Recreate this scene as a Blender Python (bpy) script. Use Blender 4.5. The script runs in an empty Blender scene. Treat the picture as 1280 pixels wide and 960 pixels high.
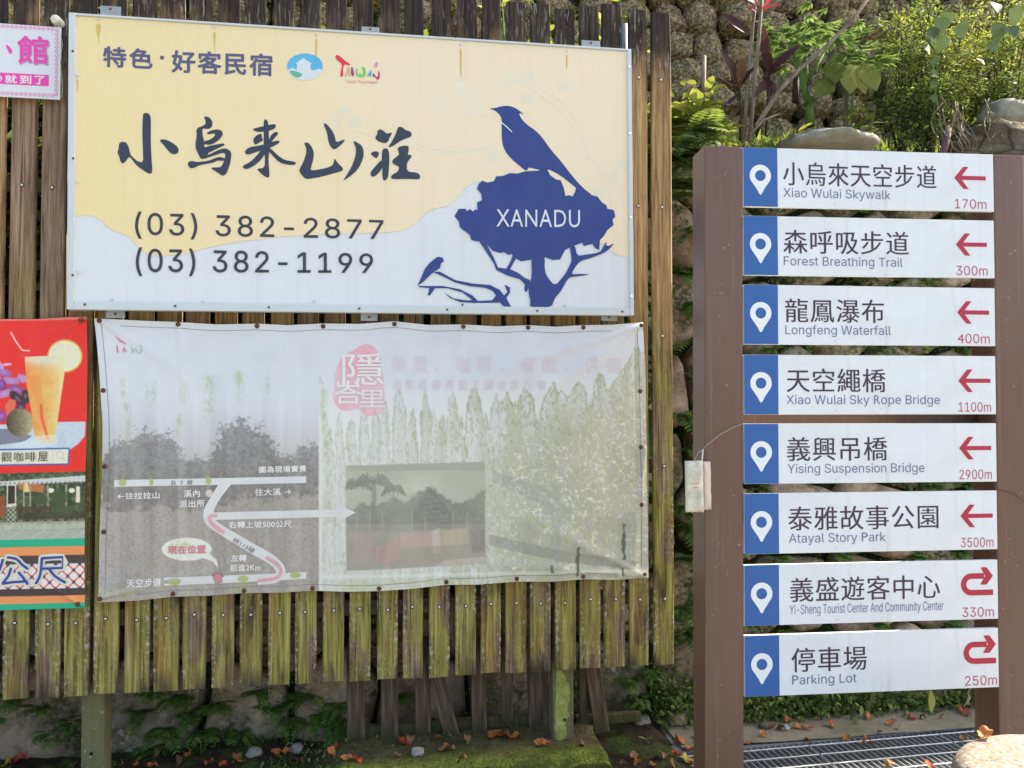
import bpy, bmesh, math, random
import numpy as np
from mathutils import Vector, Matrix, noise as mnoise
from mathutils.geometry import tessellate_polygon
SC = bpy.context.scene
COL = SC.collection
random.seed(7)
RNG = np.random.default_rng(11)

# ------------------------------------------------------------------ camera
FPX, CX, CY = 950.0, 640.0, 480.0            # focal length in photograph pixels
CAMH, PITCH = 1.6, math.atan(22.0 / 950.0)
cam_d = bpy.data.cameras.new('camera')
cam = bpy.data.objects.new('camera', cam_d)
COL.objects.link(cam)
cam_d.sensor_width = 36.0
cam_d.lens = 36.0 * FPX / 1280.0
cam_d.clip_start, cam_d.clip_end = 0.05, 500
cam.location = (0, 0, CAMH)
cam.rotation_euler = (math.pi / 2 + PITCH, 0, 0)
SC.camera = cam
CP = Vector((0, 0, CAMH))
RC = Matrix.Rotation(PITCH, 3, 'X')

# ------------------------------------------------------------------ light
SUN_DIR = Vector((0.84, 0.36, 0.84)).normalized()       # from the scene towards the sun
world = bpy.data.worlds.new('World')
SC.world = world
world.use_nodes = True
wn = world.node_tree
sky = wn.nodes.new('ShaderNodeTexSky')
sky.sky_type = 'NISHITA'
sky.sun_disc = False
sky.sun_elevation = math.asin(SUN_DIR.z)
sky.sun_rotation = math.atan2(SUN_DIR.x, SUN_DIR.y)
sky.air_density = 1.0
sky.dust_density = 4.0
sky.ozone_density = 1.0
bg = wn.nodes['Background']
bg.inputs['Strength'].default_value = 0.14
wn.links.new(sky.outputs[0], bg.inputs['Color'])
sun_d = bpy.data.lights.new('sun', 'SUN')
sun_d.energy = 4.6
sun_d.angle = math.radians(0.6)
sun_d.color = (1.0, 0.90, 0.74)
sun = bpy.data.objects.new('sun', sun_d)
COL.objects.link(sun)
sun.rotation_euler = SUN_DIR.to_track_quat('Z', 'Y').to_euler()
sun.location = (4, 2, 8)
SC.view_settings.view_transform = 'Standard'
SC.view_settings.look = 'None'
SC.view_settings.exposure = 1.60
SC.view_settings.gamma = 1.0
SC.cycles.max_bounces = 6
SC.cycles.diffuse_bounces = 3

# ------------------------------------------------------------------ helpers
def lin1(c):
    c = c / 255.0
    return c / 12.92 if c <= 0.04045 else ((c + 0.055) / 1.055) ** 2.4
ILL = (0.90, 0.95, 1.06)                       # how a white card in this shade reads
def C(r, g, b):
    return tuple(min(0.86, max(0.004, lin1(v) / i)) for v, i in zip((r, g, b), ILL))
def Cn(a):                                     # numpy version, a[...,3] in 0..255
    a = a / 255.0
    l = np.where(a <= 0.04045, a / 12.92, ((np.maximum(a, 0) + 0.055) / 1.055) ** 2.4)
    return np.clip(l / np.array(ILL), 0.004, 0.86)

def ray(px, py):
    return (RC @ Vector(((px - CX) / FPX, 1.0, (CY - py) / FPX)))
def W(px, py, y):
    r = ray(px, py)
    return CP + r * (y / r.y)
def Wg(px, py, z=0.0):
    r = ray(px, py)
    return CP + r * ((z - CP.z) / r.z)

class Plane:
    """an upright sheet: local x right, y up, z towards the viewer"""
    def __init__(s, origin, yaw, tilt=0.0, off=0.0):
        u = Vector((math.cos(yaw), math.sin(yaw), 0)); n = Vector((math.sin(yaw), -math.cos(yaw), 0)); v = Vector((0, 0, 1))
        o = Vector(origin) + n * off
        m = Matrix((u, v, n)).transposed().to_4x4()
        m = m @ Matrix.Rotation(tilt, 4, 'Z')
        s.M = Matrix.Translation(o) @ m
        s.I = s.M.inverted()
    def at(s, px, py, h=0.0):
        c = s.I @ CP
        d = s.I.to_3x3() @ ray(px, py)
        t = (h - c.z) / d.z
        return (c.x + d.x * t, c.y + d.y * t)
    def atn(s, px, py, h=0.0):
        px = np.asarray(px, float); py = np.asarray(py, float)
        c = s.I @ CP
        R = np.array(s.I.to_3x3()) @ np.array(RC)
        v = np.stack([(px - CX) / FPX, np.ones_like(px), (CY - py) / FPX], -1) @ R.T
        t = (h - c.z) / v[..., 2]
        return np.stack([c.x + v[..., 0] * t, c.y + v[..., 1] * t], -1)
    def sub(s, px, py, tilt=0.0, off=0.0):       # a parallel sheet whose origin is seen at px,py
        x, y = s.at(px, py, off)
        p = Plane((0, 0, 0), 0)
        p.M = s.M @ Matrix.Translation((x, y, off)) @ Matrix.Rotation(tilt, 4, 'Z')
        p.I = p.M.inverted()
        return p

def tag(o, label=None, cat=None, group=None, kind=None):
    if label: o['label'] = label
    if cat: o['category'] = cat
    if group: o['group'] = group
    if kind: o['kind'] = kind
    return o
def empty(name, M, label=None, cat=None, group=None):
    o = bpy.data.objects.new(name, None)
    COL.objects.link(o)
    if not isinstance(M, Matrix): M = Matrix.Translation(Vector(M))
    o.matrix_world = M
    o.empty_display_size = 0.1
    return tag(o, label, cat, group)
def link(name, me, parent=None, m=None, loc=None, rot=None, scale=None):
    o = bpy.data.objects.new(name, me)
    COL.objects.link(o)
    if parent: o.parent = parent
    if loc is not None: o.location = loc
    if rot is not None: o.rotation_euler = rot
    if scale is not None: o.scale = scale
    if m and me and not me.materials: me.materials.append(m)
    return o
def mesh(name, V, F, m=None, smooth=False):
    me = bpy.data.meshes.new(name)
    me.from_pydata([tuple(v) for v in V], [], [tuple(f) for f in F])
    if smooth: me.polygons.foreach_set('use_smooth', [True] * len(me.polygons))
    if m: me.materials.append(m)
    me.update()
    return me
def fast_mesh(name, V, F, m=None, smooth=False, attr=None, col=None):
    """V (n,3), F (k,3|4) numpy"""
    me = bpy.data.meshes.new(name)
    V = np.asarray(V, np.float32); F = np.asarray(F, np.int32)
    k, s = F.shape
    me.vertices.add(len(V)); me.vertices.foreach_set('co', V.ravel())
    me.loops.add(k * s); me.loops.foreach_set('vertex_index', F.ravel())
    me.polygons.add(k)
    me.polygons.foreach_set('loop_start', np.arange(0, k * s, s, dtype=np.int32))
    if smooth: me.polygons.foreach_set('use_smooth', np.ones(k, bool))
    me.update(calc_edges=True)
    if attr is not None:
        a = me.attributes.new('tint', 'FLOAT', 'POINT'); a.data.foreach_set('value', np.asarray(attr, np.float32))
    if col is not None:
        a = me.color_attributes.new('print', 'FLOAT_COLOR', 'POINT')
        c = np.ones((len(V), 4), np.float32); c[:, :3] = col
        a.data.foreach_set('color', c.ravel())
    if m: me.materials.append(m)
    return me

class MB:                                       # collects simple shapes into ONE part
    def __init__(s): s.V = []; s.F = []
    def add(s, V, F):
        b = len(s.V); s.V += [tuple(v) for v in V]; s.F += [tuple(i + b for i in f) for f in F]; return s
    def box(s, c, d, R=None, bev=0.0):
        x, y, z = (d[0] / 2, d[1] / 2, d[2] / 2)
        V = []
        if bev <= 0:
            V = [Vector((i * x, j * y, k * z)) for k in (-1, 1) for j in (-1, 1) for i in (-1, 1)]
            F = [(0, 2, 3, 1), (4, 5, 7, 6), (0, 1, 5, 4), (2, 6, 7, 3), (0, 4, 6, 2), (1, 3, 7, 5)]
        else:
            bm = bmesh.new(); bmesh.ops.create_cube(bm, size=1)
            for v in bm.verts: v.co = Vector((v.co.x * d[0], v.co.y * d[1], v.co.z * d[2]))
            bmesh.ops.bevel(bm, geom=bm.edges[:], offset=bev, segments=2, affect='EDGES', profile=0.6)
            bm.verts.index_update()
            V = [v.co.copy() for v in bm.verts]; F = [tuple(v.index for v in f.verts) for f in bm.faces]; bm.free()
        if R is not None: V = [R @ v for v in V]
        c = Vector(c)
        return s.add([v + c for v in V], F)
    def tube(s, P, r, n=6, cap=True):
        P = [Vector(p) for p in P]; k = len(P)
        if not isinstance(r, (list, tuple)): r = [r] * k
        V = []; F = []; up = Vector((0.13, 0.31, 0.94)).normalized()
        for i in range(k):
            t = (P[min(i + 1, k - 1)] - P[max(i - 1, 0)]).normalized()
            a = t.cross(up)
            if a.length < 1e-3: a = t.cross(Vector((1, 0, 0)))
            a.normalize(); b = t.cross(a)
            for j in range(n):
                q = 2 * math.pi * j / n
                V.append(P[i] + (a * math.cos(q) + b * math.sin(q)) * r[i])
        for i in range(k - 1):
            for j in range(n):
                F.append((i * n + j, i * n + (j + 1) % n, (i + 1) * n + (j + 1) % n, (i + 1) * n + j))
        if cap:
            F.append(tuple(range(n))[::-1]); F.append(tuple(range((k - 1) * n, k * n)))
        return s.add(V, F)
    def build(s, name, m, parent=None, smooth=False, **kw):
        return link(name, mesh(name, s.V, s.F, m, smooth), parent, **kw)

def smooth_poly(P, it=2):
    for _ in range(it):
        Q = []
        n = len(P)
        for i in range(n):
            a, b = P[i], P[(i + 1) % n]
            Q.append((a[0] * .75 + b[0] * .25, a[1] * .75 + b[1] * .25)); Q.append((a[0] * .25 + b[0] * .75, a[1] * .25 + b[1] * .75))
        P = Q
    return P
def polys_mesh(pl, polys, h, hfun=None, dh=0.00015):
    """pixel outlines -> flat filled shapes on plane pl; each poly may be a list of loops (outline + holes)"""
    V = []; F = []
    if len(polys) > 12: dh = .0008 / len(polys)
    for k, p in enumerate(polys):
        loops = p if isinstance(p[0][0], (list, tuple)) else [p]
        L = [[Vector((*pl.at(x, y, h), 0)) for x, y in lp] for lp in loops]
        tri = tessellate_polygon(L)
        b = len(V)
        for lp in L:
            for v in lp: V.append((v.x, v.y, h + k * dh + (hfun(v.x, v.y) if hfun else 0)))
        for t in tri:
            a, c, d = (V[b + i] for i in t)
            if (c[0] - a[0]) * (d[1] - a[1]) - (c[1] - a[1]) * (d[0] - a[0]) < 0: t = (t[0], t[2], t[1])
            F.append(tuple(b + i for i in t))
    return V, F
def stroke_px(P, w, closed=False):
    """constant / varying width ribbon outline from a pixel centre line"""
    n = len(P)
    ws = w if isinstance(w, (list, tuple)) else [w] * n
    L = []; R = []
    for i in range(n):
        if closed: a = P[i - 1]; b = P[(i + 1) % n]
        else: a = P[max(0, i - 1)]; b = P[min(n - 1, i + 1)]
        dx, dy = b[0] - a[0], b[1] - a[1]; l = math.hypot(dx, dy) or 1
        nx, ny = -dy / l * ws[i] / 2, dx / l * ws[i] / 2
        L.append((P[i][0] + nx, P[i][1] + ny)); R.append((P[i][0] - nx, P[i][1] - ny))
    if closed: return [L, R[::-1]]
    return L + R[::-1]
def curve_px(P, k=4):                           # Catmull-Rom through pixel points
    Q = []
    n = len(P)
    for i in range(n - 1):
        p0 = P[max(0, i - 1)]; p1 = P[i]; p2 = P[i + 1]; p3 = P[min(n - 1, i + 2)]
        for j in range(k):
            t = j / k
            Q.append(tuple(0.5 * ((2 * p1[a]) + (-p0[a] + p2[a]) * t + (2 * p0[a] - 5 * p1[a] + 4 * p2[a] - p3[a]) * t * t + (-p0[a] + 3 * p1[a] - 3 * p2[a] + p3[a]) * t ** 3) for a in (0, 1)))
    Q.append(P[-1])
    return Q
def ell(cx, cy, rx, ry, n=28, a0=0.0, a1=2 * math.pi):
    m = n if abs(a1 - a0 - 2 * math.pi) < 1e-6 else n + 1
    return [(cx + rx * math.cos(a0 + (a1 - a0) * i / n), cy + ry * math.sin(a0 + (a1 - a0) * i / n)) for i in range(m)]
def prnt(name, parent, pl, polys, h, m, hfun=None, label=None):
    V, F = polys_mesh(pl, polys, h, hfun)
    o = link(name, mesh(name, V, F, m), parent)
    if label: o['label'] = label
    return o

import os
INTER = None
try:                                            # the sans serif that ships inside Blender; falls back to the default one
    INTER = bpy.data.fonts.load(os.path.join(bpy.utils.system_resource('DATAFILES', path='fonts'), 'Inter.woff2'))
except Exception: INTER = None
_tc = {}
TS = bpy.data.scenes.new('lettering bench')    # scratch scene, removed at the end of the script
def raw_text(s, offset, spacing, res, font):
    cu = bpy.data.curves.new('txt', 'FONT')
    if font: cu.font = font
    cu.body = s; cu.size = 1.0; cu.offset = offset; cu.resolution_u = res; cu.space_character = spacing
    ob = bpy.data.objects.new('txt', cu)
    TS.collection.objects.link(ob)
    TS.view_layers[0].update()
    me = bpy.data.meshes.new_from_object(ob.evaluated_get(TS.view_layers[0].depsgraph))
    V = np.array([v.co[:2] for v in me.vertices]) if len(me.vertices) else np.zeros((0, 2))
    F = [tuple(p.vertices) if p.normal.z > 0 else tuple(p.vertices)[::-1] for p in me.polygons]
    A = sum(p.area for p in me.polygons)
    bpy.data.objects.remove(ob); bpy.data.curves.remove(cu); bpy.data.meshes.remove(me)
    return V, F, A
_gl = {}
def glyph(ch):
    """one letter; the few whose overlapping outlines fill badly come from the default face, fitted to the same box"""
    if ch not in _gl:
        V, F, A = raw_text(ch, 0, 1, 3, INTER)
        if ch in '4PRk':
            v, f, A = raw_text(ch, 0, 1, 3, None)
            lo, hi = V.min(0), V.max(0); a, b = v.min(0), v.max(0)
            V = (v - a) / (b - a) * (hi - lo) + lo; F = f
        _gl[ch] = (V, F)
    return _gl[ch]
def text_geo(s, offset=0.0, spacing=1.0, res=3, inter=True):
    inter = bool(inter and INTER and s.isascii())
    key = (s, offset, spacing, inter)
    if key in _tc: return _tc[key]
    if not inter: V, F, A = raw_text(s, offset, spacing, res, None)
    else:
        bar = raw_text('|', 0, spacing, 3, INTER)[0][:, 0].max()
        VV = []; F = []; b = 0
        for i, ch in enumerate(s):
            if ch == ' ': continue
            x = raw_text(s[:i] + '|', 0, spacing, 3, INTER)[0][:, 0].max() - bar
            v, f = glyph(ch); VV.append(v + [x, 0]); F += [tuple(q + b for q in t) for t in f]; b += len(v)
        V = np.concatenate(VV)
    _tc[key] = (V, F)
    return V, F
CAP = None
def text_px(s, name, parent, pl, quad, h, m, ref='box', offset=0.0, spacing=1.0, hfun=None, label=None, bold=0.0, inter=True):
    """fit text to a pixel quad TL,TR,BR,BL (or x0,y0,x1,y1)"""
    global CAP
    if CAP is None: CAP = float(text_geo('H')[0][:, 1].max())
    if len(quad) == 4 and not isinstance(quad[0], (list, tuple)):
        x0, y0, x1, y1 = quad; quad = [(x0, y0), (x1, y0), (x1, y1), (x0, y1)]
    V, F = text_geo(s, offset, spacing, inter=inter)
    xa, xb = V[:, 0].min(), V[:, 0].max()
    ya, yb = (0.0, CAP) if ref == 'cap' else (V[:, 1].min(), V[:, 1].max())
    u = ((V[:, 0] - xa) / (xb - xa))[:, None]; v = ((V[:, 1] - ya) / (yb - ya))[:, None]
    TL, TR, BR, BL = [np.array(q, float) for q in quad]
    P = (TL * (1 - u) + TR * u) * v + (BL * (1 - u) + BR * u) * (1 - v)
    sh = [(0, 0)] if bold <= 0 else [(0, 0), (bold, 0), (-bold, 0), (0, bold), (0, -bold), (.7 * bold, .7 * bold), (-.7 * bold, .7 * bold), (.7 * bold, -.7 * bold), (-.7 * bold, -.7 * bold)]
    VV = []; FF = []
    for k, (dx, dy) in enumerate(sh):                       # heavier weight: strokes widened by bold pixels
        q = pl.atn(P[:, 0] + dx, P[:, 1] + dy, h)
        b0 = len(VV)
        VV += [(a, b, h - k * .00003 + (hfun(a, b) if hfun else 0)) for a, b in q]
        FF += [tuple(i + b0 for i in f) for f in F]
    F = FF
    o = link(name, mesh(name, VV, F, m), parent)
    if label: o['label'] = label
    return o

# ------------------------------------------------------------------ numpy noise for printed pictures
def vnoise(x, y, seed=0):
    xi = np.floor(x).astype(np.int64); yi = np.floor(y).astype(np.int64)
    fx = x - xi; fy = y - yi
    fx = fx * fx * (3 - 2 * fx); fy = fy * fy * (3 - 2 * fy)
    def hsh(a, b):
        h = (a * 374761393 + b * 668265263 + seed * 1442695041) & 0xffffffff
        h = ((h ^ (h >> 13)) * 1274126177) & 0xffffffff
        h = ((h ^ (h >> 16)) * 2246822519) & 0xffffffff
        return ((h ^ (h >> 15)) & 0xffff) / 65535.0
    a = hsh(xi, yi); b = hsh(xi + 1, yi); c = hsh(xi, yi + 1); d = hsh(xi + 1, yi + 1)
    return (a * (1 - fx) + b * fx) * (1 - fy) + (c * (1 - fx) + d * fx) * fy
def fbm(x, y, seed=0, o=4):
    r = 0; a = 0.5; t = 0
    for i in range(o):
        r = r + a * vnoise(x, y, seed + i * 17); t += a; a *= 0.55; x = x * 2.03 + 5.1; y = y * 2.03 + 3.7
    return r / t
def sst(a, b, x):
    t = np.clip((x - a) / (b - a), 0, 1); return t * t * (3 - 2 * t)
def inpoly(X, Y, P):
    r = np.zeros(X.shape, bool); n = len(P); j = n - 1
    for i in range(n):
        xi, yi = P[i]; xj, yj = P[j]
        if yi != yj:
            c = ((yi > Y) != (yj > Y)) & (X < (xj - xi) * (Y - yi) / (yj - yi) + xi)
            r ^= c
        j = i
    return r
def over(img, mask, c):
    m = np.clip(np.asarray(mask, float), 0, 1)[..., None]
    return img * (1 - m) + np.asarray(c, float) * m

# ------------------------------------------------------------------ node helpers
class NT:
    def __init__(s, name):
        s.m = bpy.data.materials.new(name); s.m.use_nodes = True
        s.t = s.m.node_tree; s.b = s.t.nodes['Principled BSDF']; s.out = s.t.nodes['Material Output']
        s.tc = None
    def n(s, ty, **k):
        nd = s.t.nodes.new(ty)
        for a, b in k.items(): setattr(nd, a, b)
        return nd
    def L(s, a, b): s.t.links.new(a, b)
    def put(s, sock, v):
        if isinstance(v, bpy.types.NodeSocket): s.L(v, sock)
        elif isinstance(v, (tuple, list)):
            sock.default_value = (*v, 1.0) if (len(v) == 3 and sock.type == 'RGBA') else v
        elif v is not None: sock.default_value = v
    def coord(s, which='Object'):
        if not s.tc: s.tc = s.n('ShaderNodeTexCoord')
        return s.tc.outputs[which]
    def mapp(s, v, scale=(1, 1, 1), loc=(0, 0, 0), rot=(0, 0, 0)):
        nd = s.n('ShaderNodeMapping'); s.put(nd.inputs['Vector'], v); nd.inputs['Scale'].default_value = scale
        s.put(nd.inputs['Location'], loc); nd.inputs['Rotation'].default_value = rot
        return nd.outputs[0]
    def noise(s, v=None, scale=5, detail=4, rough=0.55, dist=0.0, out='Fac'):
        nd = s.n('ShaderNodeTexNoise'); s.put(nd.inputs['Vector'], v if v is not None else s.coord())
        nd.inputs['Scale'].default_value = scale; nd.inputs['Detail'].default_value = detail
        nd.inputs['Roughness'].default_value = rough; nd.inputs['Distortion'].default_value = dist
        return nd.outputs[out]
    def voro(s, v=None, scale=5, feat='F1', out='Distance', rnd=1.0):
        nd = s.n('ShaderNodeTexVoronoi', feature=feat); s.put(nd.inputs['Vector'], v if v is not None else s.coord())
        nd.inputs['Scale'].default_value = scale; nd.inputs['Randomness'].default_value = rnd
        return nd.outputs[out]
    def ramp(s, f, stops):
        nd = s.n('ShaderNodeValToRGB'); s.put(nd.inputs[0], f)
        el = nd.color_ramp.elements
        while len(el) < len(stops): el.new(0.5)
        for e, (p, c) in zip(el, stops):
            e.position = p; e.color = (*c, 1) if isinstance(c, (tuple, list)) else (c, c, c, 1)
        return nd.outputs[0]
    def mix(s, f, a, b, mode='MIX'):
        nd = s.n('ShaderNodeMix', data_type='RGBA', blend_type=mode); s.put(nd.inputs[0], f); s.put(nd.inputs[6], a); s.put(nd.inputs[7], b)
        return nd.outputs[2]
    def math(s, op, a, b=0.5, clamp=False):
        nd = s.n('ShaderNodeMath', operation=op, use_clamp=clamp); s.put(nd.inputs[0], a); s.put(nd.inputs[1], b)
        return nd.outputs[0]
    def mr(s, v, a, b, c=0.0, d=1.0):
        nd = s.n('ShaderNodeMapRange'); nd.clamp = True
        s.put(nd.inputs[0], v)
        for i, q in enumerate((a, b, c, d)): nd.inputs[i + 1].default_value = q
        return nd.outputs[0]
    def sep(s, v):
        nd = s.n('ShaderNodeSeparateXYZ'); s.put(nd.inputs[0], v); return nd.outputs
    def bump(s, hgt, strength=0.3, dist=0.01):
        nd = s.n('ShaderNodeBump'); nd.inputs['Strength'].default_value = strength; nd.inputs['Distance'].default_value = dist
        s.put(nd.inputs['Height'], hgt); s.L(nd.outputs[0], s.b.inputs['Normal'])
    def attr(s, name, out='Fac'):
        nd = s.n('ShaderNodeAttribute', attribute_name=name); return nd.outputs[out]
    def fin(s, col, rough=0.6, spec=None, metal=None):
        s.put(s.b.inputs['Base Color'], col); s.put(s.b.inputs['Roughness'], rough)
        if spec is not None: s.put(s.b.inputs['Specular IOR Level'], spec)
        if metal is not None: s.put(s.b.inputs['Metallic'], metal)
        return s.m
_pm = {}
def paint(name, col, rough=0.5, dirt=0.10, scale=9, spec=0.35):
    """plain printed / painted colour with slight wear"""
    if name in _pm: return _pm[name]
    t = NT(name)
    f = t.noise(t.mapp(t.coord(), (1, 0.25, 1)), scale, 5, 0.65)
    c = t.mix(t.math('MULTIPLY', t.mr(f, 0.4, 0.75), dirt * 3), col, tuple(v * 0.6 + 0.06 for v in col))
    t.bump(t.noise(t.coord(), 160, 2), 0.04, 0.001)
    _pm[name] = t.fin(c, rough, spec)
    return _pm[name]
def leaf_mat(name, c0, c1, c2=None, trans=0.35, rough=0.58):
    t = NT(name)
    f = t.attr('tint')
    st = [(0.0, c0), (0.6, c1)] + ([(1.0, c2)] if c2 else [])
    c = t.ramp(f, st)
    n = t.noise(t.coord(), 14, 3)
    c = t.mix(t.mr(n, 0.35, 0.7), c, t.mix(1.0, c, (0.75, 0.78, 0.6), 'MULTIPLY'))
    t.fin(c, rough, 0.3)
    tr = t.n('ShaderNodeBsdfTranslucent'); t.L(t.mix(1.0, c, (1.15, 1.08, 0.75), 'MULTIPLY'), tr.inputs['Color'])
    ms = t.n('ShaderNodeMixShader'); ms.inputs[0].default_value = trans
    t.L(t.b.outputs[0], ms.inputs[1]); t.L(tr.outputs[0], ms.inputs[2]); t.L(ms.outputs[0], t.out.inputs[0])
    return t.m

# ------------------------------------------------------------------ leaves
ST_DIAMOND = [(0, .06), (.45, 1.0), (1, .02)]
ST_LEAF = [(0, .05), (.18, .7), (.45, 1.0), (.75, .62), (1, .02)]
ST_LANCE = [(0, .12), (.2, .65), (.45, 1.0), (.7, .8), (.88, .4), (1, .02)]
def leaves(P, D, Nn, Ln, Wd, st=ST_DIAMOND, droop=0.25, fold=0.25, tint=None):
    """P base, D direction, Nn upper side, all (n,3); Ln, Wd (n,). returns V, F, tint"""
    P, D, Nn = (np.asarray(a, float) for a in (P, D, Nn))
    Ln = np.asarray(Ln, float); Wd = np.asarray(Wd, float)
    D = D / np.linalg.norm(D, axis=1, keepdims=True)
    S = np.cross(D, Nn); S /= (np.linalg.norm(S, axis=1, keepdims=True) + 1e-9)
    U = np.cross(S, D)
    n = len(P); k = len(st)
    V = np.zeros((n, k, 3, 3))
    for j, (t, w) in enumerate(st):
        c = P + D * (Ln * t)[:, None] - U * (Ln * droop * t * t)[:, None]
        hw = (Wd * w * 0.5)[:, None]
        V[:, j, 1] = c
        V[:, j, 0] = c - S * hw + U * hw * fold
        V[:, j, 2] = c + S * hw + U * hw * fold
    F = []
    for j in range(k - 1):
        a = j * 3
        F += [(a, a + 1, a + 4, a + 3), (a + 1, a + 2, a + 5, a + 4)]
    F = (np.array(F)[None] + (np.arange(n) * k * 3)[:, None, None]).reshape(-1, 4)
    T = RNG.random(n) if tint is None else np.asarray(tint)
    return V.reshape(-1, 3), F, np.repeat(T, k * 3)
def rdir(n, up=0.3, flat=1.0):
    a = RNG.random(n) * 2 * math.pi
    return np.stack([np.cos(a) * flat, np.sin(a) * flat, RNG.normal(up, 0.35, n)], -1)
def join(parts):
    V = []; F = []; T = []; b = 0
    for v, f, t in parts:
        V.append(v); F.append(f + b); T.append(t); b += len(v)
    return np.concatenate(V), np.concatenate(F), np.concatenate(T)

# ================================================================== PLACE
YAW = math.atan(950 / 6290.0)
FP = Plane((0, 3.30, 0), YAW)                                  # fence front
BP = FP.sub(84.5, 387, tilt=0.0065, off=0.085)                 # big painted board
CPL = FP.sub(122, 753.5, off=0.045)                            # faded banner
RP = FP.sub(0, 763, off=0.040)                                 # red banner
KP = FP.sub(0, 120.5, off=0.030)                               # pink placard
S_YAW = math.atan(950 / 10100.0)
_s = W(925, 480, 2.58); SP = Plane((_s.x, _s.y, 0), S_YAW, tilt=-0.0045)   # direction sign
WO = 0.46                                                      # wall foot behind the fence

# ------------------------------------------------------------------ materials of the setting
def m_stone():
    t = NT('field stone')
    oi = t.n('ShaderNodeObjectInfo').outputs['Random']
    v = t.mapp(t.coord(), (1, 1, 1)); v2 = t.n('ShaderNodeVectorMath', operation='ADD'); t.L(v, v2.inputs[0])
    cb = t.n('ShaderNodeCombineXYZ'); t.L(t.math('MULTIPLY', oi, 37.0), cb.inputs[0]); t.L(t.math('MULTIPLY', oi, 13.0), cb.inputs[1]); t.L(cb.outputs[0], v2.inputs[1])
    v = v2.outputs[0]
    base = t.ramp(oi, [(0, (.56, .43, .28)), (.3, (.60, .44, .31)), (.55, (.36, .30, .22)), (.8, (.60, .48, .32)), (1, (.32, .27, .20))])
    n = t.noise(v, 4, 6, .65)
    c = t.mix(t.mr(n, .40, .62), base, t.mix(1.0, base, (.36, .33, .30), 'MULTIPLY'))
    c = t.mix(t.mr(t.noise(v, 17, 5, .7), .55, .7, 0, .6), c, (.46, .38, .28))
    lic = t.math('MULTIPLY', t.mr(t.noise(v, 26, 3, .6), .56, .62), t.mr(t.noise(v, 2.5, 2), .48, .6))
    c = t.mix(lic, c, (.44, .41, .33))
    mo = t.math('MULTIPLY', t.mr(t.noise(v, 3.2, 5, .7), .45, .60), t.mr(t.noise(v, 40, 3), .3, .55))
    c = t.mix(mo, c, (.035, .055, .018))
    c = t.mix(t.mr(t.voro(v, 5, 'DISTANCE_TO_EDGE'), 0.0, 0.008, .35, 0), c, (.05, .045, .04))
    t.bump(t.math('ADD', t.noise(v, 13, 8, .75), t.math('MULTIPLY', t.noise(v, 90, 3), .3)), 1, .022)
    return t.fin(c, .88, .25)
def m_soil():
    t = NT('damp soil')
    n = t.noise(None, 9, 7, .7)
    c = t.ramp(n, [(.3, (.018, .014, .010)), (.5, (.050, .037, .024)), (.7, (.09, .068, .042))])
    g = t.mr(t.noise(None, 3.5, 5, .65), .5, .6)
    c = t.mix(g, c, t.ramp(t.noise(None, 60, 3), [(.3, (.03, .055, .012)), (.7, (.10, .15, .03))]))
    t.bump(t.noise(None, 45, 6, .75), 1, .02)
    return t.fin(c, .95, .15)
def m_moss(name='moss', bright=1.0):
    t = NT(name)
    n = t.noise(None, 5, 6, .7); f = t.noise(None, 110, 3, .6)
    c = t.ramp(n, [(.30, (.05, .04, .028)), (.43, (.045 * bright, .075 * bright, .016)), (.58, (.15 * bright, .20 * bright, .03)), (.72, (.26 * bright, .27 * bright, .06))])
    c = t.mix(t.mr(f, .35, .65, .75, 0), c, (.03, .04, .012))
    t.bump(t.math('ADD', f, n), 1, .015)
    return t.fin(c, .95, .1)
def m_concrete(name, a, b, moss=.3):
    t = NT(name)
    n = t.noise(None, 3, 7, .7)
    c = t.ramp(n, [(.3, b), (.7, a)])
    c = t.mix(t.mr(t.noise(None, 90, 3, .7), .45, .8), c, tuple(v * .5 for v in a))
    c = t.mix(t.math('MULTIPLY', t.mr(t.noise(None, 2.2, 5, .7), .48, .65), moss), c, (.07, .09, .025))
    t.bump(t.noise(None, 70, 5, .7), .5, .006)
    return t.fin(c, .9, .25)
M_STONE, M_SOIL, M_MOSS = m_stone(), m_soil(), m_moss()
M_GROUND = m_concrete('worn concrete', (.30, .29, .26), (.20, .19, .17), .2)
M_APRON = m_concrete('mossy concrete', (.31, .28, .22), (.16, .15, .10), .6)

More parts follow.
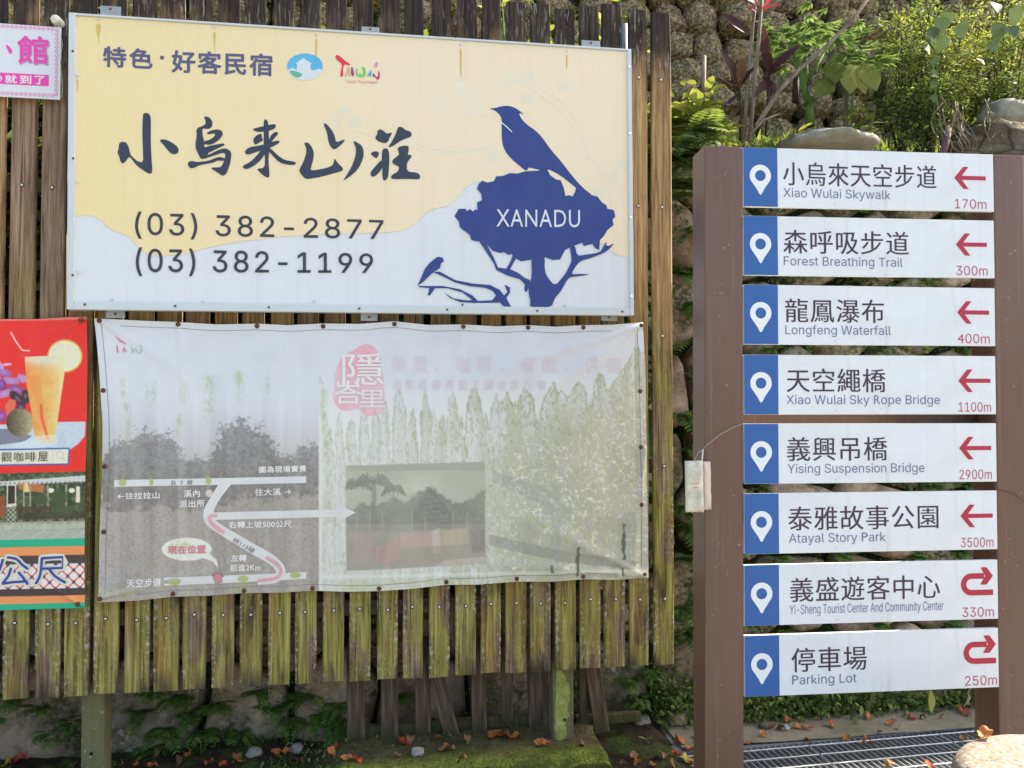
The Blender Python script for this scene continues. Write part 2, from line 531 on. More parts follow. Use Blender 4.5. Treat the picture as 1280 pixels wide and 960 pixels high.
def m_wood():
    t = NT('weathered plank wood')
    ob = t.n('ShaderNodeObjectInfo').outputs['Random']
    x, y, z = t.sep(t.coord())[0:3]
    cb = t.n('ShaderNodeCombineXYZ')
    t.L(t.math('ADD', x, t.math('MULTIPLY', ob, 31.0)), cb.inputs[0]); t.L(t.math('ADD', y, t.math('MULTIPLY', ob, 57.0)), cb.inputs[1]); t.L(z, cb.inputs[2])
    v = cb.outputs[0]
    grain = t.noise(t.mapp(v, (70, 2.2, 30)), 1.0, 6, .62, .35)
    fine = t.noise(t.mapp(v, (260, 7, 60)), 1.0, 3, .6)
    patch = t.noise(t.mapp(v, (9, 2.6, 4)), 1.0, 5, .62)
    big = t.noise(t.mapp(v, (2.5, 1.3, 2)), 1.0, 3, .55)
    # fresh-ish brown wood
    brown = t.ramp(grain, [(.30, (.15, .080, .038)), (.5, (.36, .215, .098)), (.70, (.50, .33, .17))])
    greyb = t.ramp(grain, [(.30, (.10, .070, .050)), (.5, (.235, .165, .115)), (.70, (.36, .27, .19))])
    br = t.mix(t.mr(t.math('ADD', ob, t.math('MULTIPLY', patch, .7)), .55, 1.1), brown, greyb)
    # dark upper ends, flaking to pale wood
    dark = t.ramp(grain, [(.35, (.014, .011, .013)), (.6, (.045, .034, .034)), (.75, (.11, .085, .075))])
    flake = t.math('MULTIPLY', t.mr(t.noise(t.mapp(v, (85, 9, 40)), 1.0, 5, .7, .6), .56, .62), t.mr(big, .42, .58))
    dark = t.mix(flake, dark, (.30, .25, .21))
    hy = t.math('ADD', y, t.math('MULTIPLY', t.math('SUBTRACT', patch, .5), .9))
    hy = t.math('ADD', hy, t.math('MULTIPLY', t.math('SUBTRACT', fine, .5), .35))
    c = t.mix(t.mr(hy, 2.46, 2.76), br, dark)
    # moss film lower down
    green = t.ramp(grain, [(.32, (.095, .086, .022)), (.5, (.28, .255, .060)), (.68, (.46, .42, .14))])
    purple = t.ramp(grain, [(.32, (.080, .050, .036)), (.5, (.195, .13, .088)), (.68, (.36, .265, .18))])
    low = t.mix(t.mr(patch, .51, .63), green, purple)
    low = t.mix(t.mr(t.noise(t.mapp(v, (7, 1.9, 5)), 1.0, 4, .6), .50, .62, 0, .6), low, t.ramp(grain, [(.32, (.13, .065, .018)), (.55, (.30, .17, .045)), (.72, (.45, .31, .10))]))
    low = t.mix(t.mr(t.noise(t.mapp(v, (13, 2.6, 6)), 1.0, 4, .6), .55, .66, 0, .85), low, t.ramp(grain, [(.35, (.028, .024, .018)), (.7, (.12, .10, .065))]))
    low = t.mix(t.mr(big, .54, .70, 0, .55), low, (.27, .245, .055))
    c = t.mix(t.mr(hy, .95, 1.75, .96, 0.05), c, low)
    c = t.mix(t.mr(fine, .36, .52, .55, 0), c, t.mix(1.0, c, (.42, .38, .34), 'MULTIPLY'))
    c = t.mix(t.mr(fine, .56, .72, 0, .35), c, t.mix(1.0, c, (1.7, 1.65, 1.6), 'MULTIPLY'))
    edge = t.mr(t.math('ABSOLUTE', x), .026, .044)
    lich = t.math('MULTIPLY', t.mr(t.noise(t.mapp(v, (75, 48, 60)), 1.0, 5, .7), .52, .58), t.math('MULTIPLY', t.mr(t.noise(t.mapp(v, (12, 2.0, 3)), 1.0, 3), .46, .56), t.math('ADD', t.math('MULTIPLY', edge, .85), .15)))
    lich = t.math('MULTIPLY', lich, t.mr(hy, 1.0, 1.6, 1, 0))
    c = t.mix(lich, c, (.62, .57, .46))
    tipd = t.math('MULTIPLY', t.mr(t.math('ADD', y, t.math('MULTIPLY', patch, .12)), .07, .15, 1, 0), t.mr(t.noise(t.mapp(v, (10, .5, 3)), 1.0, 2), .48, .58))
    c = t.mix(t.math('MULTIPLY', tipd, .8), c, (.035, .028, .022))
    crack = t.mr(t.noise(t.mapp(v, (120, 1.6, 40)), 1.0, 3, .5, .5), .29, .35, 1, 0)
    c = t.mix(t.math('MULTIPLY', crack, .75), c, (.02, .014, .010))
    t.bump(t.math('ADD', grain, t.math('SUBTRACT', t.math('MULTIPLY', lich, .5), crack)), .75, .004)
    return t.fin(c, .86, .2)
M_WOOD = m_wood()
def m_metal(name, col, rough, metal=1.0, rust=0.0):
    t = NT(name)
    n = t.noise(None, 60, 4, .6)
    c = t.mix(t.mr(n, .4, .8, 0, .5), col, tuple(v * .5 for v in col))
    if rust: c = t.mix(t.mr(t.noise(None, 35, 5, .7), .6 - rust * .3, .75 - rust * .3), c, (.12, .045, .02))
    t.bump(n, .15, .002)
    return t.fin(c, rough, .5, metal)
M_SCREW = m_metal('screw steel', (.72, .70, .68), .42, .7)
M_RUST = m_metal('rusty screw', (.16, .08, .05), .7, .3, .8)
M_GALV = m_metal('galvanised steel', (.36, .38, .38), .55, .5)
M_ALU = paint('painted aluminium frame', C(196, 208, 216), .38, .05, 4)
M_DARK = paint('dark gap', (.012, .011, .010), .9)

# ------------------------------------------------------------------ ground
G_ANG = math.atan(.217 / 1.199)
gu = Vector((math.cos(G_ANG), math.sin(G_ANG), 0)); gn = Vector((-math.sin(G_ANG), math.cos(G_ANG), 0))
g0 = Wg(1222, 908); gl = -1.62; gr = 0.12; gd = -0.62          # pit corners along gu / gn from g0
pit = [g0 + gu * gl, g0 + gu * gr, g0 + gu * gr + gn * gd, g0 + gu * gl + gn * gd]
def build_ground():
    R = 45
    o = [Vector((-R, R, 0)), Vector((R, R, 0)), Vector((R, -R, 0)), Vector((-R, -R, 0))]
    V = o + pit
    F = [(1, 0, 4, 5), (2, 1, 5, 6), (3, 2, 6, 7), (0, 3, 7, 4)]
    link('ground', mesh('ground', V, F, M_GROUND))['kind'] = 'structure'
    D = Vector((0, 0, -.35))
    V = pit + [p + D for p in pit]
    F = [(0, 1, 5, 4), (1, 2, 6, 5), (2, 3, 7, 6), (3, 0, 4, 7), (4, 5, 6, 7)]
    link('drain_channel', mesh('drain_channel', V, F, m_concrete('damp drain concrete', (.10, .09, .075), (.04, .038, .03), .4)))['kind'] = 'structure'
build_ground()
def sheet(name, pl, x0, x1, nx, z0, z1, nz, hf, m, kind='structure'):
    """ground sheet in fence axes: x along, z = distance in front (-) / behind(+) of the fence"""
    V = []; F = []
    for j in range(nz + 1):
        for i in range(nx + 1):
            x = x0 + (x1 - x0) * i / nx; d = z0 + (z1 - z0) * j / nz
            p = pl.M @ Vector((x, 0, -d)); p.z = hf(x, d)
            V.append(p)
    for j in range(nz):
        for i in range(nx):
            a = j * (nx + 1) + i; F.append((a, a + 1, a + nx + 2, a + nx + 1))
    o = link(name, mesh(name, V, F, m, True)); o['kind'] = kind
    return o
def nz(x, y, s, k=0.0): return mnoise.noise(Vector((x * s + k, y * s - k, k)))
xr_soil = FP.at(872, 900)[0]
def soil_h(x, d):
    e = min(1, max(0, (xr_soil - .0 - x) / .12)) * min(1, max(0, (d + .75) / .2))
    return -.02 + e * (.045 + .022 * nz(x, d, 4) + .014 * nz(x, d, 14, 3) + .05 * max(0, d - .15))
sheet('soil', FP, -3.6, xr_soil + .02, 150, -.8, WO + .12, 44, soil_h, M_SOIL)
# concrete apron behind the direction sign
sheet('concrete_apron', FP, xr_soil - .03, 5.6, 110, .10, WO + .1, 14, lambda x, d: .012 + .004 * nz(x, d, 6), M_APRON)

def m_kerb():
    t = NT('kerb moss')
    x, y, z = t.sep(t.coord())[0:3]
    n = t.noise(None, 6, 6, .7); f = t.noise(None, 95, 4, .65)
    g = t.ramp(n, [(.32, (.07, .085, .02)), (.45, (.16, .19, .035)), (.58, (.29, .32, .055)), (.72, (.42, .43, .09))])
    g = t.mix(t.mr(f, .38, .62, .7, 0), g, (.05, .06, .02))
    soil = t.ramp(t.noise(None, 40, 5, .7), [(.3, (.05, .038, .025)), (.7, (.16, .125, .08))])
    back = t.mr(t.math('ADD', y, t.math('MULTIPLY', t.math('ADD', t.math('MULTIPLY', x, -.151), t.math('MULTIPLY', t.math('SUBTRACT', n, .5), .5)), 1.0)), 3.24, 3.36)
    c = t.mix(t.math('MULTIPLY', back, .8), g, soil)
    c = t.mix(t.mr(t.math('ADD', z, t.math('MULTIPLY', t.math('SUBTRACT', n, .5), .06)), .055, .095, .85, 0), c, (.045, .055, .022))  # shade of the front face mixed into the moss colour so the ledge reads
    t.bump(t.math('ADD', f, n), 1, .015)
    return t.fin(c, .95, .1)
# mossy kerb block that carries the fence post
kx0, kx1 = FP.at(372, 930)[0], FP.at(757, 930)[0]
def kerb():
    nx, nyy = 90, 30
    prof = []                                                   # (d, z) round the block, front foot to back foot
    for k in range(nyy + 1):
        t = k / nyy
        if t < .3: prof.append((-.13 + .01 * t, .0 + .105 * t / .3))
        elif t < .85: q = (t - .3) / .55; prof.append((-.125 + .36 * q, .108 + .004 * math.sin(q * 9)))
        else: q = (t - .85) / .15; prof.append((.235, .108 * (1 - q)))
    V = []; F = []
    for i in range(nx + 1):
        x = kx0 + (kx1 - kx0) * i / nx
        e = min(1, (kx1 - x) / .03 + .15) ** .4 if x > kx1 - .03 else min(1, .15 + (x - kx0) / .22)
        for k, (d, z) in enumerate(prof):
            b = .012 * nz(x, d + z, 9) + .006 * nz(x, d + z * 2, 30, 5)
            r = .018 if abs(k - .3 * nyy) < 1.2 else 0
            p = FP.M @ Vector((x + (.008 * nz(z, d, 20) if i == nx else 0), 0, -(d + b * .6 + r)))
            p.z = max(-.02, (z + b - r * .7)) * e
            V.append(p)
    m = nyy + 1
    for i in range(nx):
        for k in range(nyy): F.append((i * m + k, (i + 1) * m + k, (i + 1) * m + k + 1, i * m + k + 1))
    F.append(tuple(nx * m + k for k in range(m)))
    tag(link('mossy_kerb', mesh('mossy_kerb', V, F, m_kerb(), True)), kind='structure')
kerb()

# ------------------------------------------------------------------ retaining wall of field stones
BAT = 0.10
MW = FP.M @ Matrix.Translation((0, 0, -WO)) @ Matrix.Rotation(-BAT, 4, 'X')
WX0, WX1, WH = -4.2, 5.6, 3.02
wall = empty('retaining_wall', MW, 'dark retaining wall of rough field stones behind the fence and the direction sign, topped by plants', 'stone wall')
def clip(poly, a, b):
    """keep the part of poly nearer to a than b"""
    mx, my = (a[0] + b[0]) / 2, (a[1] + b[1]) / 2; nx, ny = b[0] - a[0], b[1] - a[1]
    out = []; n = len(poly)
    for i in range(n):
        p, q = poly[i], poly[(i + 1) % n]
        dp = (p[0] - mx) * nx + (p[1] - my) * ny; dq = (q[0] - mx) * nx + (q[1] - my) * ny
        if dp <= 0: out.append(p)
        if (dp < 0 < dq) or (dq < 0 < dp):
            t = dp / (dp - dq); out.append((p[0] + (q[0] - p[0]) * t, p[1] + (q[1] - p[1]) * t))
    return out
STONES = []
def stones():
    rs = random.Random(5)
    pts = []
    ny_ = 8; hy = WH / ny_
    for j in range(ny_):
        x = WX0 + rs.uniform(0, .3)
        while x < WX1:
            w = rs.uniform(.30, .62)
            pts.append((x + w / 2, (j + .5) * hy + rs.uniform(-.07, .07))); x += w
    for i, a in enumerate(pts):
        poly = [(a[0] - .5, a[1] - .4), (a[0] + .5, a[1] - .4), (a[0] + .5, a[1] + .4), (a[0] - .5, a[1] + .4)]
        poly = [(x, min(WH, max(-.02, y))) for x, y in poly]
        for b in pts:
            if b is not a and abs(b[0] - a[0]) < 1.3 and abs(b[1] - a[1]) < 1.1: poly = clip(poly, a, b)
        if len(poly) < 3: continue
        cx = sum(p[0] for p in poly) / len(poly); cy = sum(p[1] for p in poly) / len(poly)
        g = rs.uniform(.008, .026)
        P = []
        for x, y in poly:
            l = math.hypot(x - cx, y - cy); k = max(.5, (l - g * 1.3) / l); P.append((cx + (x - cx) * k, cy + (y - cy) * k))
        Q = []
        for k in range(len(P)):                                  # keep straight sides, round only the corners
            p, q, r = P[k - 1], P[k], P[(k + 1) % len(P)]
            for tt in ((.22, 0), (.05, .05), (0, .22)): Q.append(tuple(q[c] + (p[c] - q[c]) * tt[0] + (r[c] - q[c]) * tt[1] for c in (0, 1)))
        P = Q
        dp = rs.uniform(.05, .13); n = len(P)
        rings = [(1.0, -.10), (1.0, .35 * dp), (.965, .72 * dp), (.87, .93 * dp), (.5, dp * 1.0)]
        V = []; F = []
        for s_, z in rings:
            for x, y in P:
                X, Y = cx + (x - cx) * s_, cy + (y - cy) * s_
                k = .022 * mnoise.noise(Vector((X * 5, Y * 5, i * 3.1))) + .008 * mnoise.noise(Vector((X * 17, Y * 17, i)))
                V.append((X + k * .6 - cx, Y + k * .5 - cy, z + (k if z > 0 else 0)))
        for r in range(len(rings) - 1):
            for q in range(n): F.append((r * n + q, r * n + (q + 1) % n, (r + 1) * n + (q + 1) % n, (r + 1) * n + q))
        V.append((0, 0, dp * 1.04)); c0 = len(V) - 1; b = (len(rings) - 1) * n
        for q in range(n): F.append((b + q, b + (q + 1) % n, c0))
        if sum(P[q][0] * P[(q + 1) % n][1] - P[(q + 1) % n][0] * P[q][1] for q in range(n)) < 0: F = [f[::-1] for f in F]
        link('stone', mesh('stone', V, F, M_STONE, True), wall, loc=(cx, cy, 0))
        STONES.append((cx, cy, dp, P))
stones()
def wall_core():
    nx, ny_ = 120, 48; V = []; F = []
    for j in range(ny_ + 1):
        for i in range(nx + 1):
            x = WX0 + (WX1 - WX0) * i / nx; y = -.05 + (WH + .03) * j / ny_
            V.append((x, y, -.03 + .035 * nz(x, y, 6) + .02 * nz(x, y, 19, 4)))
    for j in range(ny_):
        for i in range(nx):
            a = j * (nx + 1) + i; F.append((a, a + 1, a + nx + 2, a + nx + 1))
    o = link('wall_core', mesh('wall_core', V, F, m_moss('joint moss', .35), True), wall)
wall_core()

# ------------------------------------------------------------------ terrace, sack wall, hillside
TD0 = WO + .27; TD1 = 2.1
def terr_h(x, d):
    t = (d - TD0) / (TD1 - TD0)
    return 2.96 + .55 * max(0, t) + .05 * nz(x, d, 3) + .03 * nz(x, d, 11, 2)
sheet('terrace', FP, -4.4, 6.4, 140, TD0, TD1 + .1, 24, terr_h, M_SOIL)
M_SACKP = FP.M @ Matrix.Translation((0, 2.92, -TD1)) @ Matrix.Rotation(-.16, 4, 'X')
def m_sack():
    t = NT('mossy sack')
    ob = t.n('ShaderNodeObjectInfo').outputs['Random']
    n = t.noise(None, 9, 5, .7); f = t.noise(None, 42, 5, .72)
    c = t.ramp(f, [(.34, (.05, .034, .018)), (.46, (.19, .14, .075)), (.56, (.42, .33, .19)), (.68, (.70, .62, .42))])
    c2 = t.ramp(f, [(.34, (.05, .042, .016)), (.45, (.24, .21, .08)), (.56, (.50, .45, .20)), (.68, (.74, .68, .38))])
    c = t.mix(t.mr(t.math('ADD', n, t.math('MULTIPLY', ob, .3)), .62, .85), c, c2)
    t.bump(f, 1, .035)
    return t.fin(c, .95, .1)
M_SACK = m_sack()
sackwall = empty('sack_wall', M_SACKP, 'bank of stacked brown mossy sacks rising behind the planted terrace', 'sack wall')
SACKS = []
def sacks():
    proto = []
    for k in range(6):
        nu, nv = 16, 9; V = []; F = []
        for j in range(nv + 1):
            ph = math.pi / 2 * j / nv if True else 0
            for i in range(nu):
                th = 2 * math.pi * i / nu
                def se(c, e): return math.copysign(abs(c) ** e, c)
                r = math.cos(ph) ** .42 if j < nv else 0
                x = se(math.cos(th), .55) * r; y = se(math.sin(th), .62) * r; z = math.sin(ph) ** .9
                b = .97 + .20 * mnoise.noise(Vector((x * 1.3, y * 1.3, z * 1.3 + k * 7))) + .10 * mnoise.noise(Vector((x * 5, y * 5, z * 5 + k * 3)))
                V.append((x * .132 * b, y * .128 * b + (.015 if k % 2 else -.008) * x, z * .15 * b))
        for j in range(nv):
            for i in range(nu): F.append((j * nu + i, j * nu + (i + 1) % nu, (j + 1) * nu + (i + 1) % nu, (j + 1) * nu + i))
        proto.append(mesh('sack', V, F, M_SACK, True))
    rs = random.Random(3)
    for j in range(9):
        x = -3.5 + (.12 if j % 2 else 0)
        y = .60 + j * .232
        while x < 4.7:
            s_ = rs.uniform(.88, 1.12)
            SACKS.append(link('sack', rs.choice(proto), sackwall, loc=(x, y - .1 + rs.uniform(-.02, .02), rs.uniform(-.03, .04)), rot=(rs.uniform(-.2, .2), rs.uniform(-.25, .25), rs.uniform(-.22, .22)), scale=(s_ * rs.choice((1, -1)), rs.uniform(.82, 1.12), rs.uniform(.7, 1.3))))
            x += .262 * s_ + rs.uniform(0, .025)
sacks()
def bank():
    V = []; F = []; nx, ny_ = 80, 40
    for j in range(ny_ + 1):
        for i in range(nx + 1):
            x = -6 + 14.5 * i / nx; y = -.3 + 2.9 * j / ny_
            V.append((x, y, -.02 + .03 * nz(x, y, 5)))
    for j in range(ny_):
        for i in range(nx):
            a = j * (nx + 1) + i; F.append((a, a + 1, a + nx + 2, a + nx + 1))
    link('sack_backing', mesh('sack_backing', V, F, m_moss('bank moss', .45), True), sackwall)
bank()
def hill():
    V = []; F = []; nx, ny_ = 60, 30
    for j in range(ny_ + 1):
        for i in range(nx + 1):
            x = -20 + 42 * i / nx; d = TD1 + .55 + 16 * j / ny_
            p = FP.M @ Vector((x, 0, -d)); p.z = 5.15 + (d - TD1 - .5) * .42 + .5 * nz(x, d, .35) + .15 * nz(x, d, 1.7)
            if abs(x) > 5.5: p.z -= 0
            V.append(p)
    for j in range(ny_):
        for i in range(nx):
            a = j * (nx + 1) + i; F.append((a, a + 1, a + nx + 2, a + nx + 1))
    link('hillside', mesh('hillside', V, F, m_moss('hillside growth', .6), True))['kind'] = 'structure'
hill()

# ------------------------------------------------------------------ plank fence
def proj(p):
    q = RC.transposed() @ (Vector(p) - CP)
    return CX + FPX * q.x / q.y, CY - FPX * q.z / q.y
fence = empty('plank_fence', FP.M, 'tall weathered plank fence with mossy lower ends, carrying the yellow board and the banners', 'fence')
PX = [(-36, -5), (2, 33.5), (42, 73), (79, 110), (115.5, 146), (154.5, 185), (191, 222), (227, 256), (264, 291.5), (299, 326.5), (334.5, 362), (368.5, 395), (403, 429.5), (436.6, 463), (471, 497), (503.5, 528.6), (536.5, 562), (569, 595), (601, 626), (632, 658), (663, 688.5), (694.6, 720), (725.5, 751), (756, 782), (787.7, 811.4), (818, 843)]
for k in range(6): PX.insert(0, (PX[0][0] - 39.5, PX[0][1] - 39.5))
def plank_mesh(k):
    n = 14; V = []; F = []
    for j in range(n + 1):
        y = 2.93 * (j / n) ** 1.0; w = .044
        l = -w + .0012 * nz(j, k, 1.7, 2) ; r = w + .0012 * nz(j, k, 1.9, 8); c = .004
        if j == n: l += .001; r -= .003
        z0, z1 = -.022, 0.0
        if j == 0:
            sl = ((0, .001, -.001, .0015, -.0005)[k]); V += [(l + .001, sl, z0), (l + .001, sl, z1 - c - .001), (l + c + .002, sl * .6 + .001, z1 - .002), (r - c - .002, -sl * .6 + .001, z1 - .002), (r - .001, -sl, z1 - c - .001), (r - .001, -sl, z0)]; continue
        V += [(l, y, z0), (l, y, z1 - c), (l + c, y, z1 + .0008 * nz(j, k, 2)), (r - c, y, z1 + .0008 * nz(j, k, 2, 5)), (r, y, z1 - c), (r, y, z0)]
    for j in range(n):
        for q in range(6):
            a = j * 6 + q; b = j * 6 + (q + 1) % 6; F.append((a, b, b + 6, a + 6)[::-1])
    F.append((0, 1, 2, 3, 4, 5)); F.append(tuple(range(n * 6, n * 6 + 6))[::-1])
    return mesh('plank', V, F, M_WOOD)
def screw_mesh(name, m, r=.0065):
    V = []; F = []; n = 10
    for rr, z in ((1, 0.0), (1, .0015), (.75, .0035), (.3, .0042)):
        for i in range(n): V.append((rr * r * math.cos(6.2832 * i / n), rr * r * math.sin(6.2832 * i / n), z))
    for j in range(3):
        for i in range(n): F.append((j * n + i, j * n + (i + 1) % n, (j + 1) * n + (i + 1) % n, (j + 1) * n + i))
    F.append(tuple(range(3 * n, 4 * n)))
    return mesh(name, V, F, m, True)
def ring_mesh():
    V = []; F = []; n = 12
    for rr in (1.0, .55):
        for i in range(n): V.append((rr * .0088 * math.cos(6.2832 * i / n), rr * .0088 * math.sin(6.2832 * i / n), 0))
    for i in range(n): F.append((i, (i + 1) % n, n + (i + 1) % n, n + i))
    return mesh('screw_hole', V, F, M_DARK)
SCREW = screw_mesh('screw', M_SCREW); RIVET = screw_mesh('rivet', M_SCREW, .0068); RUSTS = screw_mesh('screw', M_RUST, .0065); HOLE = ring_mesh()
RAILY = [FP.at(829, y)[1] for y in (100, 260, 421, 583, 747)]
PM = [plank_mesh(k) for k in range(5)]
rf = random.Random(9)
def planks():
    for k, (a, b) in enumerate(PX):
        m = (a + b) / 2; yb = 876.5 - .0545 * m + rf.uniform(-1.2, 1.2)
        xa, y0 = FP.at(a, yb); xb, _ = FP.at(b, yb)
        pl = link('plank', PM[k % 5], fence, loc=((xa + xb) / 2, y0, 0), scale=((xb - xa) / .088, 1.0 + rf.uniform(-.008, .008), 1))
        pl.rotation_euler = (rf.uniform(-.0012, .0012), 0, rf.uniform(-.0012, .0012))
        for ry in RAILY:
            w = FP.M @ Vector(((xa + xb) / 2, ry, 0)); qx, qy = proj(w)
            if qy < 0 or qx < -8: continue
            if 88 < qx < 790 and 14 < qy < 392: continue
            if 118 < qx < 806 and 400 < qy < 740: continue
            if qx < 108 and 396 < qy < 762: continue
            if qx < 76 and 28 < qy < 124: continue
            s = link('screw', SCREW, pl, loc=(rf.uniform(-.004, .004), ry - y0 + rf.uniform(-.006, .006), .0012), scale=(.088 / (xb - xa) * .9, .9, 1))
            link('screw_hole', HOLE, pl, loc=(s.location.x, s.location.y, .0011), scale=(.088 / (xb - xa), 1, 1))
planks()
def wood_box(name, parent, c, d, rot=None, m=None, bev=.004):
    mb = MB(); mb.box((0, 0, 0), d, bev=bev)
    return link(name, mesh(name, mb.V, mb.F, m or M_WOOD), parent, loc=c, rot=rot)
xl, xrr = FP.at(-250, 400)[0], FP.at(843, 400)[0]
def m_rail():
    t = NT('dark rail wood')  # rail wood coloured darker than the planks in front
    g = t.noise(t.mapp(t.coord(), (2, 50, 30)), 1, 5, .6)
    c = t.ramp(g, [(.3, (.028, .02, .013)), (.6, (.080, .058, .035)), (.75, (.13, .10, .065))])
    c = t.mix(t.mr(t.noise(None, 4, 4), .5, .65, 0, .5), c, (.06, .075, .02))
    t.bump(g, .5, .003)
    return t.fin(c, .9, .15)
M_RAIL = m_rail()
for ry in RAILY:
    wood_box('rail', fence, ((xl + xrr) / 2 - .01, ry, -.022 - .0225), (xrr - xl - .02, .062, .043), m=M_RAIL)
def m_post():
    t = NT('mossy post wood')
    g = t.noise(t.mapp(t.coord(), (40, 3, 40)), 1, 5, .6)
    c = t.ramp(g, [(.3, (.10, .075, .055)), (.6, (.20, .155, .115)), (.75, (.27, .22, .16))])
    ob = t.n('ShaderNodeObjectInfo').outputs['Random']
    gm = t.mr(t.noise(t.mapp(t.coord(), (9, 4, 9)), 1, 5, .6), .42, .52)
    c = t.mix(t.math('MULTIPLY', gm, .55), c, (.17, .19, .05))
    c = t.mix(t.mr(t.noise(None, 45, 4, .7), .62, .66, 0, .8), c, (.42, .42, .35))
    t.bump(g, .6, .004)
    return t.fin(c, .9, .2)
M_POST = m_post()
M_POSTG = m_moss('bright green algae on wood', 1.9)
def post(px0, px1, depth, foot, green=False):
    xa = FP.at(px0, 900, -.068)[0]; xb = FP.at(px1, 900, -.068)[0]
    mb = MB(); h = 3.05 - foot
    mb.box((0, h / 2, 0), (xb - xa, h, depth), bev=.005)
    p = link('post', mesh('post', mb.V, mb.F, M_POST), fence, loc=((xa + xb) / 2, foot, -.068 - depth / 2))
    p['label'] = 'post streaked with bright green moss' if green else 'square post with a bolt hole'
    cx = (px0 + px1) / 2
    bx, by = FP.at(114 if not green else 706, 942.5 if not green else 900, -.0655)
    link('bolt_hole', mesh('bolt_hole', *[(lambda n: ([(.0075 * math.cos(6.2832 * i / n), .0075 * math.sin(6.2832 * i / n), 0) for i in range(n)], [tuple(range(n))]))(14)][0], M_DARK), p, loc=(bx - (xa + xb) / 2, by - foot, depth / 2 + .0012))
    if green:
        px = [(695, 838), (701, 836), (706, 845), (712, 858), (713, 872), (708, 885), (712, 893), (706, 905), (710, 918), (702, 927), (694, 925), (694, 900)]
        V, F = polys_mesh(FP, [[(x + 1.6 * nz(i, 3, .9), y + 1.2 * nz(i, 7, .8)) for i, (x, y) in enumerate(smooth_poly(px, 3))]], -.0668)
        V = [(x - (xa + xb) / 2, y - foot, depth / 2 + .0012) for x, y, z in V]
        link('moss_streak', mesh('moss_streak', V, F, green_algae()), p)
def green_algae():
    t = NT('green algae film')
    n = t.noise(None, 22, 5, .7)
    c = t.ramp(n, [(.3, (.20, .24, .06)), (.6, (.36, .40, .11)), (.75, (.50, .52, .22))])
    t.bump(n, .6, .004)
    return t.fin(c, .9, .15)
post(101.5, 130, .09, 0.0)
post(691, 717, .09, .10, True)
for o_, (a, b) in enumerate([(FP.at(-210, 900)[0], .09)]):
    wood_box('post', fence, (a, 1.5, -.068 - .045), (.09, 3.0, .09), m=M_POST)
# grey conduit behind the planks
mb = MB(); x0, y0 = FP.at(781, 62, -.09); x1, y1 = FP.at(781, 31, -.09)
mb.tube([(x0, y0 - .35, -.09), (x1, y1, -.09)], .016, 10)
o = link('conduit', mesh('conduit', mb.V, mb.F, M_GALV, True)); o.matrix_world = FP.M
tag(o, 'short grey metal pipe between two planks above the board corner', 'pipe')

# ------------------------------------------------------------------ low broken fence behind
M_OLD = None
def m_old():
    t = NT('rotten grey wood')
    g = t.noise(t.mapp(t.coord(), (60, 4, 40)), 1, 6, .65, .3)
    c = t.ramp(g, [(.3, (.03, .022, .016)), (.55, (.12, .088, .06)), (.72, (.22, .17, .12))])
    c = t.mix(t.mr(t.sep(t.coord())[1], .0, .09, .7, 0), c, (.055, .065, .02))
    t.bump(g, .8, .005)
    return t.fin(c, .92, .15)
M_OLD = m_old()
low = empty('low_broken_fence', FP.M @ Matrix.Translation((0, 0, -.2)), 'low rotten picket fence with leaning slats under the plank fence, right of centre', 'broken fence')
LP = FP.sub(0, 900, off=-.2); LP = Plane((0, 0, 0), 0); LP.M = FP.M @ Matrix.Translation((0, 0, -.2)); LP.I = LP.M.inverted()
for (tx, ty, bx_, by_, w) in [(445, 825, 445.5, 934, 21), (487, 825, 487.5, 935, 20), (528.5, 825, 529, 930, 18), (540, 820, 567, 929, 18), (599, 820, 599, 927, 18), (634, 820, 634, 900, 14), (672, 820, 674, 919, 25), (737, 815, 751, 915, 19), (728, 820, 729, 920, 9)]:
    a = LP.at(tx, ty); b = LP.at(bx_, by_); b = (b[0], max(b[1], .075)); L_ = math.hypot(a[0] - b[0], a[1] - b[1]) + .1
    mb = MB(); ww = w / 950 * 3.6
    V = []; F = []
    for j in range(7):
        y = L_ * j / 6; e = .003
        dx = .006 * nz(j, tx, 3.3)
        V += [(-ww / 2 + dx, y, -.009), (-ww / 2 + dx, y, .007), (-ww / 2 + e + dx, y, .009), (ww / 2 - e + dx * .4, y, .009), (ww / 2 + dx * .4, y, .007), (ww / 2 + dx * .4, y, -.009)]
    for j in range(6):
        for q in range(6):
            A = j * 6 + q; B = j * 6 + (q + 1) % 6; F.append((A, B, B + 6, A + 6)[::-1])
    F.append((0, 1, 2, 3, 4, 5)); F.append(tuple(range(36, 42))[::-1])
    ang = -math.atan2(a[0] - b[0], a[1] - b[1])
    link('slat', mesh('slat', V, F, M_OLD), low, loc=(b[0], b[1], 0 if abs(ang) < .05 else .02), rot=(0, 0, ang))
a = LP.at(455, 915); b = LP.at(664, 905)
wood_box('rail', low, ((a[0] + b[0]) / 2, (a[1] + b[1]) / 2, -.033), (b[0] - a[0], .045, .04), rot=(0, 0, .012), m=M_OLD)
a = LP.at(735, 902); b = LP.at(790, 900)
wood_box('rail', low, ((a[0] + b[0]) / 2, (a[1] + b[1]) / 2, -.033), (b[0] - a[0] + .1, .045, .03), m=M_OLD)

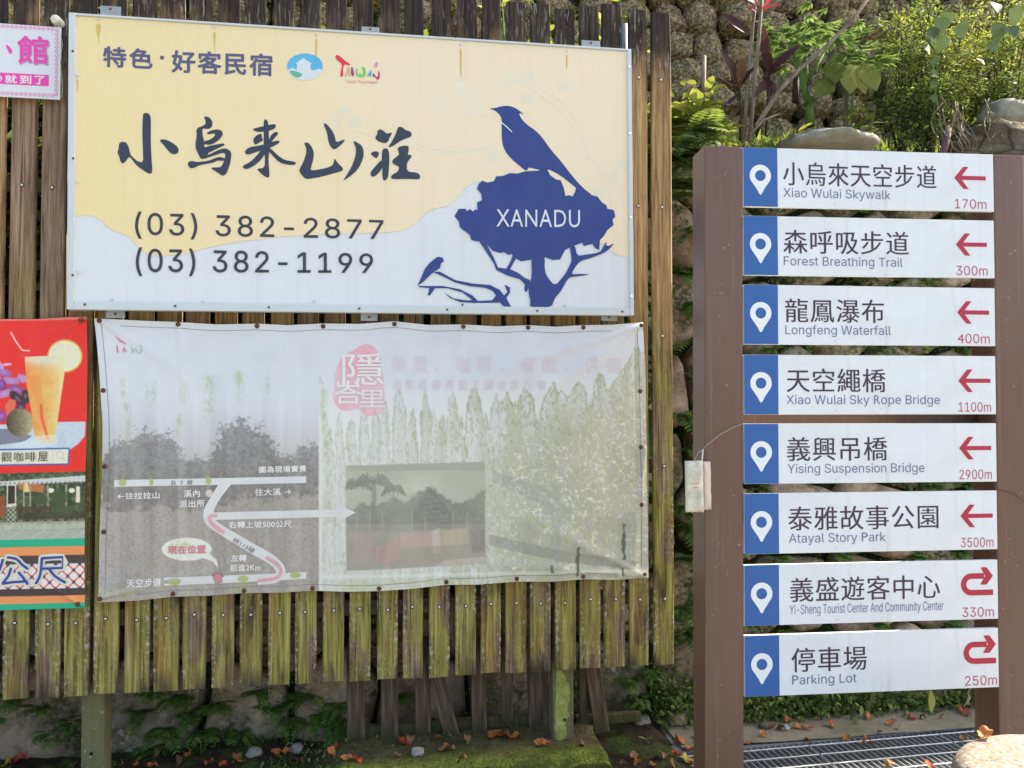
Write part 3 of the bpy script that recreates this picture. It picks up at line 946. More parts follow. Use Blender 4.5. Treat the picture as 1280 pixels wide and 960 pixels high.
# ------------------------------------------------------------------ drain grates
def grate(x0, x1, lab):
    Mg = Matrix((gu, gn, Vector((0, 0, 1)))).transposed().to_4x4(); Mg.translation = g0 + gu * x0 + Vector((0, 0, -.002))
    e = empty('drain_grate', Mg, lab, 'drain grate', 'steel drain grates')
    w = x1 - x0 - .006; L_ = -gd
    mb = MB(); mb.box((0, -L_ / 2, -.012), (.004, L_ - .014, .025)); bar = mesh('bearing_bar', mb.V, mb.F, M_GALV)
    n = int(w / .030)
    for i in range(n + 1): link('bearing_bar', bar, e, loc=(.004 + (w - .004) * i / n, 0, 0))
    mb = MB(); mb.tube([(0.002, 0, 0), (w, 0, 0)], .0045, 6); rod = mesh('cross_rod', mb.V, mb.F, M_GALV)
    k = 7
    for i in range(k): link('cross_rod', rod, e, loc=(0, -.045 - (L_ - .09) * i / (k - 1), .0015))
    mb = MB(); mb.box((w / 2, 0, -.010), (w, .006, .030)); eb = mesh('end_bar', mb.V, mb.F, M_GALV)
    for yy in (-.004, -L_ + .004): link('end_bar', eb, e, loc=(0, yy, 0))
xs = (Wg(1168, 914) - g0).dot(gu)
grate(gl + .004, (gl + xs) / 2, 'steel drain grate nearest the left post of the direction sign')
grate((gl + xs) / 2, xs, 'steel drain grate in the middle, below the gap under the lowest sign panel')
grate(xs, gr - .004, 'steel drain grate beside the right post of the direction sign, partly behind the round stone')

# ------------------------------------------------------------------ round stone seat
def seat():
    t = NT('exposed aggregate')
    v1 = t.voro(None, 85, 'F1', 'Color'); d1 = t.voro(None, 85)
    sx = t.sep(v1)[0]
    c = t.ramp(sx, [(0, (.10, .082, .066)), (.3, (.21, .18, .145)), (.6, (.29, .255, .21)), (.85, (.40, .37, .315)), (1, (.15, .125, .10))])
    c = t.mix(t.mr(d1, .42, .62), c, (.24, .18, .13))
    c = t.mix(t.mr(t.noise(None, 5, 4), .45, .7, 0, .35), c, (.33, .25, .16))
    t.bump(t.math('SUBTRACT', 1.0, d1), .45, .003)
    m = t.fin(c, .8, .3)
    V = []; F = []; n = 72; R = .31; H = .575; e = .055
    prof = [(R - .01, 0), (R, .03)] + [(R, H - e)] + [(R - e + e * math.cos(q), H - e + e * math.sin(q)) for q in [math.pi / 2 * i / 8 for i in range(1, 9)]] + [(R * .5, H + .002), (.001, H + .003)]
    for r, z in prof:
        for i in range(n): V.append((r * math.cos(2 * math.pi * i / n), r * math.sin(2 * math.pi * i / n), z))
    for j in range(len(prof) - 1):
        for i in range(n): F.append((j * n + i, j * n + (i + 1) % n, (j + 1) * n + (i + 1) % n, (j + 1) * n + i))
    F.append(tuple(range(n))[::-1])
    p = W(1352, 969, 2.1)
    o = link('stone_seat', mesh('stone_seat', V, F, m, True), loc=(p.x, p.y, 0))
    tag(o, 'round tan pebbled stone seat in the bottom right corner', 'stone seat')
    return p, H
SEATP, SEATH = seat()

# ================================================================== THE YELLOW BOARD
NAVY = paint('navy print', C(46, 66, 134), .5)
INK = paint('dark blue black print', C(52, 62, 82), .5)
INK2 = paint('charcoal print', C(58, 60, 70), .5)
SLATE = paint('slate blue print', C(88, 92, 128), .5)
PALEW = paint('pale sign white', C(208, 221, 232), .45)
def m_cream():
    t = NT('cream yellow print')
    x, y, z = t.sep(t.coord())[0:3]
    n = t.noise(None, 1.6, 4)
    c = t.mix(t.mr(t.math('ADD', x, n), .6, 1.9), C(238, 215, 166), C(232, 218, 193))
    s_ = t.noise(t.mapp(t.coord(), (26, 1.1, 1)), 1, 5, .6)
    c = t.mix(t.mr(s_, .54, .8, 0, .4), c, C(216, 200, 150))
    sp = t.mr(t.noise(None, 120, 2, .6), .70, .76, 0, .5)
    c = t.mix(sp, c, C(150, 130, 90))
    t.bump(t.noise(None, 220, 2), .03, .001)
    return t.fin(c, .42, .4)
def m_boardwhite():
    t = NT('pale blue white print')
    s_ = t.noise(t.mapp(t.coord(), (26, 1.3, 1)), 1, 5, .6)
    c = t.mix(t.mr(s_, .5, .8, 0, .5), C(212, 220, 230), C(196, 202, 208))
    c = t.mix(t.mr(t.noise(None, 110, 2, .6), .68, .75, 0, .4), c, C(140, 140, 135))
    return t.fin(c, .42, .4)
bw = BP.at(791.8, 392)[0]; bh = (BP.at(84.5, 16.5)[1] + BP.at(791.8, 62.5)[1]) / 2
board = empty('guesthouse_board', BP.M, 'large cream and white guesthouse board with blue bird on a tree and two phone numbers', 'signboard')
mb = MB(); mb.box((bw / 2, bh / 2, -.012), (bw - .006, bh - .006, .022)); mb.build('panel', m_boardwhite(), board)
def frame():
    specs = [((.0125, bh / 2, -.012), (.025, bh, .042)), ((bw - .009, bh / 2, -.012), (.018, bh, .042)),
             ((bw / 2 + .0035, .016, -.012), (bw - .0435, .032, .040)), ((bw / 2 + .0035, bh - .004, -.012), (bw - .0435, .008, .040))]
    for c, d in specs:
        mb = MB(); mb.box((0, 0, 0), d, bev=.002)
        link('frame_bar', mesh('frame_bar', mb.V, mb.F, M_ALU), board, loc=c)
frame()
def rct(x0, y0, x1, y1): return [(x0, y0), (x1, y0), (x1, y1), (x0, y1)]
yl = lambda x: 16.5 + (x - 84.5) * .0651
wave = [(93, 271), (105, 268.5), (120, 271), (130, 278), (138, 287), (152, 291), (164, 298), (172, 309), (183, 317), (200, 320), (228, 318), (262, 309), (300, 302), (350, 296), (420, 292), (478, 291), (505, 288), (520, 279), (532, 266), (545, 260), (560, 258), (570, 249), (580, 236), (592, 228), (604, 226), (640, 260), (720, 290), (755, 306), (768, 317), (778, 321), (786, 319)]
prnt('cream_print', board, BP, [[(93, yl(93) + 3), (440, yl(440) + 3), (786.3, yl(786) + 3)] + wave[::-1]], .0006, m_cream())
# faint blossom branches
BLO = paint('faint blossom print', C(240, 237, 220), .5, .02)
bl = []
for cx, cy, r in [(577, 112, 9), (556, 131, 10), (592, 133, 13), (574, 107, 5), (637, 103, 12), (660, 97, 9), (705, 108, 8), (616, 196, 8), (660, 122, 7), (420, 150, 8), (432, 138, 7), (445, 152, 8), (765, 220, 9), (748, 240, 8), (778, 205, 6)]:
    for q in range(4):
        rx, ry = r * (1 - .24 * q) , r * (.9 - .22 * q)
        pts = [(cx + (rx + .9 * math.sin(a * 3 + cx)) * math.cos(a), cy + (ry + .7 * math.cos(a * 2 + cy)) * math.sin(a)) for a in [6.2832 * i / 22 for i in range(22)]]
        bl.append(stroke_px(pts, .8, True))
for P in ([(500, 172), (540, 184), (575, 188), (620, 181)], [(500, 176), (540, 189), (590, 190)], [(600, 140), (625, 152), (640, 165)], [(655, 105), (690, 130), (720, 160), (738, 195), (745, 205)], [(662, 103), (700, 125), (728, 160)], [(690, 180), (715, 190), (745, 200), (770, 210)], [(420, 158), (455, 165), (480, 178), (505, 176)], [(745, 205), (760, 230), (766, 260)]):
    bl.append(stroke_px(curve_px(P), 1.1))
prnt('blossom_print', board, BP, bl, .0010, BLO)
z3 = lambda P, x0, y0, k: [(x0 + a / k, y0 + b / k) for a, b in P]
# bird and tree
bird = [(356, 114), (380, 112), (400, 106), (420, 103), (440, 104), (462, 112), (480, 124), (500, 141), (474, 129), (485, 155), (510, 180), (540, 200), (570, 230), (600, 275), (640, 320), (690, 385), (730, 430), (775, 465), (745, 462), (715, 440), (690, 420), (640, 380), (585, 352), (603, 382), (580, 378), (560, 360), (525, 352), (514, 350), (506, 366), (480, 345), (445, 315), (420, 285), (408, 250), (406, 200), (408, 155), (395, 135), (380, 122)]
foli = [(218, 545), (235, 515), (262, 515), (268, 524), (280, 516), (292, 526), (300, 518), (310, 520), (308, 490), (328, 480), (325, 455), (308, 435), (315, 415), (330, 403), (350, 410), (375, 405), (385, 385), (410, 384), (440, 372), (470, 374), (500, 365), (560, 362), (600, 380), (625, 398), (642, 400), (655, 430), (662, 465), (675, 460), (690, 466), (700, 448), (705, 430), (740, 440), (765, 460), (790, 466), (808, 490), (825, 500), (830, 515), (855, 520), (862, 545), (850, 560), (855, 580), (830, 600), (815, 625), (800, 640), (797, 680), (780, 672), (770, 655), (735, 664), (728, 650), (705, 660), (684, 668), (660, 680), (640, 718), (610, 720), (585, 710), (560, 714), (530, 718), (485, 725), (460, 712), (445, 695), (435, 700), (415, 688), (400, 692), (370, 682), (345, 655), (330, 645), (305, 645), (285, 640), (280, 620), (240, 590), (235, 565)]
trunk = [(525, 700), (580, 705), (578, 760), (590, 790), (620, 824), (650, 790), (665, 770), (680, 740), (688, 720), (678, 660), (700, 660), (708, 704), (740, 699), (800, 690), (812, 670), (825, 643), (826, 668), (862, 650), (835, 678), (815, 692), (765, 712), (720, 724), (700, 750), (684, 778), (720, 775), (765, 778), (720, 784), (680, 788), (665, 805), (655, 825), (640, 850), (620, 870), (605, 912), (520, 912), (522, 880), (515, 860), (515, 820), (528, 790)]
lbr = [(310, 635), (345, 655), (375, 710), (392, 750), (425, 755), (440, 730), (452, 700), (465, 712), (440, 757), (470, 770), (500, 792), (520, 800), (518, 825), (505, 850), (497, 840), (500, 818), (480, 797), (430, 782), (385, 760), (376, 735), (350, 695)]
bbr = [(130, 768), (160, 767), (220, 800), (290, 814), (360, 820), (400, 840), (416, 862), (430, 848), (418, 818), (440, 830), (440, 850), (425, 872), (447, 912), (420, 912), (400, 890), (370, 891), (300, 892), (240, 888), (200, 872), (176, 850), (215, 874), (270, 882), (290, 880), (250, 850), (190, 833), (140, 833), (120, 862), (111, 862), (117, 832), (75, 829), (75, 824), (170, 824), (240, 837), (290, 862), (312, 884), (368, 881), (384, 862), (370, 843), (340, 831), (280, 825), (220, 810), (160, 780)]
sbird = [(70, 824), (100, 755), (120, 730), (150, 707), (170, 710), (176, 725), (164, 733), (160, 752), (140, 765), (125, 776), (95, 806)]
K = 3.2
prnt('bird_emblem', board, BP, [smooth_poly(z3(bird, 500, 100, K), 1)], .0014, NAVY)
prnt('tree_emblem', board, BP, [z3(foli, 500, 100, K), smooth_poly(z3(trunk, 500, 100, K), 1), z3(lbr, 500, 100, K), z3(bbr, 500, 100, K)], .0018, NAVY)
prnt('small_bird_emblem', board, BP, [z3(sbird, 500, 100, K)], .0028, NAVY)
holes = [[(702, 672), (712, 662), (722, 690), (706, 700)], [(735, 678), (755, 668), (765, 690), (745, 696)], [(770, 680), (790, 684), (775, 695)]]
text_px('XANADU', 'lettering', board, BP, [(620.5, 267), (725, 268), (725, 284), (620.5, 283)], .0034, PALEW, 'cap', 0, 1.08, inter=False)
# header and phone numbers
text_px('特色', 'lettering', board, BP, [(129.5, 58), (190, 62), (190, 86), (129.5, 83)], .0020, SLATE, 'box', 0, 1.18, bold=.75)
prnt('lettering', board, BP, [ell(202.5, 72, 2.6, 2.6, 14)], .0020, SLATE)
text_px('好客民宿', 'lettering', board, BP, [(215, 63), (340, 68), (340, 95), (215, 90)], .0020, SLATE, 'box', 0, 1.12, bold=.75)
text_px('(03) 382-2877', 'lettering', board, BP, [(169, 266), (479, 275.5), (479, 298.5), (169, 293)], .0020, INK2, 'cap', 0, 1.12, bold=.3)
text_px('(03) 382-1199', 'lettering', board, BP, [(170, 311), (466, 317.5), (466, 341), (170, 339.5)], .0020, INK2, 'cap', 0, 1.12, bold=.3)
K = 6.4
xiao = [[(310, 85), (325, 70), (355, 72), (375, 105), (374, 200), (373, 300), (380, 440), (388, 545), (367, 562), (335, 545), (270, 500), (235, 460), (212, 428), (195, 425), (180, 450), (152, 480), (130, 460), (122, 420), (106, 388), (118, 355), (120, 315), (145, 300), (180, 308), (200, 350), (208, 400), (235, 430), (270, 460), (314, 468), (312, 380), (306, 250)],
        [(443, 292), (460, 282), (500, 285), (560, 318), (595, 350), (598, 385), (570, 403), (540, 400), (510, 370), (475, 325)]]
wu = [[(797, 103), (820, 98), (850, 112), (868, 145), (866, 178), (845, 198), (815, 200), (797, 192), (785, 208), (790, 255), (803, 303), (802, 345), (830, 365), (840, 390), (815, 425), (780, 442), (765, 425), (735, 360), (730, 320), (742, 260), (738, 195), (778, 180), (810, 165), (814, 132)],
      [(818, 232), (850, 215), (885, 203), (930, 205), (952, 228), (945, 260), (905, 300), (850, 328), (800, 322), (795, 300), (850, 285), (882, 260), (892, 240), (870, 235), (835, 245)],
      [(800, 350), (840, 335), (930, 318), (960, 315), (968, 328), (930, 345), (860, 380), (835, 392), (805, 382)],
      [(775, 428), (840, 405), (900, 375), (960, 352), (1000, 365), (1022, 395), (1012, 460), (1000, 505), (980, 555), (955, 577), (930, 565), (905, 545), (865, 522), (858, 508), (900, 508), (935, 505), (952, 480), (965, 440), (972, 410), (966, 392), (940, 392), (880, 412), (785, 444)],
      [(668, 480), (680, 460), (705, 455), (740, 465), (800, 460), (850, 450), (905, 425), (945, 425), (972, 442), (955, 456), (915, 450), (870, 470), (820, 480), (760, 490), (715, 515), (685, 512)]]
K2 = 5.565
lai = [[(165, 55), (185, 50), (197, 75), (200, 150), (205, 250), (197, 340), (207, 440), (198, 460), (165, 445), (128, 410), (118, 393), (170, 390), (175, 330), (165, 250), (165, 120)],
       [(82, 120), (120, 108), (200, 90), (240, 82), (252, 95), (240, 118), (190, 135), (120, 140)],
       [(97, 220), (90, 190), (115, 162), (140, 150), (152, 158), (150, 180), (165, 195), (130, 215), (110, 228)],
       [(190, 205), (208, 188), (212, 165), (240, 140), (262, 138), (265, 155), (240, 180), (215, 215)],
       [(35, 290), (38, 265), (70, 243), (130, 235), (200, 215), (270, 195), (278, 212), (240, 235), (180, 260), (120, 275), (60, 298)],
       [(18, 385), (25, 370), (70, 350), (120, 300), (150, 260), (185, 265), (170, 300), (130, 350), (80, 385), (40, 400)],
       [(185, 240), (210, 250), (260, 300), (310, 335), (380, 345), (392, 358), (375, 370), (320, 365), (270, 350), (220, 295), (190, 265)]]
shan = [[(443, 215), (470, 210), (495, 235), (515, 280), (510, 330), (495, 380), (490, 408), (550, 400), (620, 385), (652, 362), (655, 318), (680, 355), (718, 390), (715, 410), (640, 430), (560, 452), (500, 462), (455, 468), (415, 420), (412, 400), (440, 350), (463, 280), (460, 245)],
        [(578, 78), (600, 80), (635, 120), (660, 165), (667, 212), (700, 200), (730, 190), (725, 205), (695, 235), (660, 262), (635, 250), (615, 210), (605, 140)],
        [(785, 200), (810, 208), (850, 235), (862, 280), (855, 330), (820, 400), (770, 445), (712, 483), (735, 450), (775, 385), (800, 320), (810, 260)]]
zhu = [[(938, 180), (955, 155), (955, 130), (970, 118), (1000, 130), (1020, 152), (1062, 140), (1045, 170), (1025, 215), (990, 215), (955, 200)],
       [(1100, 100), (1130, 105), (1150, 125), (1185, 135), (1197, 155), (1185, 175), (1140, 190), (1110, 205), (1060, 240), (1028, 248), (1060, 200), (1085, 150)],
       [(905, 290), (930, 273), (962, 275), (968, 295), (950, 325), (930, 312)],
       [(990, 260), (1015, 250), (1035, 265), (1040, 330), (1035, 400), (1030, 460), (1000, 482), (990, 450), (990, 380), (985, 320)],
       [(908, 440), (910, 415), (940, 380), (985, 330), (1000, 350), (985, 400), (945, 445), (920, 452)],
       [(1095, 250), (1125, 235), (1170, 235), (1175, 255), (1165, 300), (1195, 298), (1190, 320), (1160, 350), (1160, 415), (1230, 420), (1255, 440), (1250, 470), (1180, 465), (1060, 468), (1048, 455), (1060, 435), (1100, 415), (1110, 380), (1070, 365), (1055, 340), (1090, 310), (1110, 295), (1100, 270)]]
for ch, x0, y0, k in ((xiao, 130, 130, K), (wu, 130, 130, K), (lai, 300, 140, K2), (shan, 300, 140, K2), (zhu, 300, 140, K2)):
    prnt('brush_character', board, BP, [smooth_poly(z3(p, x0, y0, k), 1) for p in ch], .0020, INK)
# logos
K = 8.533
prnt('house_logo', board, BP, [ell(*z3([(265, 285)], 350, 50, K)[0], 22.5, 17, 32)], .0016, PALEW)
prnt('house_logo', board, BP, [z3([(78, 320)] + [(265 + 190 * math.cos(a), 278 + 135 * math.sin(a)) for a in [math.radians(d) for d in range(165, 376, 12)]] + [(455, 318), (420, 305), (360, 322), (328, 318), (328, 262), (340, 252), (250, 190), (168, 248), (180, 262), (180, 318), (130, 296)], 350, 50, K)], .0020, paint('sky blue print', C(92, 178, 226)))
prnt('house_logo', board, BP, [smooth_poly(z3([(92, 325), (150, 328), (215, 348), (243, 372), (215, 395), (178, 402), (130, 375)], 350, 50, K), 1)], .0024, paint('green print', C(98, 178, 150)))
tw = [('red print', (214, 60, 80), [(588, 175), (608, 155), (635, 170), (700, 225), (752, 258), (745, 272), (700, 262), (688, 262), (672, 300), (675, 385), (655, 395), (640, 380), (650, 320), (665, 262), (630, 232), (600, 205)]),
      ('tan print', (208, 172, 130), [(692, 388), (705, 340), (728, 280), (740, 290), (752, 390), (738, 392), (728, 355), (715, 352), (706, 392)]),
      ('plum print', (160, 60, 140), [(758, 290), (775, 285), (785, 330), (793, 375), (775, 390), (760, 375), (755, 330)]),
      ('fresh green print', (120, 196, 98), [(808, 320), (825, 298), (832, 310), (822, 350), (838, 378), (855, 345), (868, 380), (888, 350), (880, 310), (872, 290), (892, 282), (916, 315), (915, 370), (890, 402), (862, 398), (846, 392), (826, 392), (806, 365)]),
      ('azure print', (70, 165, 215), [(928, 385), (950, 345), (970, 318), (978, 330), (975, 388), (962, 392), (955, 372), (940, 395)]),
      ('rose print', (190, 62, 120), [(988, 395), (990, 355), (1002, 352), (1030, 400), (1045, 385), (1048, 330), (1060, 325), (1068, 380), (1056, 425), (1038, 428), (1005, 385), (1000, 398)]),
      ('lilac print', (205, 150, 190), [(998, 285), (1012, 250), (1035, 228), (1045, 250), (1035, 290), (1018, 306), (1020, 285), (1028, 262), (1012, 275), (1008, 295)])]
for nm, c, P in tw: prnt('tourism_logo', board, BP, [smooth_poly(z3(P, 350, 50, K), 1)], .0018, paint(nm, C(*c)))
text_px('Touch Your Heart', 'lettering', board, BP, [(431.5, 99.5), (471.5, 101), (471.5, 105), (431.5, 103.5)], .0018, paint('brick print', C(196, 130, 110)), 'cap', 0)
# rivets, rusty screws, brackets
for px, py in [(123, 24), (268, 34), (395, 43.5), (576, 56), (709, 64), (140, 374), (254, 376.5), (393, 376.5), (706, 382), (97.5, 95), (97.5, 228), (98.5, 341), (785, 85), (786, 168), (787, 273), (788, 371)]:
    x, y = BP.at(px, py, .001); inn = px > 99 and px < 784
    link('rivet', RIVET, board, loc=(x, y, .001 if inn else .0092), scale=(.85, .85, 1))
for px, py in [(106, 380.5), (219, 382.5), (336, 384), (449, 385.5), (559, 387), (671.5, 388.5), (778, 389.5), (578, 381), (91, 64), (91.5, 198), (91, 344)]:
    x, y = BP.at(px, py, .009)
    link('screw', RUSTS, board, loc=(x, y, .0088), scale=(.72, .72, 1))
for i, (x0, y0, x1, y1) in enumerate([(127, 11, 153, 22), (452, 36.5, 474, 46), (726, 53.5, 749, 63), (134, 380, 158, 398), (451, 385, 472, 401.5), (750, 385, 770, 401.5)]):
    a = BP.at(x0, y1, -.05); b = BP.at(x1, y0, -.05)
    mb = MB(); mb.box((0, 0, 0), (b[0] - a[0], b[1] - a[1], .004), bev=.001)
    br = link('bracket', mesh('bracket', mb.V, mb.F, M_GALV), board, loc=((a[0] + b[0]) / 2, (a[1] + b[1]) / 2, -.036))
    link('screw', RUSTS, br, loc=(0, (b[1] - a[1]) * (.22 if i < 3 else -.22), .0022), scale=(.8, .8, 1))
# rust and algae runs below the rivets
STN = paint('ochre stain', C(206, 184, 105), .6)
prnt('stain', board, BP, [smooth_poly([(120, 30), (126, 30), (126.5, 37), (124, 44), (123.4, 58), (122, 44), (120, 38)], 1), smooth_poly([(266, 40), (270, 40), (269, 52), (268.4, 72), (267.4, 52)], 1), smooth_poly([(394, 48), (396.5, 48), (396, 66), (395, 92), (394.2, 66)], 1), smooth_poly([(574.5, 61), (577, 61), (577.5, 75), (576, 104), (575, 75)], 1), smooth_poly([(707.5, 69), (710, 69), (709.5, 80), (708.5, 90), (707.6, 80)], 1), smooth_poly([(96, 99), (98, 99), (97.5, 112), (96.8, 118)], 1)], .0013, STN)

# ================================================================== CLOTH BANNERS
def banner_fun(pl, folds, amp=1.0):
    """height field of the hung cloth in its own axes; folds: (x0,y0,x1,y1,width,height) in photo pixels"""
    fl = []
    for x0, y0, x1, y1, w, h in folds:
        a = pl.at(x0, y0); b = pl.at(x1, y1); fl.append((a[0], a[1], b[0], b[1], w, h))
    def f(x, y):
        x = np.asarray(x, float); y = np.asarray(y, float)
        r = .0045 * amp * (fbm(x * 2.3 + 3, y * 2.1 + 9, 5, 2) - .5) * 2 + .0018 * amp * (fbm(x * 7 + 3, y * 5, 8, 2) - .5) * 2
        for ax, ay, bx, by, w, h in fl:
            dx, dy = bx - ax, by - ay; l2 = dx * dx + dy * dy
            t = ((x - ax) * dx + (y - ay) * dy) / l2
            tc = np.clip(t, 0, 1)
            d = np.hypot(x - (ax + dx * tc), y - (ay + dy * tc))
            r = r + h * np.exp(-(d / (w * (.35 + tc))) ** 2) * (1 - .75 * tc)
        return r
    return f
def coons(top, bot, left, right, nx, ny):
    def samp(P, n):
        P = np.array(P, float); s = np.r_[0, np.cumsum(np.hypot(*np.diff(P, axis=0).T))]; s /= s[-1]
        t = np.linspace(0, 1, n + 1); return np.stack([np.interp(t, s, P[:, 0]), np.interp(t, s, P[:, 1])], -1)
    T, B, L, R = samp(top, nx), samp(bot, nx), samp(left, ny), samp(right, ny)
    u = np.linspace(0, 1, nx + 1)[None, :, None]; v = np.linspace(0, 1, ny + 1)[:, None, None]
    G = (1 - v) * T[None] + v * B[None] + (1 - u) * L[:, None] + u * R[:, None]
    G -= (1 - u) * (1 - v) * T[0] + u * (1 - v) * T[-1] + (1 - u) * v * B[0] + u * v * B[-1]
    return G
def cloth_mat(name, rough=.5):
    t = NT(name)
    c = t.attr('print', 'Color')
    wv = t.noise(None, 300, 2, .5)
    c = t.mix(t.mr(wv, .3, .8, 0, .05), c, (.2, .2, .2))
    t.bump(wv, .08, .001)
    return t.fin(c, rough, .4)
def grid_mesh(name, pl, G, colfun, hf, m, h=0.0, parent=None):
    ny, nx = G.shape[0] - 1, G.shape[1] - 1
    X, Y = G[..., 0], G[..., 1]
    q = pl.atn(X, Y, h)
    z = h + hf(q[..., 0], q[..., 1])
    V = np.concatenate([q, z[..., None]], -1).reshape(-1, 3)
    i = (np.arange(ny)[:, None] * (nx + 1) + np.arange(nx)[None]).ravel()
    F = np.stack([i, i + nx + 1, i + nx + 2, i + 1], -1)
    col = Cn(colfun(X, Y)).reshape(-1, 3)
    return link(name, fast_mesh(name, V, F, m, True, col=col), parent)
HG = lambda h: None

# --- faded map banner
faded = empty('faded_map_banner', CPL.M, 'faded white and grey vinyl banner with a road map, stained by green algae streaks', 'banner')
bf = banner_fun(CPL, [(801, 407, 600, 470, .03, .010), (801, 407, 640, 520, .025, .008), (806, 720, 640, 640, .03, .010), (806, 720, 560, 700, .025, .008), (125, 400, 240, 470, .03, .008), (124, 748, 260, 640, .03, .008), (124, 748, 320, 700, .02, .006), (474, 736, 500, 600, .03, .006), (223, 405, 240, 520, .03, .005), (579, 408, 560, 520, .03, .006), (806, 560, 790, 720, .02, .012), (794, 420, 800, 700, .012, -.008)], 1.3)
K = 6.856
seal = [[(300, 255), (340, 220), (400, 200), (465, 225), (500, 275), (520, 330), (525, 420), (548, 480), (550, 560), (552, 720), (560, 770), (520, 810), (430, 828), (370, 810), (335, 770), (300, 770), (240, 782), (180, 775), (140, 730), (112, 680), (115, 620), (130, 540), (128, 470), (150, 400), (180, 330), (215, 290)]]
SEALP = smooth_poly(z3(seal[0], 400, 400, K), 1)
def map_col1(X, Y):
    n1 = fbm(X / 30, Y / 30, 1); n2 = fbm(X / 5, Y / 5, 2, 3); n3 = fbm(X / 1.7, Y / 1.7, 3, 2)
    S = X.shape
    img = np.ones(S + (3,)) * np.array([208., 215, 226])
    img += ((n1 - .5) * 14)[..., None]
    # photo fading to grey towards its lower half
    inph = (X < 399)
    g = sst(490, 640, Y + (n1 - .5) * 30)
    grey = np.array([163., 157, 152])
    img = over(img, inph * g * (.93 - .25 * np.exp(-((X - 122) / 22) ** 2)), grey)
    def tree(cx, cy, rx, ry, seed, dens=.75):
        d = np.hypot((X - cx) / rx, (Y - cy) / ry) + (fbm(X / 7, Y / 7, seed) - .5) * .55 + (fbm(X / 2.2, Y / 2.2, seed + 3, 2) - .5) * .5
        return (1 - sst(.82, 1.02, d)) * dens
    tr = np.zeros(S)
    for a in [(303, 572, 37, 50, 21), (330, 590, 25, 40, 22), (285, 590, 25, 40, 23), (180, 590, 32, 52, 24), (205, 585, 26, 45, 25), (150, 600, 28, 50, 26), (250, 600, 30, 30, 27), (385, 588, 22, 34, 28), (360, 596, 20, 28, 29), (230, 610, 60, 30, 30)]:
        tr = np.maximum(tr, tree(*a))
    tr *= inph * (Y < 640)
    cols = np.stack([np.array([112., 112, 112])[i] + (n3 - .5) * 60 + (n2 - .5) * 40 for i in range(3)], -1)
    img = img * (1 - tr[..., None] * .85) + cols * (tr * .85)[..., None]
    # grain of the printed ground
    img = over(img, inph * sst(600, 640, Y) * np.clip(n3 - .45, 0, 1) * .9, (100, 98, 96))
    # right hand panel: pale wash
    rp = (X >= 399)
    img = over(img, rp * sst(470, 560, Y) * .65, (218, 221, 222))
    # algae curtains: separate runs that start at their own height and merge lower down
    runs = [(402, 470, 4), (412, 530, 5), (425, 512, 5), (440, 522, 6), (455, 505, 5), (470, 515, 7), (481, 500, 5), (500, 484, 8), (516, 508, 4), (533, 488, 6), (543, 512, 4), (552, 518, 5), (566, 487, 7), (576, 515, 3), (593, 484, 9), (606, 515, 4), (620, 492, 7), (633, 488, 9), (646, 500, 6), (657, 484, 9), (668, 512, 5), (690, 477, 8), (702, 486, 9), (714, 488, 8), (723, 473, 9), (736, 508, 8), (750, 465, 6), (760, 485, 12), (772, 472, 12), (784, 452, 12), (796, 434, 12), (810, 430, 12)]
    jx = X + (fbm(X / 5, Y / 26, 40, 3) - .5) * 7
    fld = np.full(S, -9.0)
    for c_, y0, w in runs:
        t_ = np.clip(Y - y0 - (fbm(X / 2.5, Y * 0 + y0, 42, 2) - .5) * 8, -3, None)
        grow = w * (1 - np.exp(-np.maximum(t_, 0) / 13)) + np.maximum(t_, 0) * np.interp(c_, [400, 600, 680], [.012, .05, .16])
        fld = np.maximum(fld, np.where(t_ > 0, grow - np.abs(jx - c_), -9.0))
    fld = fld + (fbm(X / 2.2, Y / 5, 45, 3) - .5) * 3.2
    strength = np.interp(X, [395, 400, 470, 520, 600, 660, 720, 812], [0, .45, .5, .62, .85, 1, 1, 1])
    col_n = fbm(X / 5, Y / 60, 44, 4); fine = fbm(X / 2.4, Y / 4.5, 46, 3)
    body = sst(-.3, 1.2, fld) * strength * rp
    img = over(img, body * np.clip(.30 + 2.0 * (col_n - .45), .10, .8), (180, 185, 164))
    edge = sst(-.6, .6, fld) * (1 - sst(1.0, 2.8, fld)) * strength * rp * np.clip((fine - .30) * 3.4, 0, 1)
    img = over(img, edge * .62, (140, 154, 100))
    img = over(img, rp * (1 - sst(-.5, .5, fld)) * sst(455, 510, Y) * .40, (226, 230, 231))
    speck = body * np.clip((fbm(X / 1.8, Y / 4, 48, 2) - .56) * 6, 0, 1)
    img = over(img, speck * .5, (140, 150, 104))
    # heavy stained zone lower right with pale worm tracks
    zn = sst(598, 640, X + (n1 - .5) * 60) * sst(490, 560, Y + (n1 - .5) * 60 + (X - 700) * .25)
    base = np.stack([176 + (n1 - .5) * 44 + (col_n - .5) * 30, 179 + (n1 - .5) * 36 + (col_n - .5) * 26, 168 + (n1 - .5) * 46 + (col_n - .5) * 20], -1)
    img = img * (1 - zn[..., None] * .72) + base * (zn * .72)[..., None]
    w1 = np.abs(fbm(X / 8, Y / 8, 61, 3) - .5); w2 = np.abs(fbm(X / 4.5, Y / 6, 63, 2) - .5)
    worms = (1 - sst(.010, .030, w1)) * .95 + (1 - sst(.008, .022, w2)) * .5
    img = over(img, np.clip(worms, 0, 1) * zn * np.clip((n1 - .2) * 5, 0, 1) * .95, (234, 237, 224))
    img = over(img, zn * np.clip((fbm(X / 9, Y / 9, 65) - .52) * 5, 0, 1) * .28, (176, 184, 132))
    # dark ghost of a building on the right
    gh = inpoly(X, Y, [(612, 668), (700, 688), (800, 702), (790, 712), (700, 702), (612, 682)])
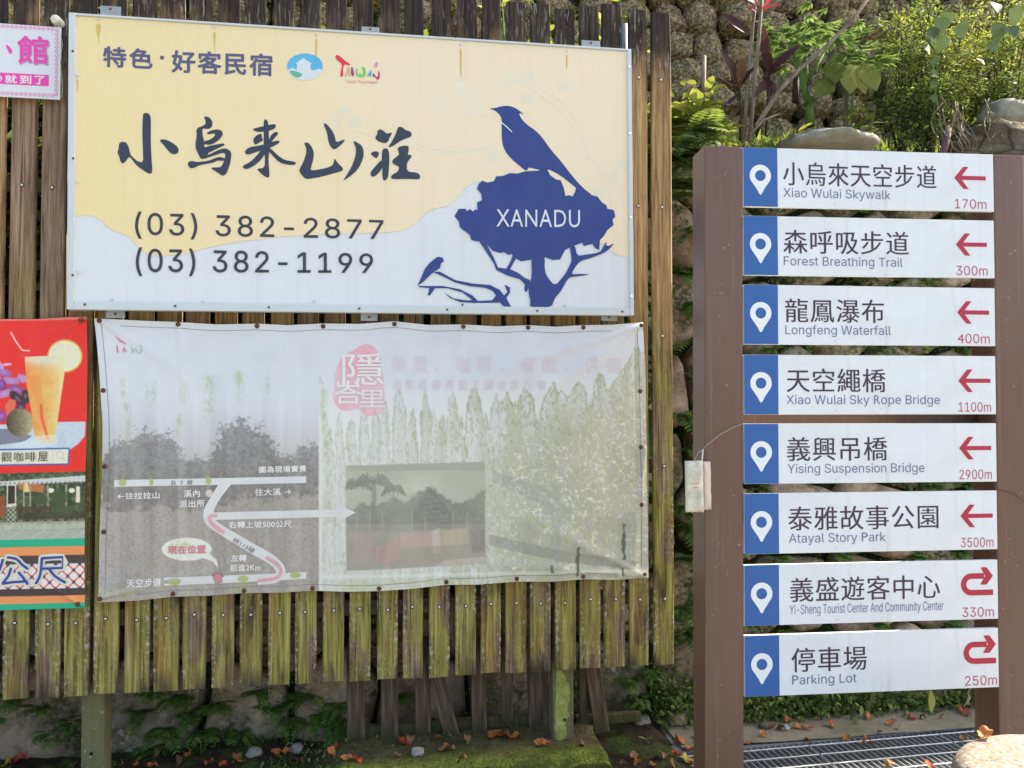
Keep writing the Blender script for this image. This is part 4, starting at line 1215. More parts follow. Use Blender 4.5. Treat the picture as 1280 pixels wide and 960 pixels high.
    img = over(img, gh * .45, (130, 134, 132))
    gh = inpoly(X, Y, [(615, 588), (680, 610), (715, 640), (712, 652), (670, 628), (618, 602)]) | inpoly(X, Y, [(690, 610), (702, 605), (700, 700), (688, 700)]) | inpoly(X, Y, [(780, 640), (800, 640), (795, 705), (765, 705)])
    img = over(img, gh * .30, (150, 156, 158))
    # printed inset photo of palms and red seats
    ins = inpoly(X, Y, [(432, 582), (606, 577), (607, 705), (433, 714)])
    sky_ = np.stack([np.full(S, 176.), np.full(S, 180.), np.full(S, 168.)], -1) - ((n1 - .5) * 30)[..., None] + (np.exp(-((X - 524) / 26) ** 2 - ((Y - 612) / 16) ** 2) * 34)[..., None]
    img = np.where(ins[..., None], sky_ * .93 + img * .07, img)
    img = over(img, ins * (Y < 588 + (n1 - .5) * 6) * .35, (120, 122, 116))
    hz = np.interp(X, [432, 455, 470, 492, 505, 520, 536, 545, 560, 575, 590, 606], [640, 628, 632, 622, 628, 618, 608, 612, 626, 630, 622, 612]) + (n2 - .5) * 14
    img = over(img, ins * sst(-3, 3, Y - hz) * .85, (104, 108, 104))
    for cx, cy, r in ((466, 603, 30), (447, 606, 20), (492, 612, 16)):
        for k in range(11):
            a = -.25 + (math.pi + .5) * k / 10
            P = stroke_px([(cx, cy), (cx + r * .6 * math.cos(a), cy - r * .42 * math.sin(a)), (cx + r * math.cos(a), cy - r * .12 * math.sin(a) + 8)], [3, 5, 1.5])
            img = over(img, ins * inpoly(X, Y, P) * .8, (108, 111, 107))
    img = over(img, ins * inpoly(X, Y, [(464, 600), (470, 600), (472, 690), (465, 690)]) * .7, (104, 106, 102))
    img = over(img, ins * inpoly(X, Y, [(515, 640), (538, 609), (566, 645), (566, 662), (515, 662)]) * .5, (86, 90, 88))
    for k in range(7):
        img = over(img, ins * inpoly(X, Y, stroke_px([(538 - k * 3, 614 + k * 7), (538 + k * 5, 614 + k * 6)], .9)) * .5, (150, 154, 148))
    for xx in (446, 462, 478, 515, 532, 566, 584): img = over(img, ins * (np.abs(X - xx) < .8) * (Y > 640) * (Y < 690) * .6, (170, 168, 158))
    img = over(img, ins * (Y > 664) * .6, (150, 140, 132))
    for P, c, k in [([(500, 666), (548, 664), (548, 684), (500, 686)], (200, 146, 146), .8), ([(470, 686), (498, 672), (500, 700), (470, 704)], (200, 128, 134), .7), ([(540, 664), (550, 660), (551, 692), (541, 692)], (214, 208, 196), .8), ([(552, 662), (584, 660), (586, 680), (553, 682)], (196, 178, 138), .7), ([(505, 684), (588, 680), (588, 700), (506, 704)], (134, 124, 106), .8), ([(440, 668), (468, 666), (468, 700), (442, 704)], (168, 132, 136), .6), ([(556, 700), (606, 696), (606, 705), (540, 712)], (206, 202, 194), .8), ([(588, 664), (606, 663), (606, 690), (590, 692)], (84, 88, 86), .7)]:
        img = over(img, ins * inpoly(X, Y, P) * k * (.6 + .8 * (n2 - .2)), c)
    img = over(img, ins * np.clip((n3 - .55) * 3, 0, 1) * .35, (190, 190, 180))
    # seal and speech bubble
    sl = inpoly(X, Y, SEALP)
    img = over(img, sl * (.62 + .9 * (n1 - .5)), (226, 158, 178))
    bb = (np.hypot((X - 233.5) / 31, (Y - 686.5) / 14.5) < 1) | inpoly(X, Y, [(252, 697), (262, 692), (271, 700), (273, 711), (266, 702)])
    img = over(img, bb, (222, 225, 222)); img = over(img, bb * np.clip((fine - .5) * 5, 0, 1) * sst(20, 5, np.abs(X - 226) + np.abs(Y - 681) * 2) * .8, (160, 180, 100))
    img = over(img, ins * (.36 + .5 * (n1 - .5)), (182, 184, 172))
    img = over(img, ins * (Y > 655) * .25, (188, 182, 172))
    # pale frame line round the right panel
    fr = np.minimum(np.minimum(np.abs(X - 400.5), 99), np.where(X > 399, np.abs(Y - (722 - (X - 400) * .022)), 99))
    img = over(img, (fr < 2.2) * (Y > 480) * .5, (226, 231, 226))
    # thin streaks on the left half
    for cx, y0, w, ln in [(153, 470, 3, 40), (189, 475, 7, 40), (230, 474, 5, 45), (262, 465, 7, 95), (298, 462, 6, 50), (334, 465, 2, 40), (158, 500, 4, 80), (225, 515, 4, 40), (404, 480, 4, 230)]:
        m_ = np.exp(-((X - cx - (Y - y0) * .06 * math.sin(cx)) / w) ** 2) * sst(y0, y0 + 6, Y + (fine - .5) * 10) * (1 - sst(y0 + ln * .4, y0 + ln, Y))
        img = over(img, m_ * np.clip((fine - .3) * 2.2, 0, 1) * .62, (160, 178, 132))
    img = img + (inph * (fbm(X / 11, Y / 260, 72, 2) - .5) * 26 * sst(430, 560, Y))[..., None]
    vs = np.clip((fbm(X / 9, Y / 200, 71, 3) - .5) * 3, 0, 1)
    img = over(img, vs * inph * sst(500, 640, Y) * .28, (196, 202, 202))
    # tide of green along the bottom hem
    img = over(img, sst(14, 0, np.abs(Y - (742 - (X - 122) * .028))) * np.clip((n1 - .4) * 3, 0, 1) * .4, (176, 190, 130))
    # dark mouldy runs near the lower right corner
    for cx, y0, y1 in [(722, 684, 720), (690, 706, 716), (780, 655, 700), (779, 710, 720)]:
        img = over(img, (np.abs(X - cx - (fine - .5) * 5) < 1.9) * (Y > y0) * (Y < y1) * .8, (78, 88, 66))
    return img
def ss(f, d):
    def g(X, Y):
        r = 0
        for dx, dy in ((-.25, -.12), (.12, -.25), (.25, .12), (-.12, .25)): r = r + f(X + dx * d, Y + dy * d)
        return r / 4
    return g
map_col = ss(map_col1, 1.2)
TOPB = [(118, 398), (150, 399.5), (180, 401), (223, 402.5), (270, 405.5), (321, 404.5), (360, 406.5), (404, 404.5), (450, 405), (493, 401.5), (535, 406), (579, 405.5), (620, 408), (660, 406.5), (695, 408.5), (729, 406.5), (765, 406), (803, 403)]
BOTB = [(122, 753.5), (170, 751), (216, 746), (260, 745), (305, 741.5), (350, 741), (391, 738.5), (435, 740), (474, 739), (515, 736), (558, 731), (600, 730.5), (646, 727), (690, 727), (729, 724), (770, 725), (811, 722)]
LEFTB = [(118, 398), (124, 460), (128, 530), (128, 590), (124, 670), (122, 753.5)]
RIGHTB = [(803, 403), (806, 450), (807.5, 505), (809.5, 630), (811, 722)]
G = coons(TOPB, BOTB, LEFTB, RIGHTB, 560, 285)
# slight scalloped folds between eyelets are in the outline; hems hang a little forward
grid_mesh('cloth', CPL, G, map_col, bf, cloth_mat('faded vinyl', .38), parent=faded)
hb = lambda a, b: float(bf(a, b))
ROADW = paint('faded road white', C(214, 218, 222), .5)
TXTW = paint('faded text white', C(226, 228, 230), .5)
TXTG = paint('faded text grey', C(112, 110, 108), .5)
FPINK = paint('faded pink print', C(214, 166, 176), .5)
FRED = paint('faded rose print', C(206, 140, 152), .5)
FGRN = paint('algae green print', C(172, 186, 128), .6)
def fp(name, polys, h, m): return prnt(name, faded, CPL, polys, h, m, bf_s)
def bf_s(x, y): return float(bf(x, y))
def seg(P, n=14):                                # subdivide long edges so flat print follows the folds
    Q = []
    for i in range(len(P)):
        a, b = P[i], P[(i + 1) % len(P)]; k = max(1, int(math.hypot(b[0] - a[0], b[1] - a[1]) / 10))
        for j in range(k): Q.append((a[0] + (b[0] - a[0]) * j / k, a[1] + (b[1] - a[1]) * j / k))
    return Q
def quads(P0, P1, n):                            # strip of quads between two pixel polylines
    a = curve_px(P0, n); b = curve_px(P1, n)
    return [[a[i], a[i + 1], b[i + 1], b[i]] for i in range(len(a) - 1)]
def strip(name, P0, P1, n, h, m, pl=CPL, par=None, hf=bf_s):
    V = []; F = []
    a = curve_px(P0, n); b = curve_px(P1, n)
    for p, q in zip(a, b):
        for t in (p, q):
            x, y = pl.at(*t, h); V.append((x, y, h + hf(x, y)))
    for i in range(len(a) - 1): F.append((2 * i, 2 * i + 1, 2 * i + 3, 2 * i + 2))
    return link(name, mesh(name, V, F, m), par or faded)
strip('printed_road', [(143, 600), (220, 598.5), (300, 597), (383, 595)], [(143, 608.5), (220, 607), (300, 605.5), (383, 603.5)], 8, .0012, ROADW)
strip('printed_road', [(275, 603), (262, 624), (254.5, 640), (258, 655), (275, 668), (310, 690), (335, 704), (345, 715), (338, 724), (322, 727)], [(291, 603), (275, 624), (267, 640), (269, 649), (282, 659), (318, 680), (345, 696), (357, 713), (347, 728), (322, 731)], 5, .0014, ROADW)
strip('printed_road', [(265, 640.5), (330, 639), (399, 637), (436, 636.5)], [(265, 650), (330, 648.5), (399, 646.5), (436, 646)], 8, .0016, ROADW)
strip('printed_road', [(205, 722), (260, 720), (320, 718), (383, 715)], [(205, 732), (260, 730), (320, 727), (383, 723.5)], 8, .0018, ROADW)
fp('printed_arrow', [[(420, 629), (421, 637), (416, 637), (416, 646), (421, 646), (420, 654), (445, 640.5)]], .0022, ROADW)
strip('printed_arrow', [(262, 643), (272, 642)], [(262, 647), (272, 646)], 3, .0022, FPINK)
strip('printed_arrow', [(260, 645), (262, 655), (272, 664), (279, 668)], [(264, 645), (266, 652), (276, 660), (282, 664)], 4, .0024, FPINK)
strip('printed_arrow', [(331, 698), (343, 706), (349, 714), (343, 721), (322, 724)], [(334, 695), (347, 703), (353.5, 714), (346, 724.5), (322, 728)], 4, .0024, FPINK)
fp('map_dot', [ell(272, 723, 8, 6.3, 20)], .0020, TXTG)
fp('map_dot', [ell(272, 723, 6.2, 5.6, 20)], .0024, FRED)
fp('map_dot', [ell(261.5, 616.5, 4.6, 4.6, 18)], .0016, paint('beige print', C(206, 200, 190)))
fp('map_dot', [ell(x, y, rx, ry, 12) for x, y, rx, ry in [(153.5, 603, 5, 4.6), (189.5, 602, 2.6, 5), (261, 601, 3.6, 4.6), (218, 727, 8, 4.4), (304, 723.5, 7, 4), (369, 719, 7, 3.6)]], .0020, FGRN)
T = lambda s, q, m, h=.0018, off=0.0, ref='box', sp=1.05: text_px(s, 'lettering', faded, CPL, q, h, m, ref, 0, sp, bf_s, bold=off * 20)
T('圖為現場實景', [(324, 583), (383, 581.5), (383, 589.5), (324, 591)], TXTW, off=.012)
T('台  7  線', [(214, 600), (241, 599.5), (241, 606), (214, 606.5)], TXTG, .0030)
T('←往拉拉山', [(147, 616), (199.5, 615), (199.5, 623), (147, 624)], TXTW, off=.012)
T('溪內', [(230, 612.5), (250, 612), (250, 621), (230, 621.5)], TXTW, off=.012)
T('派出所', [(224.5, 625.5), (256, 624.5), (256, 633.5), (224.5, 634.5)], TXTW, off=.012)
T('往大溪 →', [(319, 611), (364, 610), (364, 618.5), (319, 619.5)], TXTW, off=.010)
T('右轉上坡500公尺', [(286, 652), (364.5, 650.5), (364.5, 659), (286, 660.5)], TXTW, off=.012)
T('桃115線', [(293.5, 671.5), (320, 686.5), (315.5, 692), (290, 677)], TXTG, .0030)
T('現在位置', [(210, 682.5), (257, 681.5), (257, 691.5), (210, 692.5)], FRED, .0022, off=.02)
T('左轉', [(289, 693.5), (308, 693), (308, 701.5), (289, 702)], TXTW, off=.012)
T('前進2Km', [(288, 705.5), (325.5, 704.5), (325.5, 713.5), (288, 714.5)], TXTW, off=.012)
T('天空步道', [(158, 724), (201.5, 722.5), (201.5, 733), (158, 734.5)], TXTW, off=.010)
# pink seal characters
T('隱', [(428, 441.5), (479.5, 441.5), (479.5, 481), (428, 481)], TXTW, .0026, .012)
T('峇', [(417.5, 476), (452.5, 476), (452.5, 505), (417.5, 505)], TXTW, .0026, .010)
T('里', [(449, 487.5), (481, 487.5), (481, 509), (449, 509)], TXTW, .0026, .012)
FAINT = paint('almost vanished pink', C(211, 206, 219), .5, .02)
T('美 景 、 咖 啡 、 餐 飲 、 住 宿', [(490, 444), (776, 446), (776, 467), (490, 466)], FAINT, .0012, .01)
T('涼 影 區 銀 浮 里 工 部 合 家 已 號', [(491, 474), (682, 475), (682, 488), (491, 487)], FAINT, .0012, .005)
# remains of the tourism logo
fp('faded_logo', [smooth_poly(z3([(90, 80), (115, 100), (150, 130), (178, 150), (170, 158), (130, 135)], 110, 395, 2.4 * 1.0), 1) if False else z3([(143, 419.5), (150, 424), (157.5, 429), (157, 430.5), (149, 427)], 0, 0, 1)], .0014, FRED)
fp('faded_logo', [[(145.5, 431), (147, 431), (148.5, 441), (146, 441)], [(153, 437), (155, 433), (158, 440), (156, 440.5), (155, 437), (153.5, 442)]], .0014, FRED)
fp('faded_logo', [stroke_px(curve_px([(164.5, 434), (166, 441), (169, 436), (172, 441), (176, 440), (177, 434), (174, 431)]), 1.5)], .0016, paint('faded teal print', C(168, 202, 196)))
# stitched hem line and eyelets
HEM = paint('hem stitching', C(120, 122, 124), .6)
def inset(P, dx, dy): return [(x + dx, y + dy) for x, y in P]
for P in (inset(TOPB, 0, 7.5)[1:-1], inset(BOTB, 0, -8)[1:-1]):
    Q = curve_px(P, 3); strip('hem_seam', Q, inset(Q, 0, .55), 1, .0010, HEM)
for P in (inset(LEFTB, 8, 3)[0:-1] + [(130.5, 744)], inset(RIGHTB, -8, 3)[0:-1] + [(802, 716)]):
    Q = curve_px(P, 6); strip('hem_seam', inset(Q, .6, 0), Q, 1, .0010, HEM)
def eyelet(pl, par, px, py, hf, s=1.0):
    x, y = pl.at(px, py, .002); z = .0015 + hf(x, y)
    link('eyelet', EYE, par, loc=(x, y, z), scale=(s, s, s)); 
def eye_mesh():
    V = []; F = []; n = 14
    for r, z in ((.0105, 0), (.0102, .002), (.0085, .003), (.0062, .0015), (.0035, .004), (.001, .0048)):
        for i in range(n): V.append((r * math.cos(6.2832 * i / n), r * math.sin(6.2832 * i / n), z))
    for j in range(5):
        for i in range(n): F.append((j * n + i, j * n + (i + 1) % n, (j + 1) * n + (i + 1) % n, (j + 1) * n + i))
    return mesh('eyelet', V, F, M_RUST, True)
EYE = eye_mesh()
for p in [(125, 401), (223, 405.5), (321, 407.5), (404, 408), (493, 405), (579, 408.5), (660, 409.5), (729, 409.5), (800, 407), (800, 489), (801.5, 559), (802, 631), (805, 718), (125.5, 748), (216, 742.5), (305, 738.5), (390.5, 735.5), (474, 735.5), (558, 727.5), (646, 723.5), (729, 720.5), (129, 488), (131, 583), (129.5, 665)]:
    eyelet(CPL, faded, *p, bf_s, .92)

# --- red cafe banner (its left part runs out of the picture)
redb = empty('cafe_banner', RP.M, 'red cafe banner with an iced drink, a terrace photo and a woven pattern band', 'banner')
rfun = banner_fun(RP, [(103, 399, 60, 450, .012, .010), (103, 399, 40, 430, .010, .006), (103, 757, 40, 720, .015, .006), (105, 520, 60, 560, .02, .004)], .9)
rf_s = lambda x, y: float(rfun(x, y))
def red_col1(X, Y):
    S = X.shape; n1 = fbm(X / 14, Y / 14, 81); n2 = fbm(X / 3, Y / 3, 82, 3); n3 = fbm(X / 1.4, Y / 1.4, 83, 2)
    yr = Y + (X - 50) * .022                      # bands rise slightly to the right
    img = np.ones(S + (3,)) * np.array([228., 46, 38]) + ((n1 - .5) * 14)[..., None]
    dk = inpoly(X, Y, [(-900, 470), (38, 500), (45, 550), (0, 570), (-900, 570)])
    img = over(img, dk * .0, (0, 0, 0))
    # white table
    tb = inpoly(X, Y, [(-40, 533), (0, 531), (40, 528), (107, 527), (106, 545), (98, 555), (86, 563), (-40, 566)])
    img = over(img, tb, (196, 210, 226)); img = over(img, tb * np.clip((n2 - .45) * 2, 0, 1) * .5, (160, 184, 212))
    img = over(img, inpoly(X, Y, [(-30, 536), (10, 536), (40, 545), (30, 552), (-30, 560)]) * .7, (96, 98, 116))
    # flowers and leaves
    for cx, cy, rx, ry, a, c in [(4, 465, 11, 5, .3, (156, 104, 170)), (14, 476, 12, 5, .1, (178, 130, 188)), (20, 487, 12, 6, .4, (138, 86, 152)), (6, 492, 11, 5, -.3, (182, 134, 190)), (28, 473, 7, 5, .6, (186, 138, 192)), (2, 480, 9, 6, 1.1, (120, 60, 150)), (26, 508, 6, 8, .2, (98, 44, 92)), (2, 520, 7, 8, .1, (150, 70, 150)), (22, 498, 14, 6, .7, (66, 46, 60)), (32, 495, 6, 10, .1, (60, 50, 58)), (-8, 470, 12, 7, .2, (164, 108, 176)), (-10, 490, 12, 8, -.4, (138, 86, 152)), (0, 456, 8, 3, .9, (196, 150, 214)), (9, 455.5, 7, 1.6, -.1, (214, 180, 214))]:
        ca, sa = math.cos(a), math.sin(a)
        d = np.hypot(((X - cx) * ca + (Y - cy) * sa) / rx, (-(X - cx) * sa + (Y - cy) * ca) / ry) + (n2 - .5) * .5
        img = over(img, 1 - sst(.85, 1.05, d), np.array(c) ); img = over(img, (1 - sst(.2, .55, d)) * .35, (216, 170, 226))
    img = over(img, inpoly(X, Y, [(6, 507), (12, 499), (20, 500), (18, 512), (8, 520)]) * .9, (222, 118, 90))
    # dark fruit
    d = np.hypot((X - 25) / 17.5, (Y - 528) / 18)
    fr = (1 - sst(.93, 1.03, d))
    shade = np.clip(.5 + (X - 25) / 34, 0, 1)
    fc = np.stack([70 + 110 * shade, 64 + 112 * shade, 52 + 84 * shade], -1) + ((n3 - .5) * 50)[..., None]
    img = img * (1 - fr[..., None]) + fc * fr[..., None]
    # orange slice
    for r, c in ((22.5, (232, 170, 66)), (20.5, (244, 232, 196)), (18.5, (226, 224, 200))):
        img = over(img, 1 - sst(r - 1, r, np.hypot(X - 81, (Y - 445) * 1.06)), c)
    ang = np.arctan2(Y - 445, X - 81)
    img = over(img, (np.hypot(X - 81, Y - 445) < 17) * (np.abs(np.sin(ang * 4)) < .16) * .6, (246, 240, 214))
    # glass
    gl_ = inpoly(X, Y, [(31, 446), (82, 444), (80, 470), (75, 505), (70, 540), (69, 553), (44, 553), (40, 520), (33, 480)])
    tt = np.clip((Y - 446) / 107, 0, 1); uu = np.clip((X - 31) / 48, 0, 1)
    gc = np.stack([236 - 8 * uu + 4 * tt, 148 + 58 * uu + 30 * (1 - sst(446, 462, Y)), 70 + 66 * uu + 70 * (1 - sst(446, 466, Y))], -1)
    gc = gc + ((n1 - .5) * 40 + (n2 - .5) * 18)[..., None]
    img = np.where(gl_[..., None], gc, img)
    img = over(img, gl_ * (1 - sst(446, 464, Y + (n1 - .5) * 22 - (X - 50) * .15)) * .85, (214, 218, 196))
    img = over(img, gl_ * sst(.80, .98, (X - 31 - tt * 12) / (48 - tt * 10)) * .6, (240, 226, 170))
    img = over(img, gl_ * inpoly(X, Y, stroke_px([(44, 470), (47, 490), (51, 515), (57, 540)], [12, 11, 9, 5])) * .35, (238, 130, 76))
    img = over(img, inpoly(X, Y, stroke_px([(51, 505), (52, 522), (60, 549)], 3.0)) * .8, (230, 84, 56))
    img = over(img, inpoly(X, Y, [(42, 545), (70, 543), (72, 554), (60, 558), (42, 556)]) * .6, (222, 228, 220))
    img = over(img, inpoly(X, Y, [(16, 556), (46, 546), (60, 560), (20, 562)]) * .8, (206, 222, 232))
    # straw
    img = over(img, inpoly(X, Y, stroke_px([(13.5, 415), (20, 427), (28, 438), (37, 438.5)], 2.0)), (244, 190, 186))
    img = over(img, inpoly(X, Y, stroke_px([(24, 446), (31, 443), (38, 440)], 3.0)), (226, 60, 66))
    img = over(img, inpoly(X, Y, [(-220, 565), (87.5, 559.5), (86.5, 581), (-220, 586)]), (40, 92, 176))
    img = over(img, inpoly(X, Y, [(-220, 567), (85.8, 561.3), (84.8, 579.2), (-220, 584)]), (222, 224, 208))
    img = over(img, (np.abs(np.hypot(X - 75, Y - 568.5) - 4.3) < .7) | inpoly(X, Y, stroke_px([(78, 572), (82, 576)], 1.6)) | inpoly(X, Y, [(65.5, 563), (66.2, 563), (66.2, 579), (65.5, 579)]), (192, 200, 202))
    # red strip above the lower photo and the photo of the terrace
    ph = (yr > 590.5) & (yr < 674)
    pc = np.stack([72 + (n2 - .5) * 120, 88 + (n2 - .5) * 130, 62 + (n2 - .5) * 100], -1)
    img = np.where(ph[..., None], pc, img)
    img = over(img, ph * inpoly(X, Y, [(-600, 604), (0, 602), (109, 594), (109, 602), (0, 607), (-600, 612)]) * .95, (206, 212, 214))
    img = over(img, ph * (np.abs(yr - 603.5) < 1.2) * (np.sin(X * 1.1) > 0) * .6, (90, 96, 88))
    img = over(img, ph * (yr > 606) * (yr < 634) * np.clip((.54 - n1) * 8, 0, 1) * .6, (40, 52, 38))
    img = over(img, ph * inpoly(X, Y, [(22, 604), (56, 606), (54, 616), (36, 614), (24, 612)]) * .85, (196, 120, 70))
    img = over(img, ph * inpoly(X, Y, [(31, 604), (35, 604), (37, 615), (29, 615)]), (244, 206, 140))
    for cx in (64, 90): img = over(img, ph * (np.hypot(X - cx, (Y - 613) * 1.3) < 4), (224, 226, 206))
    for cx, w in ((30, 1), (38, 1), (60, 1.2), (83, 1.4)): img = over(img, ph * (np.abs(X - cx) < w) * (yr > 606) * (yr < 640) * .8, (176, 168, 150))
    img = over(img, ph * inpoly(X, Y, [(-600, 620), (6, 620), (7, 646), (-600, 650)]) * .8, (160, 76, 50))
    img = over(img, ph * inpoly(X, Y, [(20, 633), (66, 633), (66, 638), (20, 638)]) * .8, (70, 52, 44))
    img = over(img, ph * inpoly(X, Y, [(22, 638), (109, 638), (109, 650), (22, 650)]) * .6, (58, 50, 46))
    for cx, cy, rx, ry in ((39, 647, 12, 8), (78, 637, 14, 7), (50, 624, 10, 8), (74, 622, 12, 9), (104, 628, 7, 10)):
        d = np.hypot((X - cx) / rx, (Y - cy) / ry) + (n3 - .5) * .7
        img = over(img, ph * (1 - sst(.8, 1.05, d)) * .9, np.array((66, 84, 52)))
    img = over(img, ph * (1 - sst(.8, 1.05, np.hypot((X - 39) / 11, (Y - 647) / 7) + (n3 - .5) * .5)), (52, 58, 46))
    img = over(img, ph * inpoly(X, Y, [(9, 605), (20.5, 605), (20.5, 633), (8.5, 634)]), (214, 210, 196))
    img = over(img, ph * inpoly(X, Y, [(10.5, 607), (19, 607), (19, 629), (10, 630)]), (46, 44, 42))
    img = over(img, ph * inpoly(X, Y, [(95.5, 608), (100.5, 608), (100, 628), (95, 628)]), (222, 216, 202))
    img = over(img, ph * inpoly(X, Y, [(8, 634), (20, 634), (20, 652), (8, 653)]) * ((np.floor(X / 3) + np.floor(Y / 3)) % 2) * .8, (196, 192, 184))
    img = over(img, ph * (yr > 652) * .9, (176, 186, 176)); img = over(img, ph * (yr > 649) * (yr < 663) * np.clip((n2 - .4) * 4, 0, 1) * .7, (150, 128, 120))
    img = over(img, ph * (yr > 655) * (yr < 662) * .4, (190, 214, 196))
    img = over(img, ph * (yr > 662) * (np.abs(((X + (yr - 662) * 1.8) % 27) - 3) < .8) * .5, (220, 224, 214))
    # bands
    img = over(img, (yr >= 674) & (yr < 683.5), (16, 172, 134))
    img = over(img, (yr >= 683.5) & (yr < 694.5), (236, 148, 92))
    img = over(img, (yr >= 694.5) & (yr < 705), (66, 58, 58))
    pt = (yr >= 705) & (yr < 736)
    img = over(img, pt, (226, 226, 222))
    px_ = (X - 92) ; py_ = (yr - 721)
    d1 = np.abs(((px_ + py_ + 900) % 15) - 7.5); d2 = np.abs(((px_ - py_ + 900) % 15) - 7.5)
    img = over(img, pt & (np.minimum(d1, d2) < 1.15), (222, 62, 44))
    cxm = ((px_ + 7.5 + 900) % 15) - 7.5; cym = ((py_ + 900) % 15) - 7.5
    img = over(img, pt & (np.abs(cxm) + np.abs(np.abs(cym) - 0) < 2.6) , (58, 70, 128))
    cx2 = ((px_ + 900) % 15) - 7.5; cy2 = ((py_ + 7.5 + 900) % 15) - 7.5
    img = over(img, pt & (np.abs(cx2) + np.abs(cy2) < 2.6), (58, 70, 128))
    img = over(img, (yr >= 736) & (yr < 745), (62, 54, 54))
    img = over(img, (yr >= 745) & (yr < 754.5), (236, 148, 92))
    img = over(img, yr >= 754.5, (16, 172, 134))
    img = over(img, (Y < 401.5 - X * .02), (240, 120, 108))
    return img
red_col = ss(red_col1, 1.2)
G = coons([(-110, 401), (0, 399), (45, 399), (85, 396.5), (108.5, 396)], [(-110, 767), (0, 763.5), (60, 761), (106, 760)], [(-110, 401), (-110, 767)], [(108.5, 396), (109, 450), (108.5, 520), (107, 600), (105.5, 700), (106, 760)], 300, 480)
grid_mesh('cloth', RP, G, red_col, rfun, cloth_mat('glossy vinyl', .30), parent=redb)
rprn = lambda name, polys, h, m: prnt(name, redb, RP, polys, h, m, rf_s)
rtx = lambda s, q, m, h=.0018, off=0.0: text_px(s, 'lettering', redb, RP, q, h, m, 'box', off, 1.1, rf_s)
BROWN = paint('brown print', C(84, 74, 62), .5)
rtx('景觀', [(-13.5, 565.5), (14.8, 565), (14.8, 577), (-13.5, 577.5)], BROWN, .0028)
rtx('咖', (17.7, 565, 29.2, 577), BROWN, .0028); rtx('啡', (31.8, 564.8, 45, 577), BROWN, .0028); rtx('屋', (47.3, 564.6, 60, 576.5), BROWN, .0028)
IV = paint('pale outline print', C(216, 220, 206), .5); BL = paint('royal blue print', C(56, 70, 156), .5)
gong = [[(3, 700), (-1, 712), (-8, 722)], [(9.5, 697), (20, 699), (27, 706), (34, 711)], [(13, 711), (10, 720), (3, 729)], [(3, 730), (15, 728), (33, 727)], [(23, 716), (29, 723), (34, 730)]]
chi = [[(52, 698), (78, 696.5), (77.5, 710), (52, 711)], [(52, 698), (51, 712), (49, 722), (45, 729)], [(61, 711), (68, 720), (81, 728)]]
for grp in (gong, chi):
    rprn('lettering', [stroke_px(curve_px(P, 2), 8.6) for P in grp] + [ell(x, y, 4.3, 4.3, 12) for P in grp for x, y in (P[0], P[-1])], .0018, IV)
for grp in (gong, chi):
    rprn('lettering', [stroke_px(curve_px(P, 2) if k or grp is gong else P, 3.2) for k, P in enumerate(grp)] + [ell(x, y, 1.6, 1.6, 10) for P in grp for x, y in (P[0], P[-1])], .0044, BL)
rtx('陶咪啡', [(12, 609), (18, 609), (18, 628), (12, 628)], IV, .0018) if False else None
for p in [(102.5, 400.5), (97.5, 755)]: eyelet(RP, redb, *p, rf_s, .95)

# --- pink placard
pink = empty('pink_placard', KP.M, 'white placard with pink characters and a pink diamond border, partly out of the picture', 'placard')
KW = KP.at(75, 122)[0]; KH = (KP.at(0, 29)[1])
mb = MB(); mb.box((KW / 2 - .32, KH / 2, -.003), (KW + .64, KH, .006), bev=.001)
mb.build('panel', paint('placard white', C(214, 222, 232), .4), pink)
MAG = paint('magenta print', C(226, 74, 176), .45); VIO = paint('violet shadow print', C(178, 150, 196), .45)
DIA = paint('diamond border print', C(220, 150, 190), .45); MAGL = paint('placard white text', C(236, 226, 236), .45)
dm = []
def dia(x, y, r=2.7): return [(x - r, y), (x, y - r), (x + r, y), (x, y + r)]
for i in range(28): dm.append(dia(65.5 - i * 5.6, 36.3 - i * 5.6 * .062)); dm.append(dia(65.5 - i * 5.6, 119.3 - i * 5.6 * .05))
for i in range(16): dm.append(dia(71 - .012 * i * 5.5, 37.5 + i * 5.35))
prnt('border_print', pink, KP, dm, .0006, DIA)
prnt('border_print', pink, KP, [dia(*(lambda d: (sum(p[0] for p in d) / 4, sum(p[1] for p in d) / 4))(d), 1.1) for d in dm], .0040, MAGL)
text_px('館', 'lettering', pink, KP, [(23.2, 46), (60.8, 48), (60.8, 81), (23.2, 80.2)], .0010, VIO, 'box', bold=1.3)
text_px('館', 'lettering', pink, KP, [(22.4, 44.7), (59.6, 46.2), (59.6, 79.3), (22.4, 78.8)], .0016, MAG, 'box', bold=.75)
prnt('lettering', pink, KP, [smooth_poly([(7, 56.5), (9, 56), (13, 59.5), (15.6, 64), (14, 67.5), (11.5, 66.5), (9.5, 62)], 1), smooth_poly([(-9, 42), (-4.5, 42), (-4, 55), (-4, 66), (-8, 71), (-12, 68), (-9, 64)], 1), smooth_poly([(-16, 56), (-13, 57), (-17, 66), (-22, 68)], 1)], .0016, MAG)
prnt('pink_bar', pink, KP, [[(-90, 86), (61, 93.8), (60.8, 107.8), (-90, 100)]], .0010, MAG)
for s_, x0, x1, d in (('秒', -12.5, 2.8, 0), ('就', 6.6, 20.8, .6), ('到', 24.8, 38.8, 1.3), ('了', 43, 55.6, 2.1)):
    text_px(s_, 'lettering', pink, KP, [(x0, 93 + d * .9), (x1, 93.5 + d * .9), (x1, 103.6 + d * .9), (x0, 103.1 + d * .9)], .0016, MAGL, 'box', bold=.3)

